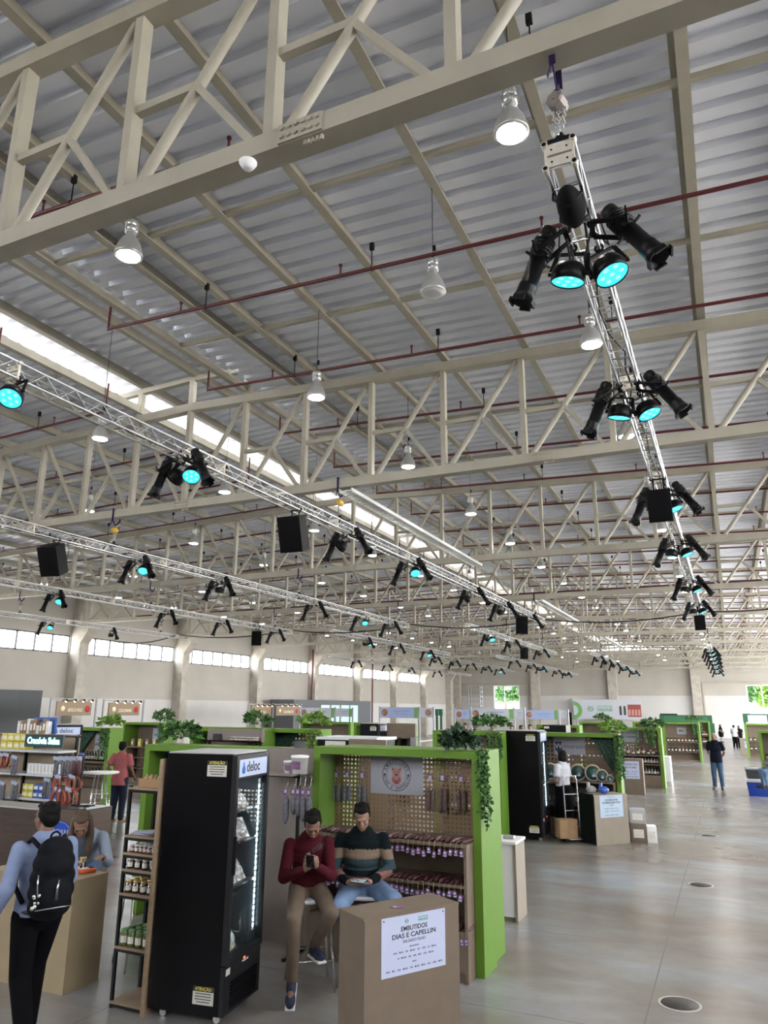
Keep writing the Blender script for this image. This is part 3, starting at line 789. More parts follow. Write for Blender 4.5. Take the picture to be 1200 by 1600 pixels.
def pegboard(mb, x0, x1, z0, z1, y, pitch=.047, hole=.024, th=.006):
    nx = max(1, round((x1-x0)/pitch)); nz = max(1, round((z1-z0)/pitch)); px, pz = (x1-x0)/nx, (z1-z0)/nz; h = hole/2
    for i in range(nx):
        for j in range(nz):
            a, c = x0+i*px, z0+j*pz; cx, cz = a+px/2, c+pz/2
            vs = []
            for yy in (y, y+th):
                vs += [(a, yy, c), (a+px, yy, c), (a+px, yy, c+pz), (a, yy, c+pz), (cx-h, yy, cz-h), (cx+h, yy, cz-h), (cx+h, yy, cz+h), (cx-h, yy, cz+h)]
            fs = []
            for k in range(4):
                n = (k+1) % 4
                fs += [(k, n, 4+n, 4+k), (8+k, 12+k, 12+n, 8+n), (4+k, 4+n, 12+n, 12+k)]
            mb.add(vs, fs, False)
def booth(x0, x1, y, H, depth, label, peg=1, post=.085, back=MDF, group='green framed market booths', board=None):
    t = thing('market_booth', label, 'market booth', ((x0+x1)/2, y, 0), group=group)
    for xa in (x0, x1-post):
        MB().b2((xa, y, 0), (xa+post, y+depth, H)).build('side_panel', GREEN, t)
    MB().b2((x0+post, y, H-.075), (x1-post, y+depth, H)).build('header', GREEN, t)
    m = MB()
    if peg == 1: pegboard(m, x0+post, x1-post, 1.14, H-.08, y+depth-.02); m.b2((x0+post, y+depth-.02, 0), (x1-post, y+depth-.012, 1.135))
    elif peg == 2: pegboard(m, x0+post, x1-post, 1.1, H-.08, y+depth-.02, .09, .04); m.b2((x0+post, y+depth-.02, 0), (x1-post, y+depth-.012, 1.095))
    elif peg == 3: m.b2((x0+post, y+depth-.02, 0), (x1-post, y+depth-.012, H-.08))
    if m.v: m.build('back_panel', back, t)
    return t
def cabinet(x0, x1, y0, y1, H, shelves, label, m=MDF, inner=MDFD, closed=0., toph=.03, nm='shelf_cabinet', div=()):
    t = thing(nm, label, 'shelf cabinet', ((x0+x1)/2, (y0+y1)/2, 0)); w_ = .03
    for xa in (x0, x1-w_): MB().b2((xa, y0, 0), (xa+w_, y1, H-toph)).build('side_panel', m, t)
    MB().b2((x0-.004, y0-.004, H-toph), (x1+.004, y1, H)).build('top', m, t)
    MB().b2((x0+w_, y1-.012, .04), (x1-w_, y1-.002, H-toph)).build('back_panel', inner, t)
    for z in shelves: MB().b2((x0+w_, y0+.01, z-.025), (x1-w_, y1-.014, z)).build('shelf', m, t)
    for x in div: MB().b2((x-.01, y0+.012, closed), (x+.01, y1-.014, H-toph)).build('divider', m, t)
    if closed: MB().b2((x0+w_, y0+.004, .08), (x1-w_, y0+.02, closed-.027)).build('front_panel', m, t)
    MB().b2((x0+w_, y0+.03, 0), (x1-w_, y0+.045, .08)).build('plinth', m, t)
    return t
def counter(cx, cy, w_, d, H, rz, label, m=MDF, top=None, cat='counter', nm='display_counter'):
    """box counter, local front is -Y; top overhangs at the side"""
    t = thing(nm, label, cat, (cx, cy, 0), rz)
    for sx in (-1, 1): MB().b2((sx*(w_/2-.009)-.009, -d/2+.018, 0), (sx*(w_/2-.009)+.009, d/2, H-.018)).build('side_panel', m, t, world=False)
    MB().b2((-w_/2, -d/2, 0), (w_/2, -d/2+.018, H-.018)).build('front_panel', m, t, world=False)
    MB().b2((-w_/2-.012, -d/2-.002, H-.018), (w_/2+.002, d/2+.002, H)).build('top', top or m, t, world=False)
    MB().b2((-w_/2+.018, -d/2+.03, .45), (w_/2-.018, d/2-.01, .468)).build('inner_shelf', m, t, world=False)
    return t
def sign(label, M, w_, h_, base, texts, extra=None, pins=False, nm='sign', th=.004, mats=None, group=None):
    """flat board centred on M; texts = (string, x, y, size, material index, bold, width)"""
    t = thing(nm, label, 'sign', M.translation, group=group)
    b_ = MB(); b_.X = M; b_.box((0, 0, -th/2), (w_, h_, th)); b_.build('board', base, t)
    ml = mats or [INK]
    p_ = MB()
    for tx in texts:
        s_, x, y, sz = tx[:4]; p_.m = tx[4] if len(tx) > 4 else 0
        p_.text(s_, M @ Matrix.Translation((x, y, .0005)), sz, .0008, bold=(tx[5] if len(tx) > 5 else False), width=(tx[6] if len(tx) > 6 else None))
    p_.X = M
    if extra: extra(p_)
    if p_.v: p_.build('print', ml, t)
    if pins:
        q = MB(); q.X = M
        for sx, sy in ((-1, 1), (1, 1)): q.lathe([(.005, 0), (.005, .004), (0, .005)], (sx*(w_/2-.02), sy*(h_/2-.02), 0), n=8)
        q.build('pin', BLACK, t)
    return t
def bird_logo(p_, x, y, s, mi):
    """small round bowl with a bird and sprigs, as outline strokes"""
    p_.m = mi
    pts = [(x+s*.5*math.cos(a), y+s*.5*math.sin(a), .001) for a in [PI+PI*i/10 for i in range(11)]]
    p_.tube(pts, s*.04, 4)
    for dy in (.0, -.16, -.3):
        r = math.sqrt(max(.01, .25-dy*dy))*s*.9
        p_.tube([(x-r, y+dy*s, .001), (x-r*.3, y+dy*s+.05*s, .001), (x+r*.4, y+dy*s-.04*s, .001), (x+r, y+dy*s, .001)], s*.03, 4)
    p_.tube([(x-.5*s, y, .001), (x-.2*s, y+.22*s, .001), (x+.1*s, y+.2*s, .001), (x+.35*s, y+.42*s, .001), (x+.25*s, y+.12*s, .001), (x+.5*s, y, .001)], s*.045, 4)
    p_.tube([(x-.1*s, y+.22*s, .001), (x-.3*s, y+.5*s, .001)], s*.035, 4)
def dots(p_, x0, x1, y, h, mi, seed=0):
    """a row of unreadable partner logos: small bars and blobs"""
    rnd = random.Random(seed); p_.m = mi; x = x0
    while x < x1:
        w_ = rnd.uniform(.012, .04)
        if x+w_ > x1: break
        if rnd.random() < .4: p_.box((x+h*.4, y, .0008), (h*.7, h*.8, .001)); x += h
        for k in range(2): p_.box((x+w_/2, y+(k-.5)*h*.45, .0008), (w_*(1-.2*k), h*.2, .001))
        x += w_+.018
def bush(label, c, r, n, m, nm='potted_plant', cat='plant', leaf=.05, seed=0, trail=None, tm=None, pot=None, group=None):
    """leafy plant: an irregular mass of separate leaf blades on stems, optional trailing vine"""
    rnd = random.Random(seed); c = Vector(c)
    t = thing(nm, label, cat, (c.x, c.y, 0 if nm == 'tree' else c.z-r[2]*.6), group=group)
    st = MB(); lf = MB()
    def blade(p_, d, L, W):
        d = Vector(d).normalized(); u = Vector((rnd.uniform(-1, 1), rnd.uniform(-1, 1), rnd.uniform(.1, 1)))
        s_ = d.cross(u).normalized(); nn = s_.cross(d)
        a = p_; b_ = p_+d*L*.45; e = p_+d*L-nn*L*.12
        lf.add([a, b_+s_*W-nn*W*.2, e, b_-s_*W-nn*W*.2, b_+nn*W*.25], [(0, 1, 4), (1, 2, 4), (2, 3, 4), (3, 0, 4)], False)
    for i in range(n):
        th = rnd.uniform(0, 2*PI); ph = rnd.uniform(-.2, 1)
        v = Vector((math.cos(th)*r[0]*math.sqrt(max(0, 1-ph*ph)), math.sin(th)*r[1]*math.sqrt(max(0, 1-ph*ph)), ph*r[2]))*rnd.uniform(.55, 1)
        q = c+v
        if i % 5 == 0: st.tube([c-Vector((0, 0, r[2]*.4)), c+v*.5, q], .003, 4)
        for k in range(3): blade(q, v+Vector((rnd.uniform(-.5, .5)*r[0], rnd.uniform(-.5, .5)*r[1], rnd.uniform(-.5, .5)*r[2]))*1.3, leaf*rnd.uniform(.7, 1.3), leaf*rnd.uniform(.25, .42))
    ft = MB(); 
    lf.build('foliage', m, t)
    if st.v: st.build('stems', STEM, t)
    if nm == 'tree': MB().tube([(c.x, c.y, -.1), (c.x+.1, c.y, c.z*.6), (c.x, c.y, c.z)], [.22, .17, .1], 10).build('trunk', STEM, t)
    if trail:
        lf = MB(); s2 = MB()
        (tx, ty, tz), L, wd, cnt = trail
        for k in range(cnt):
            x = tx+rnd.uniform(-wd, wd); y = ty+rnd.uniform(-.03, .03); z = tz; pts = [(x, y, z)]
            l_ = L*rnd.uniform(.5, 1)
            while tz-z < l_:
                z -= .03; x += rnd.uniform(-.012, .012); y += rnd.uniform(-.008, .008); pts.append((x, y, z))
                for q in range(3): blade(Vector((x, y, z)), (rnd.uniform(-1, 1), rnd.uniform(-1, 1), rnd.uniform(-1, .2)), leaf*.55, leaf*.22)
            s2.tube(pts, .0025, 4)
        if lf.v: lf.build('trailing_vine', tm or m, t); s2.build('vine_stem', STEM, t)
    if pot:
        MB().lathe([(.0, 0), (pot*.75, 0), (pot, pot*1.4), (pot*.9, pot*1.4), (pot*.85, pot*1.2), (0, pot*1.2)], (c.x, c.y, c.z-r[2]*.6-pot*.6), n=14).build('pot', mat('brown pot', (.12, .07, .05), .7), t)
    return t

# ------------------------------------------------------------------ the sausage maker's booth
BX0, BX1, BY, BH = -4.33, -2.38, 7.53, 2.06
booth(BX0, BX1, BY, BH, .40, 'lime green booth frame with pegboard back behind the two seated men', 1, back=mat('tan pegboard', (.25, .165, .095), .6, var=.06, vscale=6))
booth(BX0+.06, BX1-.04, BY+.44, BH-.01, .42, 'lime green booth frame standing back to back with the sausage booth', 0)
M = face(((P(580, 1179, Y=7.9).x+P(661, 1243, Y=7.9).x)/2, 7.898, 1.765))
PINK = mat('pig pink', (.42, .20, .19), .7, var=.12, vscale=40); PINKD = mat('pig shade pink', (.22, .08, .08), .7)
def pig(p_):
    p_.m = 0
    for r_, w_ in ((.17, .0035), (.118, .002)):
        p_.tube([(r_*math.cos(2*PI*i/40), r_*math.sin(2*PI*i/40), .001) for i in range(41)], w_, 4)
    for sx in (-1, 1): p_.lathe([(.011, 0), (.011, .0015), (0, .0015)], (sx*.145, 0, 0), n=12)
    for s_, a0, sg in (('EMBUTIDOS', PI/2, -1), ('DIAS E CAPPELIN', -PI/2, 1)):
        st = .29 if sg < 0 else .205
        for i, ch in enumerate(s_):
            a = a0+sg*st*(i-(len(s_)-1)/2)
            rot = a-PI/2 if sg < 0 else a+PI/2
            X0 = p_.X; p_.X = None
            p_.text(ch, M @ Matrix.Translation((.144*math.cos(a), .144*math.sin(a), .0006)) @ Matrix.Rotation(rot, 4, 'Z'), .042, .0008, bold=True)
            p_.X = X0
    p_.m = 1
    def el(x, y, a, b_, z=.001, rot=0, n=20):
        pts = []
        for i in range(n):
            u, v = a*math.cos(2*PI*i/n), b_*math.sin(2*PI*i/n)
            pts.append((x+u*math.cos(rot)-v*math.sin(rot), y+u*math.sin(rot)+v*math.cos(rot)))
        p_.prism(pts, 0, z)
    el(0, -.045, .062, .06, .001); el(0, .015, .052, .055, .0014)
    for sx in (-1, 1):
        p_.prism([(sx*.02, .055), (sx*.062, .09), (sx*.055, .03)], 0, .0016)
        el(sx*.028, -.085, .016, .02, .0015)
    p_.m = 2
    el(0, .0, .022, .017, .002); 
    for sx in (-1, 1): p_.prism([(sx*.03, .055), (sx*.055, .078), (sx*.05, .042)], 0, .002); el(sx*.035, -.05, .01, .03, .0018, sx*.3)
    el(0, -.075, .03, .025, .0016)
    p_.m = 0
    for sx in (-1, 1): el(sx*.022, .028, .006, .006, .0022); el(sx*.008, .0, .004, .006, .0024)
sign('pale grey poster with a round pig emblem on the pegboard above the seated men', M, .64, .41, GREYSIGN, [], pig, mats=[INK, PINK, PINKD])
# hanging salami pairs on the pegboard
SALPAIR = []
def tagpair(mb, x, y, z):
    for k, (dx, a) in enumerate(((-.02, .3), (.02, -.25), (.0, .05))):
        mb.m = 0 if k < 2 else 1
        mb.box((x+dx, y-.012-.004*k, z-.012*k), (.035, .002, .05), M=Matrix.Rotation(a, 3, 'Y'))
def salami_pair(x, y, z, L, m, label, seed=0):
    rnd = random.Random(seed)
    t = thing('salami_pair', label, 'salami', (x, y, z), group='salamis hanging on the pegboard')
    for sx in (-1, 1):
        b_ = MB(); r = .026; q = x+sx*.03
        b_.lathe([(.004, 0), (.012, -.012), (r*.85, -.035), (r, -.09), (r*.97, -.5*L), (r, -L+.08), (r*.8, -L+.025), (.008, -L)], (q, y-.03, z-.13), n=12)
        b_.build('salami', m, t)
    s_ = MB()
    for sx in (-1, 1): s_.tube([(x, y-.012, z+.05), (x+sx*.012, y-.02, z-.04), (x+sx*.03, y-.03, z-.135)], .0025, 5)
    s_.cyl((x, y-.02, z+.05), (x, y+.012, z+.055), .003, n=6)
    s_.build('string', STRING, t)
    g_ = MB(); tagpair(g_, x, y-.015, z-.005); g_.build('paper_tag', [PURPLE, PAPER], t)
for i, (px, py, L, w_) in enumerate(((527, 1206, .19, 'left of the pig poster, outermost'), (544, 1206, .19, 'left of the pig poster, middle'), (567, 1207, .19, 'left of the pig poster, beside it'),
                                     (673, 1211, .24, 'right of the pig poster, beside it'), (692, 1211, .25, 'right of the pig poster, middle'), (721, 1213, .24, 'right of the pig poster, outermost'))):
    q = P(px, py, Y=7.9); salami_pair(q.x, 7.91, q.z, L, SALAMI_GREY if i < 3 else SALAMI, 'pair of salamis hanging on the pegboard '+w_, i)
# cabinet with rows of tagged salamis
cabinet(-4.235, -2.47, 7.32, 7.86, 1.2, (.83, .43), 'raw board shelf cabinet full of tagged salamis inside the sausage booth', closed=.43)
def salami_stick(x, y, z, label, grp, m, seed, L=.22, hang=True):
    rnd = random.Random(seed); r = .02*rnd.uniform(.85, 1.15)
    t = thing('salami', label, 'salami', (x, y, z), group=grp)
    b_ = MB(); dy = rnd.uniform(-.02, .02)
    b_.lathe([(.004, -.012), (.008, 0), (r*.8, .012), (r, .04), (r, L-.04), (r*.8, L-.012), (.006, L)], (x, y+dy, z+r), (rnd.uniform(-.25, .25), 1, 0), n=10)
    b_.build('casing', m, t)
    dz = rnd.uniform(.035, .075)
    s_ = MB().tube([(x, y+dy-.008, z+r), (x+.004, y-.045, z+r-.005), (x+rnd.uniform(-.01, .01), y-.05, z-dz)], .002, 4); s_.build('string', STRING, t)
    g_ = MB(); g_.box((x, y-.054, z-dz-.028), (.042, .002, .06), M=Matrix.Rotation(rnd.uniform(-.5, .5), 3, 'Y') @ Matrix.Rotation(rnd.uniform(-.4, .4), 3, 'Z'))
    g_.mat(1); g_.lathe([(0, .002), (.013, .002)], (x, y-.056, z-dz-.02), (0, -1, 0), n=8); g_.box((x, y-.0562, z-dz-.048), (.034, .001, .01))
    g_.build('label_tag', [PURPLE, PAPER], t)
for i in range(30):
    x = -4.15+i*.0565
    salami_stick(x, 7.345, 1.2, 'dark salami with a purple tag lying on top of the sausage cabinet', 'tagged salamis on the cabinet top', SALAMI_DARK if i % 3 else SALAMI, i)
for i in range(30):
    x = -4.14+i*.0555
    salami_stick(x, 7.345, .83, 'dark salami with a purple tag on the middle cabinet shelf', 'tagged salamis on the middle shelf', SALAMI_DARK, 100+i)
for i in range(5):
    salami_stick(-2.66+i*.045, 7.345, .43, 'tagged salami on the lowest cabinet shelf behind the counter', 'tagged salamis on the lowest shelf', SALAMI_DARK, 200+i)
bush('dark drooping plant with trailing vine on the right corner of the sausage booth', (-2.62, 7.62, 2.14), (.17, .14, .11), 60, LEAF3, leaf=.11, seed=3,
     trail=((-2.355, 7.56, 2.1), .75, .03, 9), tm=LEAF)
# ------------------------------------------------------------------ counter with the exhibitor's sign
A_, B_ = Vector((-2.58, 5.31, 0)), Vector((-2.12, 6.06, 0))
dirf = (B_-A_).normalized(); rzc = math.atan2(dirf.y, dirf.x); nrm = Vector((dirf.y, -dirf.x, 0))
cw, cd = (B_-A_).length, .36
cc = (A_+B_)/2-nrm*cd/2
counter(cc.x, cc.y, cw, cd, 1.0, rzc, 'raw fibreboard counter carrying the EMBUTIDOS DIAS E CAPELLIN sign')
def onplane(x, y, p0, n):
    d = CR*((x-600)/FPX)+CU*(-(y-800)/FPX)-CB; o = Vector((0, 0, CAMH)); return o+d*((Vector(p0)-o).dot(n)/d.dot(n))
p1, p2, p3, p4 = [onplane(*q, A_, nrm) for q in ((595.7, 1436), (694.5, 1418.5), (695.7, 1508.5), (595, 1529.5))]
sc_ = (p1+p2+p3+p4)/4+nrm*.005; sw = ((p2-p1).length+(p3-p4).length)/2; sh = ((p1-p4).length+(p2-p3).length)/2
M = face(sc_, rzc)
def cs_extra(p_):
    bird_logo(p_, -.07*sw/.6, sh*.40, sh*.085, 1)
    for j, (a, b_, y) in enumerate(((-.2, .22, -.12), (-.16, .18, -.215), (-.27, .27, -.405))): dots(p_, a*sw/.62, b_*sw/.62, y*sh, sh*.035, 0, j)
sign('white printed sign EMBUTIDOS DIAS E CAPELLIN pinned to the front counter', M, sw, sh, PAPER,
     [('FEIRA SABORES DO', .085*sw/.6, .425*sh, sh*.028, 1), ('PARANÁ', .085*sw/.6, .375*sh, sh*.06, 1, True), ('EMBUTIDOS', 0, .265*sh, sh*.115, 0, True), ('DIAS E CAPELLIN', 0, .15*sh, sh*.115, 0, True, sw*.68),
      ('SALGADO FILHO', 0, .05*sh, sh*.07, 0), ('REALIZADORES', 0, -.045*sh, sh*.032, 0), ('APOIO', 0, -.31*sh, sh*.032, 0)], cs_extra, True, mats=[INK, LOGOGREEN])
q = P(620, 1417, Z=1.002)
lf = MB(); lf.X = ZX(.3, (q.x, q.y, 1.0)); lf.prism([(-.05, -.03), (.03, -.04), (.06, -.01), (.055, .025), (-.02, .03)], .0, .004); lf.mat(1).prism([(-.03, -.02), (0, -.022), (0, .01), (-.03, .01)], .0041, .0047)
tag(lf.build('leaflet', [PURPLE, PAPER]), 'small purple leaflet lying on the front counter top', 'leaflet')

# ------------------------------------------------------------------ rack with tubs and hanging sausages, left of the booth
RX0, RX1, RY = -4.98, -4.37, 7.30
t = thing('panel_wall', 'plain taupe partition panel between the two green booths', 'partition', (-4.7, 7.62, 0))
MB().b2((-5.0, 7.62, 0), (-4.36, 7.66, 2.03)).build('panel', TAUPE, t); MB().b2((-5.0, 7.66, 0), (-4.36, 7.9, .06)).build('foot', TAUPE, t)
t = thing('garment_rack', 'black metal rack with a tub shelf and hanging sausages beside the booth', 'rack', (RX0, RY, 0))
for x in (RX0, RX1):
    MB().b2((x-.015, RY-.015, 0), (x+.015, RY+.015, 1.84)).build('upright', BLACKMETAL, t)
    MB().b2((x-.015, RY-.2, 0), (x+.015, RY+.25, .03)).build('foot', BLACKMETAL, t)
MB().b2((RX0, RY-.012, 1.74), (RX1, RY+.012, 1.76)).build('rail', BLACKMETAL, t)
MB().b2((RX0, RY-.16, 1.765), (RX1, RY+.2, 1.785)).build('tub_shelf', TAUPE, t)
def tub(px, py, r, h, label):
    q = P(px, py, Y=RY); t = thing('plastic_tub', label, 'tub', (q.x, RY, 1.785))
    MB().lathe([(0, 0), (r*.86, 0), (r*.97, h*.9), (r, h*.9), (r, h*.93), (0, h*.93)], (q.x, RY, 1.785), n=24).build('bucket', WHITE, t)
    MB().lathe([(r*.98, h*.86), (r*1.04, h*.87), (r*1.04, h), (r*.9, h*1.01), (0, h*1.0)], (q.x, RY, 1.785), n=24).build('lid', WHITE, t)
    l = MB()
    n = 8
    vs = []; 
    for i in range(n+1):
        a = -PI/2-.6+1.2*i/n
        for z in (.25, .68): rr = r*(.865+.11*z)+.002; vs.append((q.x+rr*math.cos(a), RY+rr*math.sin(a), 1.785+h*z))
    l.add(vs, [(2*i, 2*i+2, 2*i+3, 2*i+1) for i in range(n)], True); l.build('label_sticker', PURPLE, t)
tub(468, 1210, .095, .19, 'large white lidded tub with purple label on the rack shelf'); tub(452, 1210, .065, .13, 'small white lidded tub with purple label beside the large one')
for i, px in enumerate((447, 459, 466, 474, 483)):
    x = P(px, 1240, Y=RY-.03).x; L = (.3, .2, .22, .26, .25)[i]
    t = thing('hanging_salami', 'grey salami on a hook under the tub shelf, %s from the fridge' % nth(i), 'salami', (x, RY, 1.74), group='salamis hanging on the rack')
    h = MB().tube([(x, RY-.016, 1.75), (x, RY+.0, 1.772), (x, RY+.02, 1.752), (x+.004, RY-.005, 1.70), (x+.012, RY-.02, 1.67), (x, RY-.025, 1.655)], .0028, 6); h.build('hook', CHROME, t)
    b_ = MB().lathe([(.004, 0), (.014, -.015), (.034, -.06), (.037, -L*.6), (.03, -L+.04), (.008, -L)], (x, RY-.025, 1.565), n=12); b_.build('casing', SALAMI_GREY, t)
    s_ = MB().tube([(x, RY-.025, 1.66), (x+.003, RY-.028, 1.6), (x, RY-.025, 1.56)], .0025, 4); s_.build('string', STRING, t)
    g_ = MB().box((x+.01, RY-.065, 1.60), (.055, .003, .075), M=Matrix.Rotation(.2-.1*i, 3, 'Y')); g_.mat(1).box((x+.012, RY-.0675, 1.605), (.028, .002, .034)); g_.build('label_tag', [PURPLE, PAPER], t)

# ------------------------------------------------------------------ glass door fridges
FBLACK = mat('fridge black enamel', (.003, .003, .004), .3, spec=.12); FTRIM = mat('fridge trim', (.009, .01, .012), .4, spec=.3); FIN = mat('fridge interior', (.05, .06, .075), .45)
LEDSTRIP = emis('led strip', (.75, .95, 1.0), 6.0); HEADER = emis('lit fridge header', (.62, .72, 1.0), .16); STICK = mat('warning sticker', (.55, .55, .5), .5); YEL = mat('sticker yellow', (.75, .65, .05), .5)
LOGOBLUE = mat('logo blue', (.03, .16, .5), .5); WIRE = mat('chromed wire', (.6, .6, .62), .25, metal=1)
def fridge(loc, rz, w_, d, H, label, name_board=True, lit=True, dots_=True):
    """local frame: the black side faces -Y, the glass door faces +X; w_ along X (depth of the fridge), d along Y (width)"""
    t = thing('display_fridge', label, 'fridge', loc, rz)
    hx, hy = w_/2, d/2; z0 = .07; zd = .44     # door starts above the motor box
    B = lambda nm, mb, m, par=t: mb.build(nm, m, par, world=False)
    c = MB(); th = .035
    for sy in (-1, 1): c.b2((-hx, sy*hy-(th if sy > 0 else 0), z0), (hx-.05, sy*hy+(th if sy < 0 else 0), H))
    c.b2((-hx, -hy+th, z0), (-hx+th, hy-th, H)); c.b2((-hx+th, -hy+th, H-.05), (hx-.05, hy-th, H)); c.b2((-hx+th, -hy+th, z0), (hx-.05, hy-th, zd-.02))
    B('cabinet_body', c, FBLACK)
    il = MB(); il.b2((-hx+th+.001, -hy+th+.001, zd), (-hx+th+.012, hy-th-.001, H-.051)); il.b2((-hx+th+.012, -hy+th+.001, zd), (hx-.055, -hy+th+.01, H-.051)); il.b2((-hx+th+.012, hy-th-.01, zd), (hx-.055, hy-th-.001, H-.051)); il.b2((-hx+th+.012, -hy+th+.01, zd-.019), (hx-.055, hy-th-.01, zd-.005))
    B('inner_lining', il, FIN)
    tp = MB().rbox((-.01, 0, H+.006), (w_-.04, d-.01, .014), .005); B('top_cover', tp, mat('grey lid', (.4, .4, .42), .5))
    dr = MB(); x0, x1 = hx-.048, hx; fr = .045; zt = H-.01; zh = H-.2
    dr.b2((x0, -hy, zd), (x1, -hy+fr, zt)); dr.b2((x0, hy-fr, zd), (x1, hy, zt)); dr.b2((x0, -hy+fr, zd), (x1, hy-fr, zd+.05)); dr.b2((x0, -hy+fr, zt-.035), (x1, hy-fr, zt)); dr.b2((x0, -hy+fr, zh-.008), (x1, hy-fr, zh+.008))
    door = B('door', dr, FTRIM)
    gl = MB().b2((x0+.018, -hy+fr, zd+.05), (x0+.024, hy-fr, zh-.008)); g = gl.build('glass', GLASSCLEAR, door, world=False)
    hb = MB().b2((x0+.01, -hy+fr, zh+.008), (x1-.006, hy-fr, zt-.035)); hb.build('header_panel', HEADER if lit else GREYSIGN, door, world=False)
    if name_board:
        n = MB(); Mx = Matrix.Translation((x1-.0055, 0, (zh+zt)/2-.012)) @ Matrix.Rotation(PI/2, 4, 'Z') @ Matrix.Rotation(PI/2, 4, 'X')
        n.text('deloc', Mx @ Matrix.Translation((.0, -.0, 0)), .125, .001, bold=True, width=.26)
        n.mat(1); n.X = Mx; n.lathe([(.03, 0), (.03, .002), (0, .002)], (-.19, -.02, 0), n=16); n.prism([(-.217, -.008), (-.163, -.008), (-.19, .055)], 0, .002)
        n.build('name_print', [INK, LOGOBLUE], door, world=False)
    hd = MB().b2((x1, -hy+.008, 1.12), (x1+.022, -hy+.03, 1.42)); hd.build('handle', BLACK, door, world=False)
    kick = MB().b2((hx-.05, -hy, z0), (hx-.012, hy, zd-.012)); kk = B('motor_panel', kick, FTRIM)
    lv = MB()
    for k in range(8): lv.box((hx-.008, .02, .105+k*.026), (.012, d*.72, .012), M=Matrix.Rotation(.5, 3, 'Y'))
    lv.build('louvres', BLACK, kk, world=False)
    bd = MB().b2((hx-.011, -.02, .385), (hx-.009, .09, .40)); bd.mat(1).b2((hx-.0115, .0, .405), (hx-.009, .03, .42)); bd.build('badge', [mat('badge grey', (.4, .4, .42), .4), emis('red display', (1, .12, .05), .7)], kk, world=False)
    st = MB().b2((hx-.0115, -hy+.02, .36), (hx-.009, -hy+.09, .41)); st.build('rating_plate', STICK, kk, world=False)
    for zc_ in (H-.13, .2):
        s = MB().b2((hx-.29, -hy-.002, zc_-.055), (hx-.10, -hy, zc_+.075)); s.mat(1).b2((hx-.29, -hy-.003, zc_+.04), (hx-.10, -hy-.002, zc_+.075))
        s.mat(2).text('ATENÇÃO', face((hx-.195, -hy-.0032, zc_+.058)), .032, .0005, bold=True)
        s.mat(1)
        for k in range(4): s.b2((hx-.27+.015*(k == 3), -hy-.0028, zc_+.022-k*.02), (hx-.12-.015*(k == 3), -hy-.002, zc_+.028-k*.02))
        B('warning_sticker', s, [STICK, INK, YEL])
    zs = [.62, .98, 1.30, 1.60] if H > 1.9 else [.7, 1.1]
    zs = [zd+.02, .985, 1.335, 1.60]
    for z in zs:
        s = MB()
        n = 16
        for k in range(n+1):
            y = -hy+th+.03+(d-2*th-.06)*k/n; s.cyl((-hx+.06, y, z), (hx-.075, y, z), .0025, n=5)
        for x in (-hx+.06, hx-.075): s.cyl((x, -hy+th+.012, z), (x, hy-th-.012, z), .004, n=6)
        s.b2((hx-.078, -hy+th+.012, z-.012), (hx-.072, hy-th-.012, z+.012))
        B('wire_shelf', s, WIRE)
    ls = MB()
    if lit:
        for k in range(26):
            z = .60+k*.047; ls.box((hx-.063, hy-.075, z), (.008, .014, .024 if dots_ else .03))
        B('led_strip', ls, LEDSTRIP)
        pr = MB().b2((hx-.066, hy-.09, .56), (hx-.062, hy-.06, 1.84)); B('led_profile', pr, WHITE)
    cs = MB()
    for sx in (-1, 1):
        for sy in (-1, 1):
            cx, cy = sx*(hx-.1), sy*(hy-.08)
            w2 = MB().cyl((cx, cy-.014, .03), (cx, cy+.014, .03), .03, n=14); w2.b2((cx-.008, cy-.02, .03), (cx+.008, cy-.016, .072)); w2.b2((cx-.008, cy+.016, .03), (cx+.008, cy+.02, .072))
            B('caster', w2, STEEL)
    return t, zs
FRX = Vector((-3.955+.0, 5.555, 0)); frz = R(8.0); FW, FD, FH = .70, .655, 2.085
fc = FRX+rotz2((-FW/2, FD/2, 0), frz); fc.z = 0
_, fzs = fridge(fc, frz, FW, FD, FH, 'tall black glass-door fridge standing beside the seated boy')
PACK = mat('vacuum pack', (.52, .40, .38), .18, var=.6, vscale=28, coat=.6); PACK2 = mat('pale cheese pack', (.62, .56, .48), .2, var=.3, vscale=20, coat=.6); PACKLBL = mat('pack label', (.7, .68, .72), .4, var=.25, vscale=50)
def pack(loc, rz, tilt, m, label, grp, w_=.14, h_=.19, th=.06):
    t = thing('vacuum_pack', label, 'food pack', loc, group=grp)
    X = ZX(rz, loc) @ Matrix.Rotation(tilt, 4, 'Y'); b_ = MB(); b_.X = X
    b_.ball((0, 0, h_*.45), (th*.55, w_*.5, h_*.45), n=12, m=8)
    b_.rbox((0, 0, h_*.5), (.006, w_*1.12, h_), .002, seg=1)
    b_.build('pouch', m, t)
    l = MB(); l.X = X; l.lathe([(0, .002), (w_*.26, 0), (w_*.26, -.01)], (th*.5, 0, h_*.45), (1, 0, 0), n=12); l.build('label', PACKLBL, t)
nm_s = ('bottom', 'lower', 'middle', 'top')
for si, z in enumerate(fzs):
    for k in range(4 if si else 3):
        for dpt in range(2):
            y = -FD/2+.145+k*.105; x = FW/2-.13-dpt*.13
            w = rotz2((x, y, 0), frz)
            rnd = random.Random(si*20+k*3+dpt)
            pack((fc.x+w.x, fc.y+w.y, z+.004), frz+rnd.uniform(-.25, .25), -.5+rnd.uniform(-.2, .15), PACK2 if (si == 0 and k > 1) else PACK,
                 'shiny vacuum pack of cured meat on the %s shelf of the near black fridge' % nm_s[si], 'packs on the %s fridge shelf' % nm_s[si])

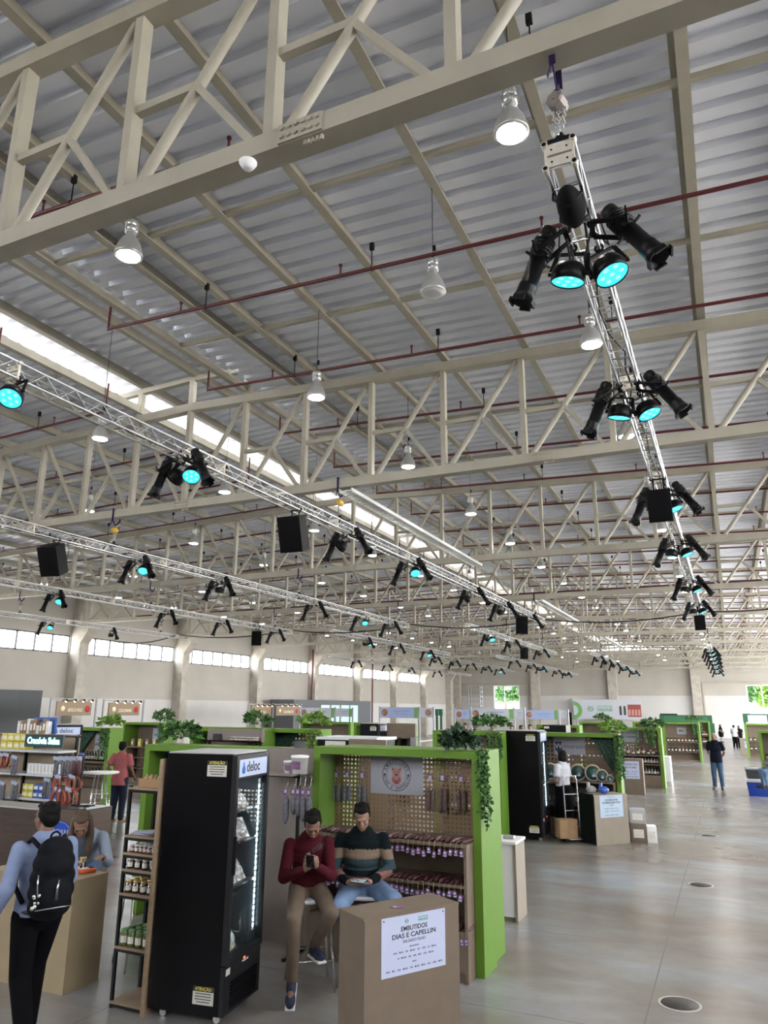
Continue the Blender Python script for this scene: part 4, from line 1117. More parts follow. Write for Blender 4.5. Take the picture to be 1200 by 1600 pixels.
# ------------------------------------------------------------------ bar stools
SEATW = mat('white stool seat', (.5, .52, .58), .35)
def bar_stool(x, y, rz, label, back=False, H=.76, seat=SEATW, grp='bar stools'):
    t = thing('bar_stool', label, 'stool', (x, y, 0), rz, group=grp)
    MB().rbox((0, 0, H-.018), (.36, .36, .036), .016, seg=3).build('seat', seat, t, world=False)
    for sx in (-1, 1):
        for sy in (-1, 1):
            MB().tube([(sx*.15, sy*.15, H-.03), (sx*.17, sy*.17, H*.5), (sx*.205, sy*.205, .004)], .011, 8).build('leg', CHROME, t, world=False)
    fr = MB(); k = .192
    for a, b_ in (((-k, -k), (k, -k)), ((k, -k), (k, k)), ((k, k), (-k, k)), ((-k, k), (-k, -k))): fr.cyl((*a, .26), (*b_, .26), .008, n=8)
    fr.build('foot_rest', CHROME, t, world=False)
    if back:
        bk = MB()
        for sx in (-1, 1): bk.tube([(sx*.16, .16, H-.03), (sx*.165, .19, H+.14), (sx*.15, .215, H+.32)], .010, 8)
        for z in (.12, .19, .26): bk.cyl((-.16, .185+z*.09, H+z), (.16, .185+z*.09, H+z), .006, n=6)
        bk.cyl((-.15, .215, H+.32), (.15, .215, H+.32), .01, n=8)
        bk.build('backrest', CHROME, t, world=False)
    return t
bar_stool(-3.79, 6.64, R(38), 'chrome bar stool with white seat under the boy in red')
bar_stool(-3.42, 6.97, R(20), 'chrome bar stool under the man in the striped sweater')
# ================================================================== people
from mathutils.bvhtree import BVHTree
SKIN = mat('skin', (.27, .155, .11), .5, var=.06, vscale=20); SKIN2 = mat('skin tan', (.20, .108, .075), .5, var=.06, vscale=20); LIP = mat('lips', (.33, .13, .11), .5)
HAIRB = mat('black hair', (.003, .0026, .0026), .6, spec=.15, bump=.4, bscale=120, stretch=(6, 6, 1)); HAIRBR = mat('brown hair', (.075, .045, .03), .45, var=.35, vscale=30, bump=.4, bscale=90, stretch=(6, 6, 1)); EYE = mat('dark eye', (.012, .009, .008), .4)
def blob_mesh(mb, voxel, smooth=4):
    me = bpy.data.meshes.new('b'); me.from_pydata([tuple(v) for v in mb.v], [], mb.f); me.update()
    bm = bmesh.new(); bm.from_mesh(me); bmesh.ops.recalc_face_normals(bm, faces=bm.faces[:]); bm.to_mesh(me); bm.free()
    o = bpy.data.objects.new('b', me); COL.objects.link(o)
    r = o.modifiers.new('r', 'REMESH'); r.mode = 'VOXEL'; r.voxel_size = voxel; r.use_smooth_shade = True
    if smooth: s = o.modifiers.new('s', 'SMOOTH'); s.factor = .5; s.iterations = smooth
    dg = bpy.context.evaluated_depsgraph_get(); out = bpy.data.meshes.new_from_object(o.evaluated_get(dg))
    bpy.data.objects.remove(o); bpy.data.meshes.remove(me)
    out.materials.clear()
    out.polygons.foreach_set('use_smooth', [True]*len(out.polygons))
    return out
def meshobj(name, me, mats, parent, pick=None):
    for m in (mats if isinstance(mats, (list, tuple)) else [mats]): me.materials.append(m)
    if pick:
        for p_ in me.polygons: p_.material_index = pick(p_.center)
    me.name = name
    o = bpy.data.objects.new(name, me); COL.objects.link(o); o.parent = parent
    return o
def cap(mb, a, b, ra, rb, n=14):
    mb.ball(a, ra, n=n, m=8); mb.ball(b, rb, n=n, m=8); mb.cyl(a, b, ra, rb, n=n)
def chainc(mb, pts, rs):
    for i in range(len(pts)-1): cap(mb, Vector(pts[i]), Vector(pts[i+1]), rs[i], rs[i+1])
def basis(right, up):
    u = Vector(up).normalized(); r = Vector(right); r = (r-u*r.dot(u)).normalized(); f = u.cross(r)   # f = back for right x
    return Matrix((r, f, u)).transposed()
def torso(mb, J, inf=0., w_=1., belly=0., cloth=False, hem=0.):
    pel, ch, nk = Vector(J['pelvis']), Vector(J['chest']), Vector(J['neck'])
    rp = (Vector(J['hipL'])-Vector(J['hipR'])); rc = (Vector(J['shL'])-Vector(J['shR']))
    st = [(pel+Vector((0, 0, -.05)), .155, .115, rp), (pel+(ch-pel)*.2, .150, .112, rp), (pel+(ch-pel)*.5, .140, .105, (rp+rc)), (pel+(ch-pel)*.8, .150, .112, rc), (ch, .165, .118, rc), (ch+(nk-ch)*.45, .165, .105, rc), (ch+(nk-ch)*.8, .10, .075, rc)]
    ax = [(st[min(i+1, 6)][0]-st[max(i-1, 0)][0]).normalized() for i in range(7)]
    if cloth:
        M = basis(rp, ch-pel); p0 = pel-M @ Vector((0, 0, .075+hem)); p1 = pel+(ch-pel)*.6; n = 22; vs = []
        for p_, a, b_ in ((p0, .163*w_+inf, .128*w_+inf+belly*.6), (p0.lerp(p1, .55), .160*w_+inf, .124*w_+inf+belly), (p1, .142*w_+inf, .106*w_+inf+belly)):
            vs += [p_+M @ Vector((a*math.cos(2*PI*i/n), b_*math.sin(2*PI*i/n), 0)) for i in range(n)]
        mb.add(vs, [(j*n+i, j*n+(i+1) % n, (j+1)*n+(i+1) % n, (j+1)*n+i) for j in (0, 1) for i in range(n)]+[tuple(range(n))[::-1], tuple(range(2*n, 3*n))], True)
    for i, (c, a, b_, r) in enumerate(st):
        if cloth and i < 2: continue
        M = basis(r, ax[i]); k = belly if 1 <= i <= 3 else 0
        mb.ball(c - M @ Vector((0, 1, 0))*(0), ((a*w_+inf), (b_*w_+inf+k), .095+inf*.5), M=M, n=18, m=10)
    for i in range(2 if cloth else 0, 6):
        c = (st[i][0]+st[i+1][0])/2; M = basis(st[i][3]+st[i+1][3], ax[i])
        mb.ball(c, ((st[i][1]+st[i+1][1])/2*w_+inf, (st[i][2]+st[i+1][2])/2*w_+inf, .09+inf*.5), M=M, n=18, m=10)
def hand(mb, wr, d, palm, curl, side, s=1.0):
    """wr wrist, d pointing along the hand, palm = direction the palm faces; side +1 thumb toward +cross"""
    wr = Vector(wr); d = Vector(d).normalized(); n = Vector(palm); n = (n-d*n.dot(d)).normalized(); x = d.cross(n)*side
    M = Matrix((x, d, n)).transposed()
    P_ = lambda a, b_, c: wr+M @ Vector((a*s, b_*s, c*s))
    mb.ball(P_(0, .048, 0), (.038*s, .05*s, .016*s), M=M, n=12, m=8); mb.ball(P_(0, .075, 0), (.04*s, .025*s, .014*s), M=M, n=12, m=8)
    cap(mb, wr, P_(0, .03, 0), .026*s, .022*s, 10)
    for k, (fx, L) in enumerate(((-.033, .062), (-.011, .075), (.012, .08), (.034, .072))):
        a = P_(fx, .088, 0); ang = curl*.35; pts = [a]; p_ = a
        for seg, fl in enumerate((.45, .32, .25)):
            ang += curl*(.55 if seg else .2)
            p_ = p_+M @ Vector((fx*.25, math.cos(ang), math.sin(ang)))*(L*fl*s); pts.append(p_)
        chainc(mb, pts, [.0085*s, .0082*s, .0075*s, .0065*s])
    a = P_(.03, .025, .004); b_ = P_(.055, .055, .016+.012*curl); c = P_(.05-.012*curl, .085, .026+.018*curl)
    chainc(mb, [a, b_, c], [.013*s, .0105*s, .008*s])
def headparts(mb, J, s=1.0, chinw=1.0):
    h = Vector(J['head']); M = basis(J.get('headright', (1, 0, 0)), J['headup'])
    q = lambda x, y, z: h+M @ Vector((x*s, y*s, z*s))      # y>0 back, y<0 face
    e = lambda c, r: mb.ball(q(*c), tuple(a*s for a in r), M=M, n=18, m=12)
    e((0, .012, .035), (.074, .092, .083)); e((0, -.025, -.02), (.062, .066, .085)); e((0, -.045, -.072), (.036*chinw, .035, .033)); e((0, -.02, -.055), (.052*chinw, .055, .045))
    e((0, -.083, .032), (.048, .014, .012)); e((0, -.09, -.028), (.022, .013, .010)); e((0, -.086, -.046), (.020, .012, .008))
    cap(mb, q(0, -.088, .022), q(0, -.104, -.005), .009*s, .0125*s, 10); e((-.010, -.094, -.008), (.008, .009, .007)); e((.010, -.094, -.008), (.008, .009, .007))
    for sx in (-1, 1):
        e((sx*.074, .012, -.002), (.010, .020, .032)); e((sx*.038, -.062, -.012), (.022, .022, .022))
    cap(mb, q(0, .02, -.05), Vector(J['neck'])+Vector((0, .0, -.02)), .052*s, .058*s)
    return q, M
def figure(label, loc, rz, J, st, voxel=.007, detail=True):
    """J: joints in local metres, facing -Y; st: clothing"""
    t = thing('person', label, 'person', loc, rz)
    V = {k: Vector(v) for k, v in J.items() if not k.startswith('hand')}
    b_ = MB()
    torso(b_, J, -.012, st.get('w', 1))
    q, HM = headparts(b_, J, st.get('hs', 1.0))
    for s_ in 'LR':
        chainc(b_, [V['sh'+s_], V['el'+s_], V['wr'+s_]], [.046, .037, .025]); cap(b_, V['chest'].lerp(V['sh'+s_], .6)+Vector((0, 0, .01)), V['sh'+s_], .06, .05)
        hd = J.get('hand'+s_, (V['wr'+s_]-V['el'+s_], (0, 0, 1) if s_ == 'L' else (0, 0, 1), .35))
        hand(b_, V['wr'+s_], hd[0], hd[1], hd[2], hd[3] if len(hd) > 3 else (1 if s_ == 'L' else -1))
        chainc(b_, [V['hip'+s_], V['kn'+s_], V['an'+s_]], [.082, .055, .038]); cap(b_, V['an'+s_], V['to'+s_], .036, .026)
    body = meshobj('body', blob_mesh(b_, voxel, 2 if voxel < .008 else 3), st['skin'], t)
    # trousers / skirt
    if st.get('trousers'):
        c = MB(); k = st.get('tl', 1.0); lo = st.get('loose', .0)
        torso_c = [(V['pelvis']+Vector((0, 0, -.05)), .165, .125), (V['pelvis']+(V['chest']-V['pelvis'])*.12, .16, .12)]
        for cc_, a, bb in torso_c: c.ball(cc_, (a*st.get('w', 1), bb*st.get('w', 1), .1), M=basis(V['hipL']-V['hipR'], V['chest']-V['pelvis']), n=18, m=10)
        for s_ in 'LR':
            an = V['kn'+s_].lerp(V['an'+s_], k)
            chainc(c, [V['hip'+s_], V['kn'+s_]], [.096+lo, .070+lo]); chainc(c, [V['kn'+s_], an], [.070+lo, .052+lo])
            # folds
            for f in (.25, .5, .72, .88):
                p_ = V['kn'+s_].lerp(an, f); c.ball(p_, (.066-.012*f+lo, .066-.012*f+lo, .018), M=basis((1, 0, 0), an-V['kn'+s_]), n=12, m=6)
        meshobj('trousers', blob_mesh(c, max(voxel, .009), 3), st['trousers'], t)
    if st.get('skirt'):
        c = MB(); p_ = V['pelvis']; kz = (V['knL'].z+V['knR'].z)/2; z1 = st.get('skirtz', kz-.2)
        c.lathe([(.0, 0), (.15, 0), (.19, .18), (.2, .35), (.19, p_.z+.1-z1-.05), (.16, p_.z+.1-z1), (0, p_.z+.1-z1)], (p_.x, p_.y, z1), n=20)
        meshobj('skirt', blob_mesh(c, max(voxel, .01), 3), st['skirt'], t)
    # top
    c = MB(); inf = st.get('inf', .012)
    torso(c, J, inf, st.get('w', 1), st.get('belly', 0), True, st.get('hem', 0))
    for s_ in 'LR':
        cap(c, V['chest'].lerp(V['sh'+s_], .55)+Vector((0, 0, .01)), V['sh'+s_], .064+inf, .047+inf)
        if st.get('sleeve', 'long') == 'long':
            wr = V['el'+s_].lerp(V['wr'+s_], st.get('cuff', .93)); chainc(c, [V['sh'+s_], V['el'+s_]], [.049+inf, .044+inf]); chainc(c, [V['el'+s_], wr], [.046+inf, .031+inf*.6])
            for f in (.3, .55, .8): c.ball(V['el'+s_].lerp(wr, f), (.047-.012*f+inf, .047-.012*f+inf, .014), M=basis((1, 0, .1), wr-V['el'+s_]), n=12, m=6)
        else:
            e = V['sh'+s_].lerp(V['el'+s_], st.get('slv', .62)); c.cyl(V['sh'+s_], e, .048+inf, .052+inf, n=16); c.ball(V['sh'+s_], .05+inf, n=14, m=8)
    for s_ in (-1, 1): pass
    top = meshobj('top', blob_mesh(c, max(voxel, .009), 3), st['top'], t, st.get('toppick'))
    top.name = st.get('topname', 'shirt')
    # collar
    nk = V['neck']; hdv = (V['head']-nk).normalized()
    cl = MB(); cl.ring(nk+hdv*.012, .064, .012, (V['neck']-V['chest']).normalized(), 18, 6); cl.build('collar', st.get('collar', st['top'][0] if isinstance(st['top'], (list, tuple)) else st['top']), t, world=False)
    # shoes
    for s_ in 'LR':
        c = MB(); a, b2 = V['an'+s_], V['to'+s_]; d = (b2-a); up = Vector(J.get('shoeup'+s_, (0, 0, 1))); f = d-up*d.dot(up); f.normalize(); r_ = f.cross(up)
        M = Matrix((r_, f, up)).transposed(); base = a-up*.055
        sh_ = MB(); sh_.ball(base+f*.03+up*.03, (.045, .088, .056), M=M, n=14, m=8); sh_.ball(base+f*.13+up*.015, (.047, .078, .042), M=M, n=14, m=8); cap(sh_, a, base+up*.02, .045, .044)
        me = blob_mesh(sh_, max(voxel, .008), 2)
        so = meshobj('shoe', me, st['shoe'], t)
        sl = MB(); sl.rbox(base+f*.075-up*.018, (.088, .265, .024), .011, M=M, seg=2); sl.build('sole', st.get('sole', st['shoe']), so, world=False)
    # hair
    c = MB(); hs = st.get('hs', 1.0); e = lambda cc_, r: c.ball(q(*cc_), tuple(a*hs for a in r), M=HM, n=18, m=12)
    hl = st.get('hair', 'short')
    if hl == 'cap':
        e((0, .012, .055), (.084, .1, .07)); c.cyl(q(0, .01, .035), q(0, .01, .06), .088*hs, .086*hs, n=20)
        bl = MB(); bl.ball(q(0, -.105, .035), (.07*hs, .06*hs, .008*hs), M=HM, n=16, m=6)
        hair = meshobj('cap', blob_mesh(c, .008, 2), st['haircol'], t); bl.build('cap_peak', st['haircol'], hair, world=False)
        c = MB(); e((0, .05, -.005), (.078, .06, .05)); meshobj('hair', blob_mesh(c, .008, 2), HAIRB, t)
    else:
        e((0, .034, .055), (.082, .088, .078)); e((0, .056, .0), (.077, .06, .075)); e((0, -.022, .098), (.06, .055, .026))
        for i in range(14):
            a = i*2*PI/14; c.ball(q(.055*math.cos(a), .03+.062*math.sin(a), .092+.014*math.sin(i*2.3)), (.026*hs, .026*hs, .02*hs), M=HM, n=8, m=5)
        if hl == 'short':
            for sx in (-1, 1): e((sx*.071, .03, .028), (.014, .045, .05))
        elif hl == 'long':
            for sx in (-1, 1):
                for (y, dz, rr) in ((.03, -.02, .03), (-.0, -.03, .028), (.06, -.03, .034), (.02, -.02, .034)):
                    p0 = q(sx*.068, y, .04); g = st.get('fall', (0, 0, -1)); L = st.get('hairlen', .32)
                    p1_ = p0+HM @ Vector((sx*.02, 0, -.09))+Vector(g)*L*.3; p2_ = p1_+Vector(g)*L*.5; p3_ = p2_+Vector(g)*L*.25
                    chainc(c, [p0, p1_, p2_, p3_], [rr*.8, rr*1.15, rr, rr*.45])
            e((0, .07, -.03), (.075, .05, .09))
        elif hl == 'tied':
            e((0, .10, .02), (.035, .035, .04)); chainc(c, [q(0, .1, .01), q(0, .12, -.08), q(0, .11, -.17)], [.03, .026, .012])
        elif hl == 'bob':
            e((0, .055, -.04), (.085, .06, .085))
            for sx in (-1, 1): e((sx*.07, .02, -.02), (.022, .045, .08))
        meshobj('hair', blob_mesh(c, .007 if detail else .011, 1), st['haircol'], t)
    if detail:
        f = MB()
        for sx in (-1, 1):
            f.tube([q(sx*.052, -.077, .027), q(sx*.036, -.092, .034), q(sx*.017, -.096, .03)], [.002, .0035, .0025], 6)
        f.build('eyebrows', EYE, t, world=False)
        f = MB()
        for sx in (-1, 1): f.ball(q(sx*.033, -.082, .008), (.011, .006, .0042), M=HM, n=10, m=6)
        f.build('eyes', EYE, t, world=False)
        f = MB().ball(q(0, -.1, -.037), (.019, .006, .0055), M=HM, n=10, m=6); f.build('lips', LIP, t, world=False)
    return t, V, top, q
def W(t, v): return WM(t) @ Vector(v)
def stand(h=1.72, lean=0, stride=0.):
    k = h/1.75
    J = dict(pelvis=(0, 0, .95), chest=(0, -.0, 1.26), neck=(0, .01, 1.49), head=(0, -.015, 1.625), headup=(0, 0, 1), headright=(1, 0, 0),
             shL=(.185, 0, 1.42), shR=(-.185, 0, 1.42), elL=(.23, .02, 1.13), elR=(-.23, .02, 1.13), wrL=(.235, -.06, .89), wrR=(-.235, -.06, .89),
             hipL=(.09, 0, .92), hipR=(-.09, 0, .92), knL=(.1, -.02, .5), knR=(-.1, -.02, .5), anL=(.11, .02, .085), anR=(-.11, .02, .085), toL=(.13, -.14, .03), toR=(-.13, -.14, .03))
    return {a: (tuple(x*k for x in v) if a not in ('headup', 'headright') else v) for a, v in J.items()}
RED = mat('dark red sweater', (.06, .006, .012), .85, bump=.25, bscale=250); KHAKI = mat('khaki trousers', (.14, .105, .08), .8, var=.1, vscale=9, bump=.2, bscale=120)
NAVYSHOE = mat('navy sneaker', (.012, .018, .05), .7); SOLEW = mat('white sole', (.7, .7, .72), .6); BLKSHOE = mat('black shoe', (.012, .012, .013), .5)
JEANL = mat('light blue jeans', (.14, .21, .34), .85, var=.3, vscale=5, bump=.2, bscale=200); JEAN = mat('blue jeans', (.05, .085, .15), .85, var=.3, vscale=5); JEAND = mat('dark navy trousers', (.014, .018, .035), .8)
KNBL = mat('knit black', (.004, .008, .01), .9, bump=.3, bscale=200); KNTAN = mat('knit tan', (.20, .145, .11), .9, bump=.3, bscale=200); KNTEAL = mat('knit slate', (.028, .05, .062), .9, bump=.3, bscale=200); KNPINK = mat('knit dusty pink', (.20, .09, .08), .9, bump=.3, bscale=200)
SHIRTB = mat('light blue shirt', (.21, .26, .42), .8, var=.06, vscale=30, bump=.15, bscale=80); BLOUSE = mat('pale blue blouse', (.33, .39, .50), .8, bump=.15, bscale=60); BLKTR = mat('black trousers', (.003, .003, .0045), .85, spec=.08)
PHONEM = mat('phone black', (.01, .01, .012), .15); PHONES = emis('phone screen', (.45, .55, .65), .12)
def phone(label, c, M, nm='smartphone'):
    t = thing(nm, label, 'phone', c)
    b_ = MB(); b_.X = Matrix.Translation(c) @ M.to_4x4(); b_.rbox((0, 0, 0), (.074, .15, .009), .004); b_.build('case', PHONEM, t)
    s_ = MB(); s_.X = b_.X; s_.box((0, 0, .0049), (.066, .14, .0006)); s_.build('screen', PHONES, t)
# ---- boy in the red sweater on the bar stool
J = dict(pelvis=(0, .05, .84), chest=(.02, -.03, 1.10), neck=(.03, -.08, 1.30), head=(.06, -.165, 1.405), headup=(.02, -.62, .80), headright=(1, .1, 0),
         shL=(.20, -.06, 1.24), shR=(-.165, -.06, 1.22), elL=(.235, -.16, .97), elR=(-.20, -.16, .95), wrL=(.13, -.32, 1.075), wrR=(.01, -.31, 1.05),
         handL=((-.6, -.35, .5), (-.5, .5, .6), .7, -1), handR=((.55, -.4, .5), (.5, .5, .6), .7, 1),
         hipL=(.10, .02, .82), hipR=(-.08, .02, .82), knL=(.27, -.34, .70), knR=(-.06, -.40, .66), anL=(.10, -.16, .37), anR=(-.06, -.43, .17), toL=(.16, -.27, .32), toR=(-.055, -.53, .075), shoeupR=(0, -.55, .83))
boy, V, top, q = figure('boy in dark red sweater and khaki trousers on a bar stool with his phone', (-3.84, 6.62, 0), R(24), J,
    dict(skin=SKIN2, trousers=KHAKI, top=RED, topname='sweater', shoe=NAVYSHOE, sole=SOLEW, haircol=HAIRB, hair='short', tl=.93, hem=-.13), voxel=.0055)
def project_text(txt, parent, surf, M, size, m, name='print'):
    """lettering laid onto a garment: M local plane facing out, projected along -z of M"""
    bv = BVHTree.FromPolygons([v.co.copy() for v in surf.data.vertices], [tuple(p_.vertices) for p_ in surf.data.polygons])
    mb = MB(); mb.text(txt, M, size, 0.0, bold=True); n = (M.to_3x3() @ Vector((0, 0, 1))).normalized()
    vs = []
    for v in mb.v:
        h, nn, i, d = bv.ray_cast(Vector(v)+n*.15, -n, .4)
        vs.append((h+n*.003) if h else Vector(v))
    mb.v = [tuple(v) for v in vs]; return mb.build(name, m, parent, world=False)
Mt = Matrix.Translation((.105, -.2, 1.2)) @ Matrix.Rotation(R(0), 4, 'Z') @ Matrix.Rotation(PI/2, 4, 'X') @ Matrix.Rotation(R(30), 4, 'Z')
project_text('HIGH', boy, top, Mt, .065, INK)
phone('black smartphone held by the boy in red', W(boy, (.068, -.395, 1.135)), Matrix.Rotation(R(24), 3, 'Z') @ Matrix.Rotation(R(-52), 3, 'X') @ Matrix.Rotation(R(8), 3, 'Y'))
# ---- man in the striped sweater
def bands(c):
    if abs(c.x) < .215 or c.z > 1.12:
        z = c.z
        return 0 if z > 1.17 else 1 if z > 1.085 else 2 if z > .985 else 0 if z > .93 else 3 if z > .82 else 0
    z = c.z
    return 0 if z > 1.17 else 1 if z > 1.085 else 2 if z > 1.0 else 0 if z > .97 else 3
def bands2(c):
    b_ = bands(c)
    if c.y < -.27 and c.z < 1.0: return 0
    if c.y < -.16 and c.z < 1.0 and abs(c.x) > .1: return 3
    return b_
J = dict(pelvis=(0, .03, .86), chest=(0, -.02, 1.12), neck=(0, -.045, 1.325), head=(.005, -.11, 1.445), headup=(.0, -.42, .91), headright=(1, .06, 0),
         shL=(.205, -.02, 1.255), shR=(-.205, -.02, 1.245), elL=(.285, -.10, 1.0), elR=(-.27, -.10, .97), wrL=(.115, -.33, .93), wrR=(-.09, -.34, .92),
         handL=((-.8, -.55, -.15), (-.2, .3, 1), .8, -1), handR=((.8, -.55, -.12), (.2, .3, 1), .8, 1),
         hipL=(.10, .0, .82), hipR=(-.10, .0, .82), knL=(.34, -.33, .78), knR=(-.15, -.43, .74), anL=(.26, -.22, .36), anR=(-.02, -.24, .36), toL=(.28, -.36, .30), toR=(-.02, -.38, .30))
man, V, top, q = figure('man in a black, tan, slate and pink striped sweater sitting with a phone', (-3.42, 6.96, 0), R(20), J,
    dict(skin=SKIN, trousers=JEANL, top=[KNBL, KNTAN, KNTEAL, KNPINK], toppick=bands2, topname='sweater', shoe=BLKSHOE, haircol=HAIRB, hair='short', w=1.14, belly=.02, loose=.008, cuff=.9, hem=-.12), voxel=.0055)
Mt = Matrix.Translation((.075, -.3, 1.125)) @ Matrix.Rotation(PI/2, 4, 'X'); project_text('OAK', man, top, Mt, .022, INK) if False else None
phone('dark smartphone held low by the man in the striped sweater', W(man, (.015, -.42, .95)), Matrix.Rotation(R(90), 3, 'Z') @ Matrix.Rotation(R(-14), 3, 'Y'))
# ---- man with the backpack, walking away to the left
J = stand(1.74)
k = 1.74/1.75
J.update(pelvis=(0, 0, .94), chest=(0, -.02, 1.25), neck=(0, -.03, 1.475), head=(.0, -.065, 1.605), headup=(0, -.1, 1), headright=(.93, .36, 0),
         shL=(.19, -.02, 1.40), shR=(-.19, -.0, 1.40), elL=(.27, .06, 1.13), elR=(-.25, -.08, 1.14), wrL=(.32, -.05, .93), wrR=(-.22, -.26, 1.0),
         knL=(.09, .04, .50), knR=(-.09, -.19, .52), anL=(.09, .30, .15), anR=(-.09, -.20, .095), toL=(.1, .17, .05), toR=(-.1, -.36, .04))
bpm, V, top, q = figure('man in light blue shirt with a black backpack walking past the left counter', (-5.10, 4.62, 0), R(246), J,
    dict(skin=SKIN2, trousers=BLKTR, top=SHIRTB, shoe=BLKSHOE, haircol=HAIRB, hair='short', loose=.01, inf=.014, w=1.04, hem=-.05), voxel=.007)
bl = MB(); bl.X = None
for s_ in (1,): bl.ring((0, 0, .965), .155, .018, (0, .05, 1), 24, 6)
bl.build('belt', BLKSHOE, bpm, world=False)
BPM = mat('backpack nylon', (.004, .0045, .007), .75, spec=.15, bump=.3, bscale=30)
t = thing('backpack', 'large black backpack on the back of the man in the blue shirt', 'backpack', W(bpm, (0, .2, .95)), R(246))
o_ = Matrix.Translation(WM(bpm).translation) @ Matrix.Rotation(R(246), 4, 'Z')
c = MB(); c.X = o_
for z, a, bb in ((1.02, .165, .10), (1.12, .175, .115), (1.22, .172, .115), (1.32, .16, .105), (1.40, .135, .085)): c.ball((0, .235, z), (a, bb, .11), n=20, m=10)
c.ball((0, .33, 1.1), (.13, .055, .13), n=18, m=10); c.ball((0, .32, 1.3), (.12, .045, .09), n=18, m=10)
me = blob_mesh(c, .012, 4); I = WM(t).inverted()
for v in me.vertices: v.co = I @ v.co
meshobj('bag', me, BPM, t)
c = MB(); c.X = o_
for sx in (-1, 1): c.tube([(sx*.1, .17, 1.43), (sx*.125, .05, 1.475), (sx*.13, -.10, 1.40), (sx*.15, -.135, 1.25), (sx*.18, -.05, 1.12), (sx*.165, .12, 1.04)], .018, 8)
c.ring((0, .2, 1.5), .035, .008, (0, 1, 0), 12, 6); c.build('strap', BPM, t)
c = MB(); c.X = o_; c.tube([(-.13, .355, 1.02), (-.05, .39, 1.03), (.06, .39, 1.03), (.14, .35, 1.02)], .004, 6); c.tube([(.0, .385, 1.08), (.005, .395, 1.16), (.0, .39, 1.22)], .004, 6); c.tube([(.012, .385, 1.08), (.014, .396, 1.15), (.0, .39, 1.22)], .004, 6)
c.build('zip_pull', STEEL, t)
c = MB(); c.X = o_; rnd = random.Random(4)
c.tube([(.135, .33, 1.26), (.14, .345, 1.2), (.135, .35, 1.13)], .006, 6)
for i in range(10): c.ball((.135+rnd.uniform(-.025, .03), .35, 1.13-rnd.uniform(0, .11)), rnd.uniform(.01, .017), n=8, m=6)
c.build('key_charm', mat('silver charm', (.6, .6, .6), .25, metal=1), t)
# ---- woman leaning over the left counter
J = dict(pelvis=(0, .28, .92), chest=(.0, -.0, 1.06), neck=(0, -.17, 1.20), head=(-.02, -.27, 1.275), headup=(.0, -.62, .78), headright=(1, .05, 0),
         shL=(.19, -.12, 1.13), shR=(-.19, -.12, 1.11), elL=(.27, -.2, .9), elR=(-.29, -.2, .9), wrL=(.22, -.36, .975), wrR=(-.2, -.42, .98),
         handL=((-.2, -.95, .02), (0, 0, -1), .1, 1), handR=((.2, -.95, .02), (0, 0, -1), .1, -1),
         hipL=(.09, .28, .86), hipR=(-.09, .28, .86), knL=(.1, .22, .48), knR=(-.1, .22, .48), anL=(.1, .3, .085), anR=(-.1, .3, .085), toL=(.12, .14, .03), toR=(-.12, .14, .03))
wl, V, top, q = figure('woman with long brown hair in pale blue blouse leaning over the left counter', (-6.5, 6.40, 0), R(40), J,
    dict(skin=SKIN, trousers=JEANL, top=BLOUSE, topname='blouse', shoe=BLKSHOE, haircol=HAIRBR, hair='long', fall=(0, -.1, -1), hairlen=.27, inf=.016, cuff=.55, w=.97, hs=1.08), voxel=.006)
# ---- man in the pink t-shirt
PINKT = mat('salmon t shirt', (.34, .105, .11), .85, bump=.15, bscale=60)
J = stand(1.70); J.update(elL=(.27, .10, 1.14), wrL=(.2, -.1, 1.0), elR=(-.25, -.02, 1.1), wrR=(-.25, -.2, .92))
qq = P(181, 1284, Z=0)
figure('man in salmon pink t-shirt and dark trousers seen from behind', (qq.x, qq.y, 0), R(196), J,
    dict(skin=SKIN2, trousers=JEAND, top=PINKT, sleeve='short', slv=.75, shoe=mat('tan shoe', (.3, .22, .15), .6), haircol=HAIRB, hair='short', inf=.022, hem=.08, loose=.012), voxel=.011, detail=False)
# ---- woman at the hand truck
WTEE = mat('white t shirt', (.48, .49, .53), .85); J = stand(1.66)
J.update(elL=(.23, .0, 1.07), wrL=(.16, -.22, 1.04), elR=(-.22, .0, 1.07), wrR=(-.12, -.25, 1.05))
qq = P(884, 1309, Z=0)
figure('woman in white t-shirt and long black skirt standing in front of the cheese stand', (qq.x, qq.y, 0), R(-112), J,
    dict(skin=SKIN2, skirt=BLKTR, skirtz=.28, top=WTEE, sleeve='short', slv=.7, shoe=BLKSHOE, haircol=HAIRB, hair='bob', inf=.018, hem=.02), voxel=.011, detail=False)
# ---- man walking down the aisle
NAVYP = mat('navy polo', (.005, .006, .013), .85, spec=.1); J = stand(1.74)
J.update(elL=(.25, .10, 1.13), wrL=(.13, .22, .97), elR=(-.25, .10, 1.13), wrR=(-.1, .22, .97), knR=(-.1, -.06, .5), anR=(-.11, -.03, .085), toR=(-.13, -.2, .03), headright=(.9, -.43, 0))
qq = P(1124, 1233, Z=0)
figure('man in navy polo, jeans and grey cap walking alone in the open aisle', (qq.x, qq.y, 0), R(-10), J,
    dict(skin=SKIN2, trousers=JEAN, top=NAVYP, sleeve='short', slv=.75, shoe=BLKSHOE, haircol=mat('grey cap', (.22, .2, .18), .8), hair='cap', inf=.022, hem=.05, loose=.01, w=1.05), voxel=.011, detail=False)
